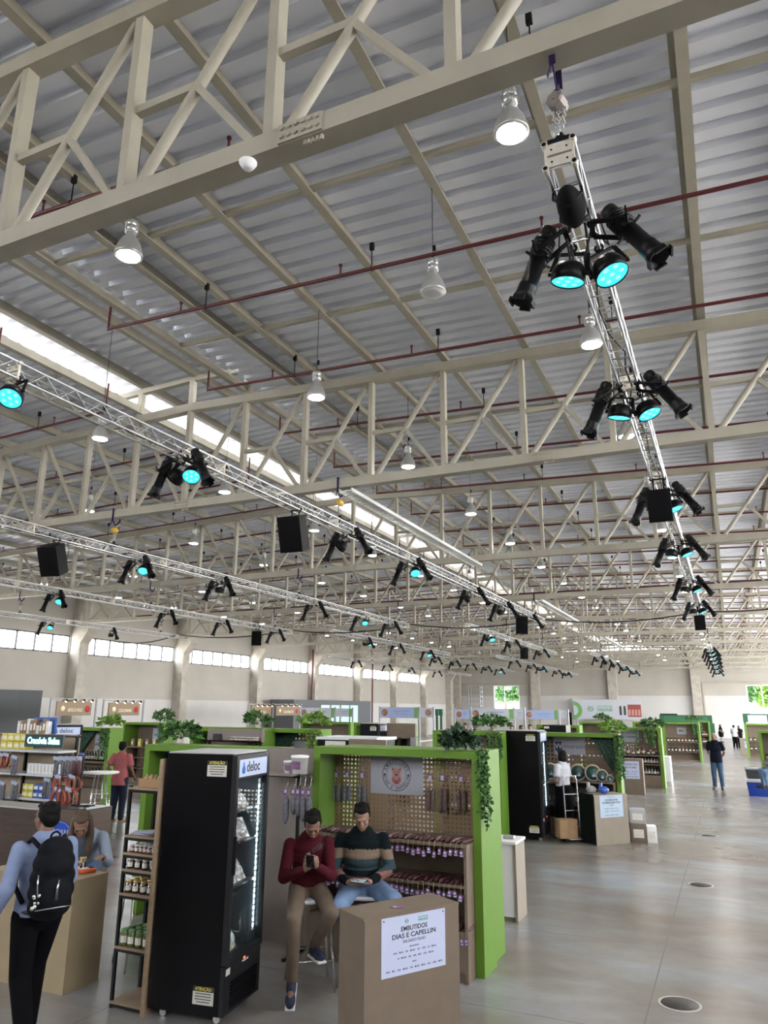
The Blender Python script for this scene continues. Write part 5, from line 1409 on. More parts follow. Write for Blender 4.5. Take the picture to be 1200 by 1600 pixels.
# ---- far visitors
COLS = {'white': WTEE, 'black': BLKTR, 'pink': mat('pink top', (.55, .3, .3), .8), 'blue': SHIRTB, 'red': mat('red top', (.4, .03, .04), .8), 'beige': mat('beige top', (.5, .42, .32), .8), 'grey': mat('grey top', (.2, .2, .22), .8)}
def visitor(px, py, top_px, rz, top, tr, label, Y=None, hair='short', skirt=False):
    g = P(px, py, Z=0) if Y is None else P(px, py, Y=Y)
    zt = P(px, top_px, Y=g.y).z; h = max(1.3, min(1.85, zt-g.z if Y is None else zt))
    J = stand(h); s_ = random.Random(px); J['wrL'] = (.2*h/1.75, -.2, .95*h/1.75+s_.uniform(0, .15)); J['wrR'] = (-.22*h/1.75, -.15, .92*h/1.75)
    st = dict(skin=SKIN2, top=COLS[top], sleeve='short', shoe=BLKSHOE, haircol=HAIRB, hair=hair, inf=.02, loose=.01, hs=h/1.75)
    if skirt: st.update(skirt=COLS[tr], skirtz=.4)
    else: st.update(trousers=COLS[tr])
    figure(label, (g.x, g.y, 0), R(rz), J, st, voxel=.02, detail=False)
visitor(1150, 1169, 1133, 160, 'white', 'black', 'far man in white t-shirt with a round back print standing at the aisle end')
visitor(1158, 1169, 1134, 20, 'black', 'black', 'far person in black beside the white t-shirt at the aisle end')
visitor(1128, 1160, 1132, 90, 'black', 'black', 'far woman in a dark dress by the pale closed gate', skirt=True, hair='bob')
visitor(1098, 1166, 1137, 60, 'pink', 'black', 'far person in a pink top at a counter of the last aisle booth', hair='tied')
visitor(1107, 1162, 1140, -60, 'white', 'black', 'far person in white behind the pink top at the last aisle booth')
# ================================================================== left side: counter, rack, second booth, sausage stall
counter(-6.24, 5.71, 1.16, .42, .93, 0, 'plain beige fibreboard counter between the backpack man and the leaning woman', mat('yellowish board', (.30, .235, .145), .6, var=.06, vscale=5))
JARG = mat('jar of dark preserve', (.045, .02, .012), .12, coat=.5); JARR = mat('jar of red jam', (.14, .03, .03), .12, coat=.5); JARGR = mat('jar of pickles', (.10, .13, .04), .12, coat=.5); LIDG = mat('golden lid', (.50, .36, .12), .3, metal=.8); LIDW = mat('white lid', (.7, .7, .68), .4); LIDGR = mat('green lid', (.10, .22, .08), .35); JLBL = mat('jar label', (.66, .64, .58), .6, var=.2, vscale=90)
JARS = {}
def jar(x, y, z, label, grp, body, lid, r=.034, h=.095, rz=0.):
    key = (body.name, lid.name, r, h)
    if key not in JARS:
        t = thing('jar', 'x', 'jar', (0, 0, 0))
        MB().lathe([(0, 0), (r*.92, 0), (r, .006), (r, h*.72), (r*.8, h*.82), (r*.8, h*.84), (0, h*.84)], n=14).build('glass_body', body, t)
        MB().lathe([(r*.86, h*.83), (r*.88, h*.84), (r*.88, h*.98), (r*.82, h), (0, h)], n=14).build('lid', lid, t)
        n = 6; m = MB(); vs = []
        for i in range(n+1):
            a = -PI/2-.75+1.5*i/n
            for zz in (.2, .62): vs.append(((r+.001)*math.cos(a), (r+.001)*math.sin(a), h*zz))
        m.add(vs, [(2*i, 2*i+2, 2*i+3, 2*i+1) for i in range(n)], True); m.build('label', JLBL, t)
        JARS[key] = t; o = t; o.location = (x, y, z)
    else: o = dup(JARS[key], (x, y, z))
    o.rotation_euler = (0, 0, rz); o['label'] = label; o['group'] = grp
    return o
# things on the left counter
q = P(135, 1364, Z=.93)
t = thing('card_terminal', 'orange card payment terminal lying on the left counter', 'card terminal', (q.x, q.y, .93), R(-20))
m = MB(); m.rbox((0, 0, .022), (.085, .17, .044), .014); m.build('case', mat('terminal orange', (.60, .11, .03), .35), t, world=False)
m = MB(); m.rbox((0, .045, .045), (.062, .05, .004), .002); m.mat(1)
for i in range(3):
    for j in range(4): m.rbox((-.02+.02*i, -.06+.02*j, .046), (.014, .012, .005), .002)
m.build('keypad', [PHONEM, WHITE], t, world=False)
for px, py, lb, h_ in ((126, 1360, 'jar with golden lid on the left counter, taller, behind', .12), (119, 1364, 'dark jar with label on the left counter, beside the card terminal', .10), (113, 1361, 'dark jar on the left counter, closest to the backpack', .10)):
    q = P(px, py, Z=.93); jar(q.x, q.y+.02, .93, lb, 'jars on the left counter', JARG, LIDG, .036, h_, R(20))
# narrow ladder rack with jars
kx0, kx1, ky0, ky1 = -5.09, -4.72, 5.48, 5.84
t = thing('ladder_rack', 'narrow black metal rack with wooden shelves of jars left of the fridge', 'rack', ((kx0+kx1)/2, ky0, 0))
for x in (kx0, kx1-.025):
    for y in (ky0, ky1-.025): MB().b2((x, y, 0), (x+.025, y+.025, 1.79)).build('upright', BLACKMETAL, t)
KZ = [(.055, WOOD), (.475, WOOD), (.895, WOOD), (1.09, WOOD), (1.225, WOOD), (1.37, WOOD), (1.775, WOOD)]
for i, (z, m_) in enumerate(KZ):
    MB().b2((kx0+.004, ky0-.006, z-.02), (kx1-.004, ky1-.004, z)).build('shelf', m_, t)
    MB().b2((kx0+.025, ky0+.002, z-.045), (kx1-.025, ky0+.02, z-.021)).build('rail', BLACKMETAL, t)
tag(MB().b2((-4.715, 5.44, 0), (-4.68, 5.80, 2.03)).build('tall_board', WOOD), 'tall narrow wooden panel between the jar rack and the fridge', 'board')
for zi, (z, b_, l_, r, h_, nx, ny, nm) in enumerate(((.475, JARGR, LIDGR, .038, .13, 4, 3, 'the lowest jar shelf of the black rack'), (.895, JARG, LIDG, .036, .10, 4, 3, 'the middle jar shelf of the black rack'), (1.09, JARG, LIDW, .032, .085, 4, 1, 'the shelf of white-lidded jars of the black rack'), (1.225, JARR, LIDW, .025, .06, 6, 4, 'the upper jar shelf of the black rack'))):
    for i in range(nx):
        for j in range(ny):
            jar(kx0+.06+(kx1-kx0-.12)*i/(nx-1), ky0+.05+j*(r*2+.012), z, 'small labelled jar standing on %s' % nm, 'jars on '+nm, b_, l_, r, h_, R(random.uniform(15, 50)))
t = thing('cardboard_tray', 'brown cardboard tray of small bags on top of the black rack', 'tray', (-4.9, 5.62, 1.775))
m = MB(); m.b2((-5.02, 5.52, 1.775), (-4.74, 5.76, 1.78))
for a, b_ in (((-5.02, 5.52), (-4.74, 5.526)), ((-5.02, 5.754), (-4.74, 5.76)), ((-5.02, 5.526), (-5.014, 5.754)), ((-4.746, 5.526), (-4.74, 5.754))): m.b2((*a, 1.78), (*b_, 1.85))
m.build('tray', mat('cardboard', (.36, .23, .13), .8, var=.08), t)
for i in range(5):
    x = -4.985+i*.053; k_ = MB(); k_.prism([(x, 5.55), (x+.042, 5.55), (x+.042, 5.585), (x, 5.585)], 1.781, 1.86+.012*(i % 2)); k_.prism([(x+.012, 5.56), (x+.03, 5.56), (x+.03, 5.575), (x+.012, 5.575)], 1.86, 1.885)
    tag(k_.build('kraft_bag', mat('kraft paper', (.42, .30, .19), .8)), 'small kraft paper bag standing in the cardboard tray on the rack', 'bag', 'kraft bags in the tray')
for i, (dx, a, m_) in enumerate(((0, .1, PAPER), (.05, -.2, mat('dark magazine', (.06, .07, .1), .4)), (-.03, .3, PAPER))):
    b_ = MB(); b_.box((-4.93+dx, 5.6, 1.373+.006*i), (.20, .15, .006), a); tag(b_.build('magazine', m_), ('lowest magazine on the upper rack shelf', 'dark magazine in the middle of the rack shelf pile', 'white magazine on top of the rack shelf pile')[i], 'magazine')
# bar stools behind it
for x, y, rz, lb in ((-5.62, 6.42, R(150), 'white chrome bar stool with backrest behind the left counter, beside the leaning woman'), (-5.18, 6.35, R(165), 'white chrome bar stool right behind the jar rack')):
    bar_stool(x, y, rz, lb, back=True, H=.74)
# second green booth behind the fridge, with blue flowered cloth
y2 = 7.75
xa, xb = P(227, 1163, Y=y2).x, -4.99
booth(xa, xb, y2, P(227, 1163, Y=y2).z, .45, 'lime green booth frame behind the black fridge, hung with blue cloth', 3, back=mat('dim board', (.28, .23, .18), .6))
CLOTH = bpy.data.materials.new('blue flowered cloth'); CLOTH.use_nodes = True
nt = CLOTH.node_tree; b = nt.nodes['Principled BSDF']; tc = nt.nodes.new('ShaderNodeTexCoord'); vo = nt.nodes.new('ShaderNodeTexVoronoi'); vo.inputs['Scale'].default_value = 26
nt.links.new(tc.outputs['Object'], vo.inputs['Vector']); rp = nt.nodes.new('ShaderNodeValToRGB'); nt.links.new(vo.outputs['Distance'], rp.inputs[0])
rp.color_ramp.elements[0].color = (.30, .34, .42, 1); rp.color_ramp.elements[0].position = .16; rp.color_ramp.elements[1].color = (.012, .03, .13, 1); rp.color_ramp.elements[1].position = .26
nt.links.new(rp.outputs[0], b.inputs['Base Color']); b.inputs['Roughness'].default_value = .9
def drape(label, x0, x1, y, zt, zb, m, slant=0., amp=.02, nm='drape', group=None):
    mb = MB(); n, k = 26, 8; vs = []
    for j in range(k+1):
        f = j/k
        for i in range(n+1):
            u = i/n; xx = x0+(x1-x0)*(u*(1-slant*f) if slant >= 0 else 1-(1-u)*(1+slant*f))
            vs.append((xx, y+amp*math.sin(u*22)*(.4+.6*f), zt+(zb-zt)*f*(1-.12*math.sin(u*PI))))
    mb.add(vs, [(j*(n+1)+i, j*(n+1)+i+1, (j+1)*(n+1)+i+1, (j+1)*(n+1)+i) for j in range(k) for i in range(n)], True)
    o = mb.build(nm, m); o.modifiers.new('thick', 'SOLIDIFY').thickness = .004
    return tag(o, label, 'cloth', group)
drape('blue flowered cloth hanging inside the booth behind the fridge', xa+.1, xa+.72, y2+.3, 1.92, 1.15, CLOTH, .3)
drape('lower gathered end of blue flowered cloth below the booth shelf', xa+.12, xa+.4, y2+.2, 1.12, .82, CLOTH, .5)
bush('leafy dark green plant on top of the booth behind the fridge', (xa+.42, y2+.2, 2.13), (.27, .16, .14), 75, LEAF, leaf=.10, seed=11)
tag(MB().b2((xa+.35, y2+.02, .85), (xa+.75, y2+.04, 1.15)).build('white_card', PAPER), 'white card leaning below the blue cloth behind the rack', 'card')
# ---- sausage stall at the far left: gondola shelves, dark counter, neon sign
gy = 9.3
def gz(py): return P(45, py, Y=gy).z
gx0, gx1 = -12.3, P(88, 1200, Y=gy).x
t = thing('gondola_shelf', 'metal gondola shelving stacked with sausages and boxes at the left edge', 'shelving', ((gx0+gx1)/2, gy, 0))
GONB = mat('gondola back', (.26, .20, .14), .6); 
MB().b2((gx0, gy+.42, .1), (gx1, gy+.45, 1.95)).build('back_panel', GONB, t)
for x in (gx0, (gx0+gx1)/2-.2, gx1-.04): MB().b2((x, gy+.38, 0), (x+.04, gy+.42, 2.0)).build('upright', BLACKMETAL, t)
GZ = [gz(1247), gz(1209), gz(1172)]
for z in GZ:
    MB().b2((gx0, gy, z-.035), (gx1, gy+.4, z)).build('shelf', mat('shelf grey', (.5, .52, .55), .4), t)
MB().b2((gx0, gy, .0), (gx1, gy+.42, .14)).build('base', BLACKMETAL, t)
BX = [mat('blue pack', (.03, .10, .42), .4, var=.5, vscale=14), mat('yellow pack', (.55, .48, .08), .4, var=.4, vscale=14), mat('white pack', (.6, .62, .66), .4, var=.35, vscale=14), mat('brown pack', (.22, .14, .09), .5, var=.4, vscale=14), mat('grey pack', (.3, .31, .33), .5, var=.3, vscale=14)]
def boxpack(x, y, z, w_, d, h, m, label, grp, rz=0):
    t = thing('product_box', label, 'box', (x, y, z), rz, group=grp)
    MB().rbox((0, 0, h/2), (w_, d, h), .004).build('carton', m, t, world=False)
    f = MB().b2((-w_*.32, -d/2-.001, h*.25), (w_*.32, -d/2, h*.7)); f.build('label', JLBL, t, world=False)
    return t
rnd = random.Random(5)
for i in range(9):
    x = P(2+10*i, 1160, Y=gy).x
    if i < 4:
        for k in range(2): boxpack(x, gy+.13, GZ[2]+k*.13, .15, .16, .125, BX[1], 'yellow and white carton on the top gondola shelf', 'yellow cartons on the top gondola shelf')
for i in range(9):
    x = P(38+5.6*i, 1205, Y=gy).x
    t = boxpack(x, gy+.12, GZ[1], .075, .08, .16, BX[2], 'small blue and white bag in the row on the second gondola shelf', 'white bags on the second gondola shelf')
for i in range(5):
    x = P(34+8.5*i, 1240, Y=gy).x
    for k in range(2): boxpack(x, gy+.13, GZ[0]+k*.11, .125, .16, .105, BX[1] if i < 2 else BX[0], 'yellow carton on the lowest gondola shelf' if i < 2 else 'blue carton on the lowest gondola shelf', 'cartons on the lowest gondola shelf')
for i in range(10):
    x = P(1+5*i, 1140, Y=gy).x; h_ = rnd.uniform(.14, .26); zt_ = 2.0
    boxpack(x, gy+.4, zt_, .07, .08, h_, BX[3] if i % 3 else BX[2], 'bottle-sized brown package on top of the gondola shelving' if i % 3 else 'white package on top of the gondola shelving', 'packages on top of the gondola')
tag(MB().b2((P(18, 1125, Y=gy).x, gy+.46, 2.0), (P(55, 1125, Y=gy).x, gy+.48, P(18, 1121, Y=gy).z)).build('backboard', mat('blue board', (.03, .10, .33), .5)), 'blue board standing behind the packages at the left edge', 'board')
MB_top = tag(MB().b2((gx0, gy+.36, 1.98), (gx1, gy+.46, 2.0)).build('top_board', GONB), 'narrow brown board on top of the gondola', 'board')
def bunch(px, py, Y, n, L, m, label, grp, ring=False, zt=None):
    q = P(px, py, Y=Y); t = thing('sausage_bunch', label, 'sausage', (q.x, Y, q.z), group=grp)
    r_ = random.Random(px)
    for i in range(n):
        dx = (i-(n-1)/2)*.045
        b_ = MB()
        if ring:
            b_.ring((q.x+dx*1.6, Y-.03+.02*(i % 2), q.z-L*.5), L*.42, .021, (.25*(-1)**i, 1, 0), 20, 8, PI/2+.25, PI/2+2*PI-.25)
        else:
            b_.lathe([(.004, 0), (.02, -.02), (.026, -.08), (.026, -L+.05), (.006, -L)], (q.x+dx, Y-.03-.02*(i % 2), q.z-.02), (r_.uniform(-.12, .12), 0, 1), n=9)
        b_.build('sausage', m, t)
    s_ = MB().tube([(q.x-.06, Y, q.z+.03), (q.x, Y-.02, q.z-.01), (q.x+.06, Y, q.z+.03)], .004, 5); s_.cyl((q.x, Y-.02, q.z-.02), (q.x, Y+.05, q.z+.07), .004, n=5); s_.build('string', STRING, t)
    g_ = MB()
    for i in range(3): g_.box((q.x+(i-1)*.045, Y-.06, q.z+.0-.01*i), (.05, .003, .055), M=Matrix.Rotation(.4*(i-1), 3, 'Y'))
    g_.build('paper_tag', [mat('blue tag', (.35, .42, .62), .5)], t)
for px, py, n, L, m_, rg, lb in ((5, 1178, 2, .24, SAUSAGE, True, 'two ring sausages hanging from the top gondola shelf, at the photo edge'), (14, 1178, 2, .22, SAUSAGE, True, 'two ring sausages under the top gondola shelf beside the grey bunch'),
        (27, 1182, 3, .28, SALAMI_GREY, False, 'bunch of grey salamis hanging from the top gondola shelf'), (7, 1222, 3, .33, SALAMI_GREY, False, 'bunch of long grey salamis hanging under the second gondola shelf'), (27, 1222, 3, .27, SALAMI_GREY, False, 'bunch of grey salamis left of the yellow cartons'),
        (78, 1217, 4, .27, SALAMI_GREY, False, 'bunch of grey salamis at the right end of the gondola')):
    bunch(px, py, gy-.02, n, L, m_, lb, 'sausages hanging on the gondola', rg)
# free-standing sausage rack right of the gondola
sy = 9.0
t = thing('sausage_rack', 'low display rack hung with grey and red sausages beside the gondola', 'rack', (P(108, 1258, Y=sy).x, sy, 0))
x0_, x1_ = P(88, 1180, Y=sy).x, P(131, 1180, Y=sy).x
for x in (x0_, x1_): MB().b2((x-.012, sy-.012, .9), (x+.012, sy+.012, P(90, 1178, Y=sy).z)).build('upright', BLACKMETAL, t)
for py in (1180, 1212, 1229): MB().cyl((x0_, sy, P(110, py, Y=sy).z), (x1_, sy, P(110, py, Y=sy).z), .008, n=8).build('rod', BLACKMETAL, t)
for i, px in enumerate((93, 102, 111, 120, 128)): bunch(px, 1184, sy-.01, 2, .26, SALAMI_GREY if i < 3 else SALAMI_DARK, 'pair of %s salamis on the top rod of the sausage rack' % ('grey' if i < 3 else 'dark red'), 'salamis on the sausage rack')
for i, px in enumerate((95, 117)): bunch(px, 1212, sy-.01, 2, .25, SAUSAGE, 'red ring sausages on the middle rod of the sausage rack, %s' % ('beside the gondola' if i == 0 else 'on its aisle side'), 'ring sausages', True)
for i, px in enumerate((95, 112)): bunch(px, 1232, sy-.01, 3, .30, SAUSAGE, 'large red ring sausages on the lowest rod of the sausage rack, %s' % ('beside the gondola' if i == 0 else 'on its aisle side'), 'ring sausages', True)
counter(-10.55, 8.62, 2.2, .45, 1.0, 0, 'long dark brown counter at the left edge of the photo', DARKWOOD, mat('pale counter top', (.4, .38, .36), .35))
counter(-9.05, 8.78, .74, .5, 1.02, 0, 'mid brown counter with a round blue sign, behind the leaning woman', BROWN, mat('black counter top', (.02, .02, .02), .3))
q = P(93, 1302, Y=8.52)
def oval(p_): p_.m = 0; p_.prism([(.24*math.cos(2*PI*i/30), .15*math.sin(2*PI*i/30)) for i in range(30)], -.004, .0005)
M_ = face((q.x, 8.512, q.z)); 
t = thing('oval_sign', 'oval blue sign with white lettering on the brown counter', 'sign', M_.translation)
m = MB(); m.X = M_; m.prism([(.24*math.cos(2*PI*i/30), .17*math.sin(2*PI*i/30)) for i in range(30)], -.012, 0); m.build('plate', BLUE, t)
m = MB(); m.tube([M_ @ Vector((.225*math.cos(2*PI*i/30), .155*math.sin(2*PI*i/30), .001)) for i in range(31)], .003, 4)
m.text('MACHULE', M_ @ Matrix.Translation((0, .02, .0005)), .09, .001, bold=True, width=.38); m.text('embutidos artesanais', M_ @ Matrix.Translation((0, -.055, .0005)), .03, .001, width=.26); m.build('print', PAPER, t)
t = thing('tablet', 'dark flat tablet lying on the brown counter', 'tablet', (-9.1, 8.85, 1.02)); m = MB().rbox((-9.1, 8.85, 1.03), (.3, .2, .02), .006); m.build('case', PHONEM, t)
# neon sign hanging from the gondola
q0, q1 = P(40, 1147, Y=gy-.2), P(97, 1169, Y=gy-.2)
t = thing('neon_sign', 'dark panel sign with glowing turquoise Cracóvia Suína lettering', 'sign', ((q0.x+q1.x)/2, gy-.2, q1.z))
MB().b2((q0.x, gy-.2, q1.z), (q1.x, gy-.17, q0.z)).build('panel', mat('dark teal panel', (.01, .03, .035), .4), t)
MB().b2((q0.x+.1, gy-.17, q1.z+.05), (q0.x+.13, gy+.4, q1.z+.08)).build('bracket', BLACKMETAL, t)
m = MB(); Mn = face(((q0.x+q1.x)/2, gy-.203, (q0.z+q1.z)/2)); m.text('Cracóvia Suína', Mn, .15, .006, bold=True, width=(q1.x-q0.x)*.84); m.build('neon_lettering', emis('neon turquoise', (.25, .8, 1.0), 1.2), t)
# second deloc fridge behind the neon sign
qf = P(101, 1133, Y=11.3)
fridge((qf.x-.33, 11.3+.33, 0), R(-38), .66, .62, qf.z, 'black glass-door fridge with a deloc header behind the neon sign', lit=True)
# booths of the left row
LB = [(103, 172, 1137, 15.2, .5, 'green market booth with bottles behind the man in pink', 'AROMA'), (193, 252, 1129, 20.5, .7, 'small green market booth far behind the man in pink', None)]
BOTTLE = mat('dark bottle glass', (.012, .010, .008), .12, coat=.5); BLBL = mat('bottle label', (.55, .52, .45), .6)
BOT = {}
def bottle(x, y, z, label, grp, m=BOTTLE, h=.28, r=.036):
    key = (m.name, h, r)
    if key not in BOT:
        t = thing('bottle', 'x', 'bottle', (0, 0, 0))
        MB().lathe([(0, 0), (r, 0), (r, h*.58), (r*.4, h*.74), (r*.36, h*.95), (0, h*.95)], n=12).build('glass', m, t)
        MB().lathe([(r*.4, h*.9), (r*.42, h), (0, h)], n=10).build('cap', LIDG, t)
        MB().lathe([(r*1.02, h*.16), (r*1.02, h*.44)], n=12).build('label', BLBL, t)
        BOT[key] = t; o = t; o.location = (x, y, z)
    else: o = dup(BOT[key], (x, y, z))
    o['label'] = label; o['group'] = grp
    return o
DRAPEM = mat('green striped cloth', (.05, .09, .07), .9, var=.5, vscale=25)
def far_booth(pxl, pxr, pyt, Y, depth, label, peg=3):
    xl, xr = P(pxl, pyt, Y=Y).x, P(pxr, pyt, Y=Y).x; H = P((pxl+pxr)/2, pyt, Y=Y).z
    booth(xl, xr, Y, H, depth, label, peg, post=.09); return xl, xr, H
xl, xr, H = far_booth(*LB[0][:5], LB[0][5])
sign('pale sign board of the booth behind the man in pink', face(((xl+xr)/2+.1, 15.2+.46, H-.45)), .5, .55, GREYSIGN, [('SABORES DA', 0, .12, .07), ('ARONA', 0, 0, .14, 0, True), ('café', .08, -.14, .07)])
cabinet(xl+.1, xr-.1, 15.22, 15.66, 1.05, (.7, .38), 'shelf cabinet with bottles in the booth behind the man in pink', MDF, closed=.38)
for i in range(9): bottle(xl+.62+i*.1, 15.45, 1.05, 'dark bottle on the counter of the booth behind the man in pink', 'bottles behind the man in pink')
for i in range(12): bottle(xl+.2+i*.12, 15.4, .7, 'dark bottle on the inner shelf of the booth behind the man in pink', 'bottles on the inner shelf there', h=.22)
boxpack(xl+.42, 15.45, 1.05, .36, .2, .2, BX[0], 'blue box beside the bottles of the booth behind the man in pink', None)
drape('green cloth swag in the left corner of the booth behind the man in pink', xl+.1, xl+.7, 15.6, H-.1, H-.75, DRAPEM, .85)
bush('bushy yellow-green plant trailing over the corner of the booth behind the man in pink', (xr-.2, 15.4, H+.12), (.35, .25, .2), 70, LEAF2, leaf=.12, seed=21, trail=((xr-.15, 15.17, H), .75, .12, 8), tm=LEAF)
xl, xr, H = far_booth(*LB[1][:5], LB[1][5])
sign('white sign with a round mark in the small far left booth', face(((xl+xr)/2+.2, 20.5+.67, H-.42)), .55, .45, PAPER, [('café', -.12, 0, .12, 0, True)], lambda p_: (setattr(p_, 'm', 0), p_.tube([(.13+.1*math.cos(2*PI*i/20), .1*math.sin(2*PI*i/20), .001) for i in range(21)], .006, 4)))
cabinet(xl+.1, xr-.1, 20.6, 21.2, 1.1, (.75, .4), 'brown shelf cabinet in the small far left booth', MDF, closed=.0, div=((xl+xr)/2,))
for i in range(5): boxpack(xl+.3+i*.33, 20.75, 1.1, .13, .12, .26, BX[1] if i % 2 else BX[3], 'kraft pouch standing on the cabinet of the small far left booth', 'pouches in the small far left booth')
bush('green plant on the corner of the small far left booth', (xr-.1, 20.7, H+.15), (.4, .25, .3), 60, LEAF, leaf=.13, seed=22, trail=((xr+.05, 20.45, H), .7, .1, 6))
# chairs and tables around the pink man
WT = mat('white table top', (.75, .75, .76), .35)
def bar_table(x, y, r, H, label):
    t = thing('bar_table', label, 'table', (x, y, 0)); MB().lathe([(0, H-.025), (r, H-.025), (r, H), (0, H)], (x, y, 0), n=28).build('top', WT, t)
    for i in range(4):
        a = i*PI/2+.4; MB().tube([(x+.1*math.cos(a), y+.1*math.sin(a), H-.03), (x+r*.75*math.cos(a), y+r*.75*math.sin(a), .0)], .012, 8).build('leg', CHROME, t)
q = P(158, 1206, Y=11.0); bar_table(q.x, 11.0, .33, q.z, 'white high table beside the man in pink')
q = P(146, 1268, Y=9.6); bar_stool(q.x, 9.6, R(20), 'white stool with chrome back behind the head of the leaning woman', True, .74)
q = P(116, 1258, Y=9.9); bar_stool(q.x, 9.9, R(200), 'white chrome stool with ladder back beside the sausage rack', True, .74)
# ---- wall signs, grey boxes along the left wall
SIGNB = mat('brown fascia', (.25, .18, .12), .6); WARM = emis('sign warm light', (1, .72, .35), 2.0)
def fascia(pxl, pxr, pyt, pyb, X, label, words, red=True):
    a, c = P(pxl, pyt, X=X), P(pxr, pyt, X=X); zb_ = P((pxl+pxr)/2, pyb, X=X).z; zt_ = (a.z+c.z)/2; Lh = c.y-a.y; zc_ = (zt_+zb_)/2; h_ = zt_-zb_
    t = thing('fascia_sign', label, 'sign', (X, (a.y+c.y)/2, zb_))
    MB().b2((X-.05, a.y, zb_), (X, c.y, zt_)).build('board', SIGNB, t)
    tr = MB()
    for y in (a.y-.25, c.y+.25): tr.b2((X-.06, y-.03, 0), (X, y+.03, zt_+.12))
    tr.b2((X-.06, a.y-.25, zt_+.06), (X, c.y+.25, zt_+.1)); tr.build('aluminium_frame', POLE, t)
    Mx = Matrix.Translation((X+.004, (a.y+c.y)/2, zc_)) @ Matrix.Rotation(PI/2, 4, 'Z') @ Matrix.Rotation(PI/2, 4, 'X')
    p_ = MB(); p_.text(words, Mx @ Matrix.Translation((Lh*.02, -h_*.12, 0)), h_*.34, .002, bold=True, width=Lh*.42); p_.X = Mx
    p_.lathe([(h_*.2, 0), (h_*.2, .003), (0, .003)], (-Lh*.34, .0, 0), n=16)
    if red: p_.mat(1).lathe([(h_*.24, 0), (h_*.24, .003), (0, .003)], (Lh*.38, -.02, 0), n=18)
    p_.build('lettering', [mat('cream lettering', (.75, .66, .45), .5), REDINK], t)
    for i in range(4):
        y = a.y+Lh*(.12+.25*i); l_ = MB(); l_.cyl((X+.0, y, zt_+.02), (X+.22, y, zt_+.08), .012, n=6); l_.lathe([(.03, 0), (.05, -.09), (.0, -.03)], (X+.22, y, zt_+.08), (-.3, 0, 1), n=10); l_.mat(1).ball((X+.20, y, zt_+.0), .035, n=8, m=6)
        l_.build('spot_lamp', [BLACKMETAL, WARM], t)
fascia(90, 144, 1096, 1118, -21.5, 'brown fascia sign with four warm lamps, closest to the left edge', 'EMPÓRIO DO PARQUE')
fascia(171, 219, 1098, 1118, -21.5, 'brown fascia sign with four warm lamps, right of the first concrete column', 'COLONIAIS')
fascia(394, 424, 1103, 1119, -21.5, 'glowing amber fascia sign in front of the third concrete column', 'CERVEJA', False)
fascia(432, 468, 1103, 1118, -21.5, 'brown fascia sign in front of the dark grey cabin', 'QUEIJOS')
GREYW = mat('dark grey partition', (.055, .06, .065), .6)
t = thing('partition_wall', 'dark grey partition wall at the left edge under the strip windows', 'partition', (-25.0, 19.8, 0))
for k_ in range(4): MB().b2((-25.05, 17.4+k_*1.03, 0), (-24.9, 18.42+k_*1.03, P(30, 1078, X=-25).z)).build('panel', GREYW, t)
a, c = P(437, 1093, X=-24.5), P(560, 1093, X=-24.5)
t = thing('cabin', 'dark grey site cabin with pale lit windows against the long wall', 'cabin', (-24.8, (a.y+c.y)/2, 0))
zt_ = a.z
MB().b2((-25.2, a.y, 0), (-23.5, c.y, zt_)).build('body', mat('cabin grey', (.10, .105, .115), .6), t)
yb, yc_ = P(500, 1100, X=-23.5).y, P(560, 1100, X=-23.5).y
for i in range(4):
    y0_ = yb+(yc_-yb)*i/4; MB().b2((-23.52, y0_+.15, zt_-1.7), (-23.48, y0_+(yc_-yb)/4-.1, zt_-.3)).build('window_pane', emis('cabin window light', (.65, .95, .95), .22), t)
for i, px in enumerate((488, 582)):
    y = P(px, 1060, X=XL+.7).y; tag(MB().cyl((XL+.7, y, 0), (XL+.7, y, 6.2), .07, n=8).build('standpipe', REDPIPE), ('red vertical fire pipe beside the fifth wall column', 'thin red fire pipe further along the long wall')[i], 'pipe')
# ================================================================== cheese stand on the aisle
WY = 16.5
xl, xr, H = far_booth(770, 965, 1145, WY, .45, 'green booth frame of the cheese stand with pegboard back', 2)
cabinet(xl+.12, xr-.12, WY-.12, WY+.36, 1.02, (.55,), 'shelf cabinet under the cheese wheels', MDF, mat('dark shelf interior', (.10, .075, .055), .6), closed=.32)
qs0, qs1 = P(865, 1150, Y=WY+.42), P(915, 1180, Y=WY+.42)
M = face(((qs0.x+qs1.x)/2, WY+.425, (qs0.z+qs1.z)/2))
def wit(p_):
    X0 = p_.X
    p_.m = 1; p_.box((-.24, -.02, .001), (.15, .19, .002)); 
    p_.X = None; p_.m = 2; p_.text('W', M @ Matrix.Translation((-.24, -.02, .0022)), .16, .001, bold=True)
    p_.m = 0; p_.text('itmarsum', M @ Matrix.Translation((.10, -.02, .0006)), .14, .001, width=.46); p_.X = X0
sign('pale grey board with the W lettered cheese maker name', M, qs1.x-qs0.x, qs0.z-qs1.z, GREYSIGN, [], wit, mats=[mat('slate lettering', (.07, .09, .13), .5), mat('navy square', (.015, .025, .06), .5), PAPER])
RIND = mat('cheese rind', (.50, .34, .14), .6, var=.15, vscale=20); CHG = mat('green cheese label', (.015, .06, .045), .5)
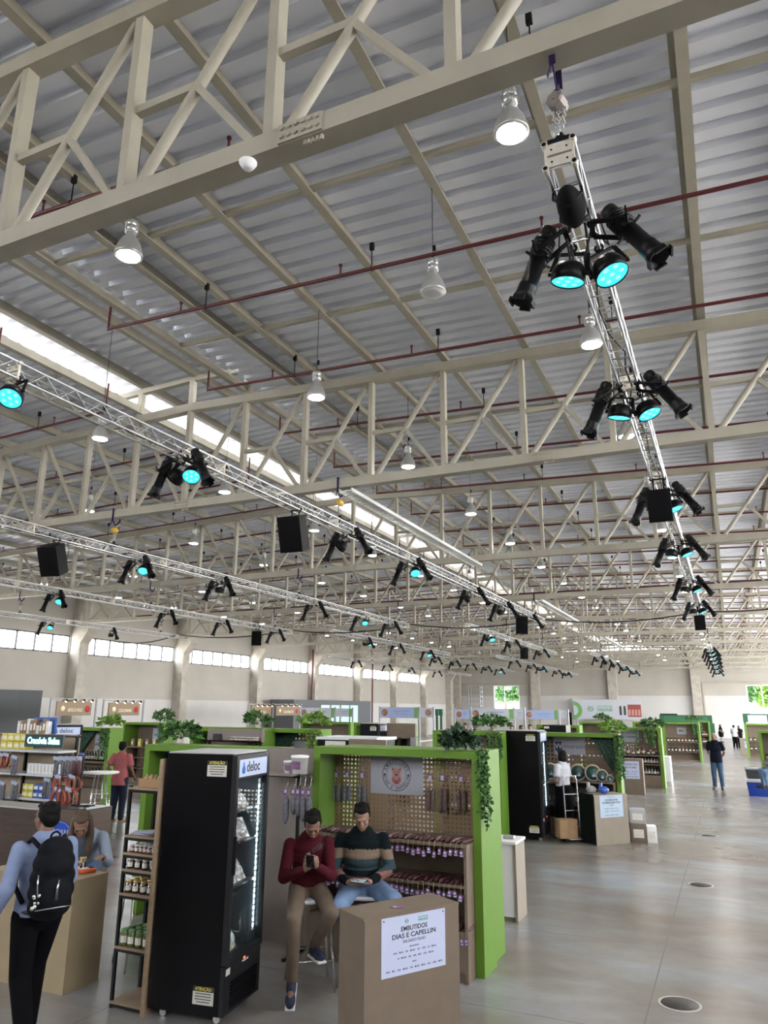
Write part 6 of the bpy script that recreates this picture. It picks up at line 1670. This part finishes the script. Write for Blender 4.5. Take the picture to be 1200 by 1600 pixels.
def cheese(px, py, r, label):
    q = P(px, py, Y=WY+.02); t = thing('cheese_wheel', label, 'cheese', (q.x, WY+.05, 1.02), group='cheese wheels')
    th = r*.75; c0 = (q.x, WY-.02, 1.02+r*.985)
    MB().lathe([(0, 0), (r*.9, 0), (r, th*.15), (r*1.03, th*.5), (r, th*.85), (r*.9, th), (0, th)], c0, (-.25, 1, 0), n=28).build('rind', RIND, t)
    l = MB(); l.lathe([(0, -.003), (r*.84, -.003), (r*.84, .001)], c0, (-.25, 1, 0), n=28); l.mat(1).ring(Vector(c0)+Vector((.001, -.003, 0)), r*.87, r*.035, (-.25, 1, 0), 28, 5)
    l.mat(1); l.box((c0[0], c0[1]-.006, c0[2]-r*.32), (r*.6, .003, r*.24)); l.box((c0[0]-r*.15, c0[1]-.006, c0[2]-r*.1), (r*.12, .003, r*.3)); l.box((c0[0]+r*.15, c0[1]-.006, c0[2]-r*.08), (r*.12, .003, r*.25))
    l.build('face_label', [CHG, PAPER], t)
for px, r, lb in ((860, .17, 'large green-faced cheese wheel beside the fridge'), (878, .17, 'large cheese wheel behind the woman in white'), (903, .17, 'large green-faced cheese wheel right of the woman'), (926, .17, 'large orange-rimmed cheese wheel, second from the small ones'), (940, .125, 'medium cheese wheel between the large ones and the smallest'), (952, .075, 'smallest cheese wheel at the booth post')):
    cheese(px, 1195, r, lb)
for i in range(9): bottle(xl+.55+i*.155, WY+.02, .55, 'dark bottle on the shelf below the cheese wheels', 'bottles below the cheese wheels', h=.34, r=.045)
bush('leafy dark green plant hanging over the right corner of the cheese stand', (xr-.1, WY+.1, H+.1), (.26, .18, .15), 70, LEAF2, leaf=.10, seed=31, trail=((xr+.02, WY-.03, H), 1.0, .09, 7), tm=LEAF)
drape('green cloth swag at the right side of the cheese stand pegboard', xr-.6, xr-.12, WY+.3, H-.1, H-.8, DRAPEM, -.85)
drape('green cloth swag at the left side of the cheese stand pegboard', xl+.95, xl+1.25, WY+.3, H-.1, H-.5, DRAPEM, .85)
# its fridge, counter, hand truck
q1, q2 = P(850, 1311, Z=.05), P(776, 1302, Z=.05)
f2h = P(841, 1143, Y=q1.y).z
fz = R(2); wd2 = .92
fc2 = Vector((q1.x-wd2/2, q1.y+.36, 0))
fridge(fc2, fz, wd2, .72, f2h, 'large black fridge seen from its plain side next to the cheese stand', name_board=False)
t = thing('stone_panel', 'grey panel edge left of the fridge at the cheese stand', 'panel', (P(776, 1200, Y=q1.y+.1).x-.02, q1.y+.1, 0))
MB().b2((fc2.x-wd2/2-.14, q1.y+.02, 0), (fc2.x-wd2/2-.03, q1.y+.6, f2h+.02)).build('panel', mat('grey laminate', (.25, .235, .22), .5), t)
# shelf unit seen between the green post and that fridge
cabinet(fc2.x-wd2/2-.75, fc2.x-wd2/2-.17, q1.y+.25, q1.y+.65, 1.95, (.35, .7, 1.05, 1.4, 1.7), 'tall open shelf unit between the sausage booth and the cheese fridge', WHITE, MDFD)
A2, B2 = P(933, 1322, Z=0), P(985, 1317, Z=0); d2 = (B2-A2).normalized(); rz2 = math.atan2(d2.y, d2.x); n2 = Vector((d2.y, -d2.x, 0)); w2 = (B2-A2).length
hc = P(927, 1243, Y=A2.y).z
c2 = (A2+B2)/2-n2*.2
counter(c2.x, c2.y, w2, .40, hc, rz2, 'fibreboard counter with the COOPERATIVA WITMARSUM LTDA sign', mat('pale mdf', (.26, .22, .175), .6, var=.06, vscale=5))
pp = [onplane(*q_, A2, n2) for q_ in ((936, 1243), (972, 1242), (974, 1276), (938, 1278))]
sc2 = sum(pp, Vector())/4+n2*.006; sw2 = ((pp[1]-pp[0]).length+(pp[2]-pp[3]).length)/2; sh2 = ((pp[0]-pp[3]).length+(pp[1]-pp[2]).length)/2
sign('white sign COOPERATIVA WITMARSUM LTDA on the counter at the cheese stand', face(sc2, rz2), sw2, sh2, mat('blue white card', (.40, .50, .62), .6),
     [('FEIRA SABORES DO PARANÁ', 0, sh2*.42, sh2*.035), ('COOPERATIVA', 0, sh2*.28, sh2*.12, 0, True), ('WITMARSUM LTDA', 0, sh2*.16, sh2*.12, 0, True, sw2*.78), ('PALMEIRA', 0, sh2*.05, sh2*.06)], lambda p_: [dots(p_, -sw2*.3, sw2*.32, y*sh2, sh2*.05, 0, i) for i, y in enumerate((-.1, -.22, -.4))])
t = thing('wire_crate', 'black wire mesh crate cover at the left end of the cheese stand counter', 'crate', c2, rz2)
m = MB(); 
for k in range(14): m.b2((-w2/2-.03, -.2+.4*k/13-.004, .02), (-w2/2-.022, -.2+.4*k/13+.004, hc+.02))
for k in range(18): m.b2((-w2/2-.035, -.2, .03+hc*k/18), (-w2/2-.027, .2, .04+hc*k/18))
m.build('mesh', BLACK, t, world=False)
MB().b2((-w2/2-.022, -.2, .02), (-w2/2-.016, .2, hc+.02)).build('liner', mat('dark green felt', (.01, .025, .015), .9), t, world=False)
# hand truck
q = P(897, 1314, Z=0); 
t = thing('hand_truck', 'metal hand truck with black wheels next to the woman in white', 'hand truck', (q.x, q.y, 0), R(35))
for sx in (-1, 1):
    MB().tube([(sx*.14, 0, .08), (sx*.14, .03, .6), (sx*.14, .05, 1.12), (sx*.1, .02, 1.2)], .013, 8).build('upright', ALU, t, world=False)
    w_ = MB().cyl((sx*.19-.025, .06, .085), (sx*.19+.025, .06, .085), .085, n=18); w_.mat(1).cyl((sx*.19-.028, .06, .085), (sx*.19+.028, .06, .085), .035, n=14); w_.build('wheel', [BLACK, ALU], t, world=False)
m = MB(); 
for z in (.25, .55, .85, 1.19): m.cyl((-.14, .03, z), (.14, .03, z), .01, n=8)
m.build('cross_bars', ALU, t, world=False); MB().b2((-.17, -.24, .06), (.17, .02, .072)).build('toe_plate', ALU, t, world=False)
t = thing('cardboard_box', 'brown cardboard box standing on the hand truck', 'box', (q.x-.11, q.y-.14, .072), R(35)); 
m = MB().rbox((0, 0, .17), (.36, .26, .34), .006); m.build('carton', mat('cardboard', (.36, .23, .13), .8, var=.08), t, world=False); MB().b2((-.02, -.1315, .0), (.02, -.13, .34)).build('tape', mat('brown tape', (.3, .2, .1), .3), t, world=False)
for i, (dx, dy, z, w_, h_, m_, lb) in enumerate(((.38, .25, 0, .3, .34, MDF, 'lower dark box on the floor right of the cheese stand counter'), (.38, .25, .34, .3, .26, mat('box lid grey', (.4, .4, .42), .5), 'upper grey box stacked on the floor right of the cheese stand counter'), (.62, .28, 0, .18, .3, WHITE, 'white box on the floor at the aisle edge of the cheese stand'))):
    boxpack(B2.x+dx-.25, B2.y+dy, z, w_, .3, h_, m_, lb, None, R(10))
for i, (dx, m_, lb) in enumerate(((-.02, BX[4], 'grey bag lying on the cheese stand counter'), (.22, BX[0], 'violet bag lying on the cheese stand counter'))):
    t = thing('plastic_bag', lb, 'bag', (c2.x-.2+dx, c2.y-.05, hc)); MB().ball((c2.x-.2+dx, c2.y-.05, hc+.07), (.1, .09, .07), n=14, m=8).rbox((c2.x-.25+dx, c2.y-.05, hc+.12), (.05, .1, .16), .01).build('bag', m_, t)
# white side table behind the green post
q = P(785, 1305, Z=.9)
t = thing('side_table', 'small white topped display stand behind the green post', 'stand', (-2.72, 9.72, 0))
for x in (-2.93, -2.6): MB().b2((x, 9.5, 0), (x+.03, 9.94, .87)).build('side_panel', mat('pale mdf', (.26, .22, .175), .6), t)
MB().b2((-2.95, 9.48, .87), (-2.56, 9.96, .9)).build('top', WT, t); MB().b2((-2.9, 9.52, .05), (-2.6, 9.54, .87)).build('front_panel', WHITE, t)
tag(MB().rbox((-2.7, 9.7, .92), (.14, .1, .04), .01).build('small_tray', mat('steel tray', (.45, .45, .46), .3, metal=.8)), 'small metal tray on the white topped stand', 'tray')
bar_stool(-2.95, 8.95, R(10), 'chrome bar stool half hidden behind the green post of the sausage booth', False, .76)
# ================================================================== third aisle stand (bottles)
Y3 = 26.5
xl, xr, H = far_booth(948, 1032, 1137, Y3, .5, 'green booth of the bottle seller, next after the cheese stand along the aisle', 2)
cabinet(xl+.1, xr-.1, Y3+.02, Y3+.45, P(1000, 1180, Y=Y3).z, (P(1000, 1194, Y=Y3).z, P(1000, 1211, Y=Y3).z), 'shelf cabinet of the bottle seller', MDF, mat('dark shelf interior', (.10, .075, .055), .6), closed=P(1000, 1211, Y=Y3).z, div=((xl+xr)/2-.1,))
sign('pale board with dark lettering in the bottle seller booth', face((P(983, 1148, Y=Y3+.46).x, Y3+.46, P(983, 1149, Y=Y3+.46).z)), .62, .42, GREYSIGN, [('MEL E CACHAÇA', 0, .08, .09, 0, True, .52), ('DO PARANÁ', 0, -.05, .09, 0, True, .52)])
for j, z in enumerate((P(1000, 1194, Y=Y3).z, P(1000, 1211, Y=Y3).z)):
    for i in range(15): bottle(xl+.2+i*(xr-xl-.4)/14, Y3+.12, z, 'dark labelled bottle on the %s shelf of the bottle seller' % ('upper', 'lower')[j], 'bottles on the %s seller shelf' % ('upper', 'lower')[j], h=.27, r=.04)
for i in range(8): bottle(xl+.3+i*(xr-xl-.6)/7, Y3+.15, P(1000, 1180, Y=Y3).z, 'bottle standing on top of the bottle seller cabinet', 'bottles on the seller cabinet top', JARR if i % 2 else BOTTLE, h=.2+.05*(i % 3), r=.05)
q0, q1 = P(962, 1240, Z=0), P(1007, 1243, Z=0); zc_ = P(990, 1186, Y=q1.y).z
counter((q0.x+q1.x)/2, q1.y+.25, q1.x-q0.x, .5, zc_, R(3), 'fibreboard counter with a white sign in front of the bottle seller')
sign('white sign on the counter of the bottle seller', face(((P(983, 1205, Y=q1.y).x), q1.y-.006, P(983, 1203, Y=q1.y).z), R(3)), .6, .5, PAPER, [('ASSOCIAÇÃO DOS', 0, .16, .07, 0, True, .5), ('PRODUTORES', 0, .07, .07, 0, True, .44)], lambda p_: [dots(p_, -.2, .22, y, .03, 0, i+7) for i, y in enumerate((-.04, -.11, -.19))])
q = P(1040, 1222, Z=0); counter(q.x+.02, q.y+.5, .35, .7, P(1040, 1183, Y=q.y).z, 0, 'small white stand at the aisle corner of the bottle seller', WHITE)
bush('green plant trailing over the corner of the bottle seller booth', (xr-.25, Y3+.2, H+.1), (.38, .25, .18), 70, LEAF, leaf=.13, seed=41, trail=((xr-.5, Y3-.05, H), .6, .3, 8))
# ================================================================== rows of green booths further in
def small_stock(xl, xr, Y, z, n, label, grp):
    for i in range(n): bottle(xl+.2+i*(xr-xl-.4)/max(1, n-1), Y, z, label, grp, JARR if (i//3) % 2 else BOTTLE, h=.25, r=.05)
rows = [ # pxl, pxr, pytop, Y, label, sign text, plant
 (298, 410, 1137, 13.2, 'green booth with spice shelves behind the black fridge', None, True), (408, 500, 1139, 13.6, 'green booth with a pale round-logo board in the middle distance', 'sítio', True),
 (553, 641, 1130, 20.5, 'green booth with bare board back above the sausage booth header', None, False), (470, 548, 1128, 24.0, 'narrow green booth frame beside the far black fridge', None, False),
 (676, 780, 1142, 14.6, 'green booth with cloth swags just left of the second black fridge', None, True), (838, 905, 1133, 22.0, 'green booth frame behind the cheese stand', None, False),
 (905, 950, 1128, 33.0, 'distant green booth with plants above the cheese stand corner', None, True), (988, 1028, 1128, 38.0, 'distant green booth behind the bottle seller', None, False),
 (1034, 1092, 1129, 40.0, 'far aisle booth with amber jars under a pale sign', 'MEL', True), (1163, 1230, 1131, 44.0, 'green booth across the aisle with red jars', None, True), (1184, 1260, 1142, 27.5, 'green booth at the right edge of the photo', None, True), (1090, 1108, 1127, 52.0, 'last green booth at the aisle end', None, False)]
RN = ['spice booth', 'round-logo booth', 'bare-backed booth', 'narrow freezer-side booth', 'swag booth', 'booth behind the cheese', 'distant planted booth', 'booth behind the bottle seller', 'amber jar booth', 'red jar booth across the aisle', 'right edge booth', 'last aisle booth']
for k, (a, c, yt, Y, lb, tx, pl) in enumerate(rows):
    xl, xr, H = far_booth(a, c, yt, Y, .5, lb, 2 if k in (1, 4) else 3)
    zc2 = H*.5
    cabinet(xl+.1, xr-.1, Y+.02, Y+.46, zc2, (zc2*.5,), 'shelf cabinet inside the '+RN[k], MDF, MDFD)
    small_stock(xl, xr, Y+.15, zc2, 9, 'small jar on the cabinet of the '+RN[k], 'jars of the '+RN[k]); small_stock(xl, xr, Y+.15, zc2*.5, 9, 'small jar on the inner shelf of the '+RN[k], 'inner jars of the '+RN[k])
    if tx or k in (4, 8): sign('pale board on the back of the '+RN[k], face(((xl+xr)/2, Y+.47, H*.78)), .5*(xr-xl)/2, .3*H*.6, GREYSIGN, [(tx or 'SABORES', 0, 0, .14, 0, True)])
    if pl: bush('green plant trailing on top of the '+RN[k], (xr-.25, Y+.2, H+.15), (.34, .2, .16), 50, LEAF2 if k % 2 else LEAF, leaf=.12, seed=50+k, trail=((xr-.1, Y-.03, H), .6, .2, 6))
    if k in (1, 4): drape('green cloth swag in the '+RN[k], xl+.1, xl+.7, Y+.4, H-.1, H-.7, DRAPEM, .85)
# wavy-front spice shelf in the booth behind the fridge
t = thing('spice_rack', 'grey spice rack with a double row of little jars', 'rack', (P(385, 1145, Y=12.9).x, 12.9, P(385, 1156, Y=12.9).z))
xa_, xb_ = P(322, 1150, Y=12.9).x, P(407, 1150, Y=12.9).x; zr = P(380, 1158, Y=12.9).z; zr2 = P(380, 1140, Y=12.9).z
MB().b2((xa_, 12.95, zr-.02), (xb_, 13.05, zr2)).build('back', TAUPE, t)
for x_ in (xa_+.02, xb_-.06): MB().b2((x_, 12.96, 0), (x_+.04, 13.0, zr-.02)).build('leg', BLACKMETAL, t); MB().b2((xa_, 12.85, zr-.02), (xb_, 12.95, zr)).build('ledge', WHITE, t)
for i in range(16): jar(xa_+.65+i*(xb_-xa_-.7)/15, 12.89, zr, 'tiny spice jar on the grey spice rack', 'spice jars', JARG, LIDW, .022, .08)
tag(MB().b2((P(329, 1150, Y=12.8).x, 12.88, zr), (P(341, 1150, Y=12.8).x, 12.91, zr+.13)).build('framed_card', INK), 'small black framed card beside the spice jars', 'card')
# chest freezer tops seen over the sausage booth, far fridge
t = thing('chest_freezer', 'black and silver chest freezer behind the sausage booth header', 'freezer', (P(540, 1160, Y=10.5).x, 10.5, 0))
xa_, xb_ = P(496, 1160, Y=10.5).x, P(588, 1160, Y=10.5).x; zf_ = P(540, 1152, Y=10.5).z
MB().b2((xa_, 10.5, 0), (xb_, 11.2, zf_-.04)).build('body', FBLACK, t); MB().b2((xa_-.02, 10.48, zf_-.04), (xb_+.02, 11.22, zf_)).build('lid', mat('silver lid', (.55, .58, .6), .3, metal=.5), t)
tag(MB().b2((xa_+.15, 10.48, zf_-.15), (xa_+.5, 10.497, zf_-.06)).build('warning_label', STICK), 'pale warning label on the chest freezer', 'label')
tag(MB().b2((P(545, 1165, Y=9.4).x, 9.4, 0), (P(603, 1165, Y=9.4).x, 9.43, P(600, 1156, Y=9.4).z)).build('board_partition', MDF), 'plain board standing behind the sausage booth header', 'board')
qf = P(593, 1131, Y=19.0); fridge((P(578, 1131, Y=19.0).x, 19.3, 0), R(0), (P(593, 1131, Y=19).x-P(563, 1131, Y=19).x), .6, qf.z, 'far black fridge standing in the middle distance booth row', name_board=False, lit=False)
t = thing('wood_shelving', 'three bay board shelving right of the far black fridge', 'shelving', (P(618, 1150, Y=19).x, 19, 0))
xa_, xb_ = P(595, 1150, Y=19).x, P(640, 1150, Y=19).x; z2 = P(610, 1131, Y=19).z
MB().b2((xa_, 19.4, 0), (xb_, 19.42, z2)).build('back_panel', MDF, t)
for i in range(4): MB().b2((xa_+(xb_-xa_)*i/3-.02, 19.0, 0), (xa_+(xb_-xa_)*i/3+.02, 19.4, z2-.35)).build('upright', BLACKMETAL, t)
for z in (z2*.4, z2*.6, z2-.35): MB().b2((xa_, 19.02, z-.03), (xb_, 19.4, z)).build('shelf', MDF, t)
t = thing('display_fridge', 'long low black cooler top behind the cheese stand header', 'fridge', (P(865, 1135, Y=19).x, 19, 0))
MB().b2((P(848, 1135, Y=19).x, 19, 0), (P(884, 1135, Y=19).x, 19.6, P(865, 1133, Y=19).z)).build('body', FBLACK, t); MB().b2((P(850, 1135, Y=19).x, 18.99, P(865, 1138.5, Y=19).z), (P(858, 1135, Y=19).x, 19, P(865, 1135, Y=19).z)).build('sticker', STICK, t)
# ================================================================== hanging banners on poles
BANL = mat('banner pale blue', (.33, .40, .62), .6); BANW = mat('banner white', (.48, .50, .55), .6); BANG = mat('banner green', (.14, .36, .10), .6); FOOD = mat('food print brown', (.30, .16, .10), .6, var=.5, vscale=8); BANN = mat('banner navy', (.03, .05, .13), .6)
def banner(pxl, pxr, pyt, pyb, Y, label, m, words, food=True, green=True, poles=True, side='l'):
    a, c = P(pxl, pyt, Y=Y), P(pxr, pyt, Y=Y); zt_ = P((pxl+pxr)/2, pyt, Y=Y).z; zb_ = P((pxl+pxr)/2, pyb, Y=Y).z; L = c.x-a.x; h_ = zt_-zb_
    t = thing('hanging_banner', label, 'banner', ((a.x+c.x)/2, Y, 0), group='fair banners on poles')
    MB().b2((a.x, Y, zb_), (c.x, Y+.04, zt_)).build('panel', m, t)
    p_ = MB(); Mx = face(((a.x+c.x)/2, Y-.002, (zt_+zb_)/2)); 
    p_.text(words, Mx @ Matrix.Translation((L*.05, h_*.12, 0)), h_*.16, .002, width=L*.42); p_.text('sabor e tradição', Mx @ Matrix.Translation((L*.05, -h_*.12, 0)), h_*.12, .002, width=L*.3)
    p_.X = Mx; sx = -1 if side == 'l' else 1
    if food:
        p_.mat(3).lathe([(h_*.47, .002), (h_*.47, .001)], (sx*(L/2-h_*.5), 0, 0), n=20); p_.lathe([(0, .003), (h_*.47, .003)], (sx*(L/2-h_*.5), 0, 0), n=20)
        p_.mat(1).lathe([(0, .006), (h_*.36, .006)], (sx*(L/2-h_*.5), 0, 0), n=16)
    if green: p_.mat(2).box((-sx*(L/2-h_*.22), 0, .003), (h_*.44, h_, .004))
    p_.build('print', [LOGOBLUE, FOOD, BANG, PAPER], t)
    if poles:
        for x in (a.x-.04, c.x+.04): MB().cyl((x, Y+.02, 0), (x, Y+.02, zt_+.05), .045, n=8).build('pole', POLE, t)
banner(469, 523, 1106, 1121, 34, 'pale banner with a portrait at its left end, over the middle left booths', BANW, 'DOCES DE BANANA', True, True)
banner(524, 550, 1107, 1120, 34, 'short grey banner right of the portrait banner', BANW, 'CAFÉS', False, True)
banner(594, 654, 1105, 1122, 36, 'pale blue banner with a plate of food, over the middle booths', BANL, 'QUEIJOS E VINHOS', True, True)
banner(655, 676, 1106, 1121, 36, 'short white banner right of the plate-of-food banner', BANW, 'MEL', True, False, side='r')
banner(711, 735, 1109, 1123, 37, 'small pale blue banner with a round dish print, left of the double-height pole', BANL, 'MASSAS', True, False)
banner(736, 802, 1107, 1123, 37, 'long white banner with a salami print', BANW, 'SALAMES E EMBUTIDOS ARTESANAIS', True, True)
banner(803, 818, 1107, 1124, 37, 'narrow white banner between the two long blue ones', BANW, 'CHÁS', False, False)
banner(820, 872, 1110, 1124, 38, 'pale blue banner with a red fruit print', BANL, 'FRUTAS E GELEIAS', True, True)
banner(873, 886, 1110, 1122, 38, 'small white banner beside the black panel', BANW, 'PÃES', False, False)
# the fair's large wall banner
a, c = P(895, 1093, Y=72.8), P(1001, 1093, Y=72.8); zb_ = P(950, 1124, Y=72.8).z; L = c.x-a.x; zt_ = a.z; h_ = zt_-zb_
t = thing('wall_banner', 'large pale FEIRA SABORES DO PARANÁ banner on the far end wall', 'banner', ((a.x+c.x)/2, 72.8, zb_))
MB().b2((a.x, 72.8, zb_), (c.x, 72.9, zt_)).build('panel', BANW, t)
for x in (a.x+.2, c.x-.2): MB().b2((x-.06, 72.9, 0), (x+.06, 73.0, zt_)).build('pole', POLE, t)
p_ = MB(); Mx = face(((a.x+c.x)/2, 72.795, (zt_+zb_)/2)); p_.text('PARANÁ', Mx @ Matrix.Translation((-L*.03, -h_*.03, 0)), h_*.24, .004, bold=True, width=L*.22); p_.text('FEIRA SABORES DO', Mx @ Matrix.Translation((-L*.03, h_*.15, 0)), h_*.1, .004, width=L*.21)
p_.X = Mx; bird_logo(p_, -L*.24, h_*.05, h_*.3, 0)
n = 14; vs = []
for i in range(n+1):
    an = -PI/2+PI*i/n
    for r_ in (h_*.26, h_*.46): vs.append((-L/2+r_*math.cos(an), -h_*.05+r_*math.sin(an), .004))
p_.mat(1).add(vs, [(2*i, 2*i+1, 2*i+3, 2*i+2) for i in range(n)], False)
p_.mat(2).box((L*.40, -h_*.06, .003), (L*.19, h_*.62, .004)); p_.mat(3)
for i in range(4): p_.box((L*(.33+.045*i), -h_*.15, .006), (L*.03, h_*.3, .004))
p_.mat(4); 
for dx in (-.03, .03): p_.lathe([(0, .006), (h_*.06, .006)], (L*(.23+dx), h_*.12, 0), n=12); p_.box((L*(.23+dx), -h_*.1, .004), (L*.035, h_*.36, .004))
p_.build('print', [LOGOGREEN, BANG, mat('red photo print', (.28, .06, .05), .6), mat('rose print', (.5, .25, .22), .6), mat('dark print', (.05, .05, .05), .6)], t)
# dark green and black structures at the end of the aisle
GRS = mat('dark green hoarding', (.012, .085, .035), .6)
def hoard(pxl, pxr, pyt, pyb, Y, m, label, strip=None):
    a, c = P(pxl, pyt, Y=Y), P(pxr, pyt, Y=Y); zb_ = 0 if pyb is None else P(pxl, pyb, Y=Y).z
    t = thing('hoarding', label, 'hoarding', ((a.x+c.x)/2, Y, 0)); MB().b2((a.x, Y, zb_), (c.x, Y+.3, a.z)).build('panel', m, t)
    if strip: MB().b2((a.x+.3, Y-.02, a.z-.6), (c.x-.3, Y, a.z-.1)).build('fascia', strip, t)
    if zb_ > 0:
        for x in (a.x+.1, c.x-.1): MB().b2((x-.08, Y+.05, 0), (x+.08, Y+.2, zb_)).build('post', m, t)
hoard(1030, 1112, 1117, 1130, 62, GRS, 'dark green fascia structure at the far end left of the aisle', mat('green slats', (.03, .12, .05), .6))
hoard(1098, 1116, 1130, None, 60, GRS, 'green panel at the far end of the aisle'); hoard(1031, 1058, 1115, 1124, 66, BLACK, 'black panel on the far end wall above the green fascia')
hoard(1160, 1205, 1115, 1128, 58, GRS, 'dark green stand with a pale sign across the aisle end', PAPER)
hoard(680, 690, 1108, 1118, 60, GRS, 'dark striped panel at the far left end', PAPER); hoard(566, 596, 1108, 1118, 58, GRS, 'dark green panel far behind the middle banners'); hoard(556, 568, 1108, 1118, 57, mat('far red panel', (.25, .03, .04), .6), 'small red panel far behind the middle banners')
hoard(887, 893, 1113, 1124, 40, BLACK, 'slim black panel beside the small white banner')
# counters far along the aisle
for px, py0, wpx, tp, lb in ((1077, 1178, 20, 1156, 'far fibreboard counter with white sign left of the aisle'), (1172, 1180, 24, 1154, 'far fibreboard counter with white sign right of the aisle')):
    q = P(px, py0, Z=0); w_ = P(px+wpx, py0, Z=0).x-q.x; zt_ = P(px, tp, Y=q.y).z
    counter(q.x, q.y+.3, abs(w_)+.1, .5, zt_, 0, lb, mat('pale mdf', (.26, .22, .175), .6)); sign('white sign of the '+lb[4:], face((q.x, q.y+.04, zt_*.62), 0), abs(w_)*.55, zt_*.38, PAPER, [('SABORES', 0, .05, .1, 0, True)])
# coolers and the seated person at the right edge
def cooler(x, y, z, w_, d, h, rz, m, ml, label):
    t = thing('cooler_box', label, 'cooler', (x, y, z), rz)
    b_ = MB(); b_.X = Matrix.Identity(4); vs = []
    for zz, k in ((0, .88), (h*.8, 1.)):
        for a, c in ((-1, -1), (1, -1), (1, 1), (-1, 1)): vs.append((a*w_/2*k, c*d/2*k, zz))
    b_.add(vs, [(3, 2, 1, 0), (0, 1, 5, 4), (1, 2, 6, 5), (2, 3, 7, 6), (3, 0, 4, 7), (4, 5, 6, 7)], False); b_.build('tub', m, t, world=False)
    MB().rbox((0, 0, h*.9), (w_*1.04, d*1.04, h*.2), .02).build('lid', ml, t, world=False)
    hd = MB(); 
    for sx in (-1, 1): hd.b2((sx*w_*.5-.015, -d*.2, h*.5), (sx*w_*.5+.015, d*.2, h*.56))
    hd.build('handle', ml, t, world=False)
qc = P(1169, 1244, Z=0); bw_ = .62
zb_ = P(1168, 1217, Y=qc.y).z; zg = P(1170, 1200, Y=qc.y).z
cooler(qc.x+bw_/2, qc.y+.25, 0, bw_, .42, zb_, 0, BLUE, WHITE, 'blue cooler box with white lid at the right edge of the photo')
cooler(qc.x+bw_/2-.02, qc.y+.25, zb_, .56, .38, zg-zb_, R(4), mat('grey cooler', (.06, .065, .07), .5), mat('light grey lid', (.4, .42, .44), .5), 'grey cooler box stacked on the blue one')
bar_stool(qc.x+.85, qc.y-.3, 0, 'bar stool at the right edge beside the coolers', True, .74)
J = dict(pelvis=(0, .05, .84), chest=(0, -.02, 1.12), neck=(0, -.04, 1.34), head=(0, -.07, 1.47), headup=(0, -.2, 1), headright=(1, 0, 0), shL=(.19, -.02, 1.27), shR=(-.19, -.02, 1.27), elL=(.25, -.14, 1.0), elR=(-.25, -.14, 1.0), wrL=(.1, -.34, .95), wrR=(-.1, -.34, .95),
         hipL=(.1, 0, .82), hipR=(-.1, 0, .82), knL=(.16, -.42, .76), knR=(-.16, -.42, .76), anL=(.14, -.38, .36), anR=(-.14, -.38, .36), toL=(.15, -.52, .3), toR=(-.15, -.52, .3))
figure('person in dark top and jeans sitting at the right edge by the coolers', (qc.x+.85, qc.y-.3, 0), R(-70), J, dict(skin=SKIN2, trousers=JEANL, top=COLS['grey'], shoe=BLKSHOE, haircol=HAIRB, hair='tied', hem=-.05), voxel=.014, detail=False)
# people between the banners
for i, (px, tp, rz, top, tr, lb) in enumerate(((507, 1119, 20, 'pink', 'black', 'far visitor in pink standing left of a dark pole'), (517, 1123, 150, 'black', 'black', 'far visitor in black in the middle of the crowd'), (531, 1128, -40, 'beige', 'black', 'far visitor in beige in the middle of the crowd'), (539, 1128, 60, 'grey', 'black', 'far visitor in grey at the right of the crowd'),
                                               (727, 1130, 0, 'black', 'black', 'far visitor in black under the round dish banner'), (742, 1131, 40, 'black', 'black', 'far visitor in black under the salami banner'), (770, 1129, 10, 'grey', 'black', 'far visitor in grey under the salami banner'), (800, 1133, 0, 'red', 'black', 'far visitor in red at the fruit banner'), (815, 1133, 50, 'black', 'black', 'far visitor in black at the narrow banner'), (829, 1128, 0, 'white', 'black', 'far visitor in white under the fruit banner'))):
    visitor(px, 1150, tp, rz, top, tr, lb, Y=30+i % 3)
# drain covers in the aisle floor
IRON = mat('cast iron', (.06, .05, .045), .6, metal=.5, bump=.6, bscale=60); RINGM = mat('pale concrete collar', (.42, .40, .37), .7)
for i, (px, py, r) in enumerate(((1062, 1569, .155), (1095, 1383, .15), (1108, 1306, .15), (1118, 1264, .15))):
    q = P(px, py, Z=0); t = thing('drain_cover', 'round iron drain cover set in the aisle floor, %s from the camera' % nth(i), 'drain cover', (q.x, q.y, 0), group='drain covers')
    MB().lathe([(0, .004), (r, .004), (r*1.02, 0)], (q.x, q.y, .001), n=30).build('cover', IRON, t); m = MB().lathe([(r*1.02, .0), (r*1.03, .0035), (r*1.16, .003), (r*1.18, 0)], (q.x, q.y, .001), n=30); m.build('collar', RINGM, t)
# trees outside the end windows
for i, (x, h_, sd) in enumerate(((-22.5, 7, 1), (-18.5, 6, 2), (.5, 7, 3), (4.5, 6, 4))):
    bush('bushy tree standing outside the tall end window, %s' % ('behind its left half', 'behind its right half', 'behind the aisle end opening', 'beyond the right end opening')[i], (x, YB+7, h_*.55), (1.9, 1.8, h_*.5), 900, LEAF2 if i % 2 else LEAF, 'tree', 'tree', .45, 70+i)

# scaffold tower at the end wall
a, c = P(734, 1100, Y=72.6).x, P(752, 1100, Y=72.6).x; zt_ = P(740, 1072, Y=72.6).z
t = thing('scaffold_tower', 'pale scaffold tower standing left of the tall end window', 'scaffold', ((a+c)/2, 72.6, 0))
for x in (a, c):
    for y in (72.2, 73.0): MB().cyl((x, y, 0), (x, y, zt_), .05, n=8).build('upright', POLE, t)
m = MB(); z = .4
while z < zt_:
    for y in (72.2, 73.0): m.cyl((a, y, z), (c, y, z), .035, n=6)
    for x in (a, c): m.cyl((x, 72.2, z), (x, 73.0, z), .035, n=6)
    z += .45
m.build('rungs', POLE, t)
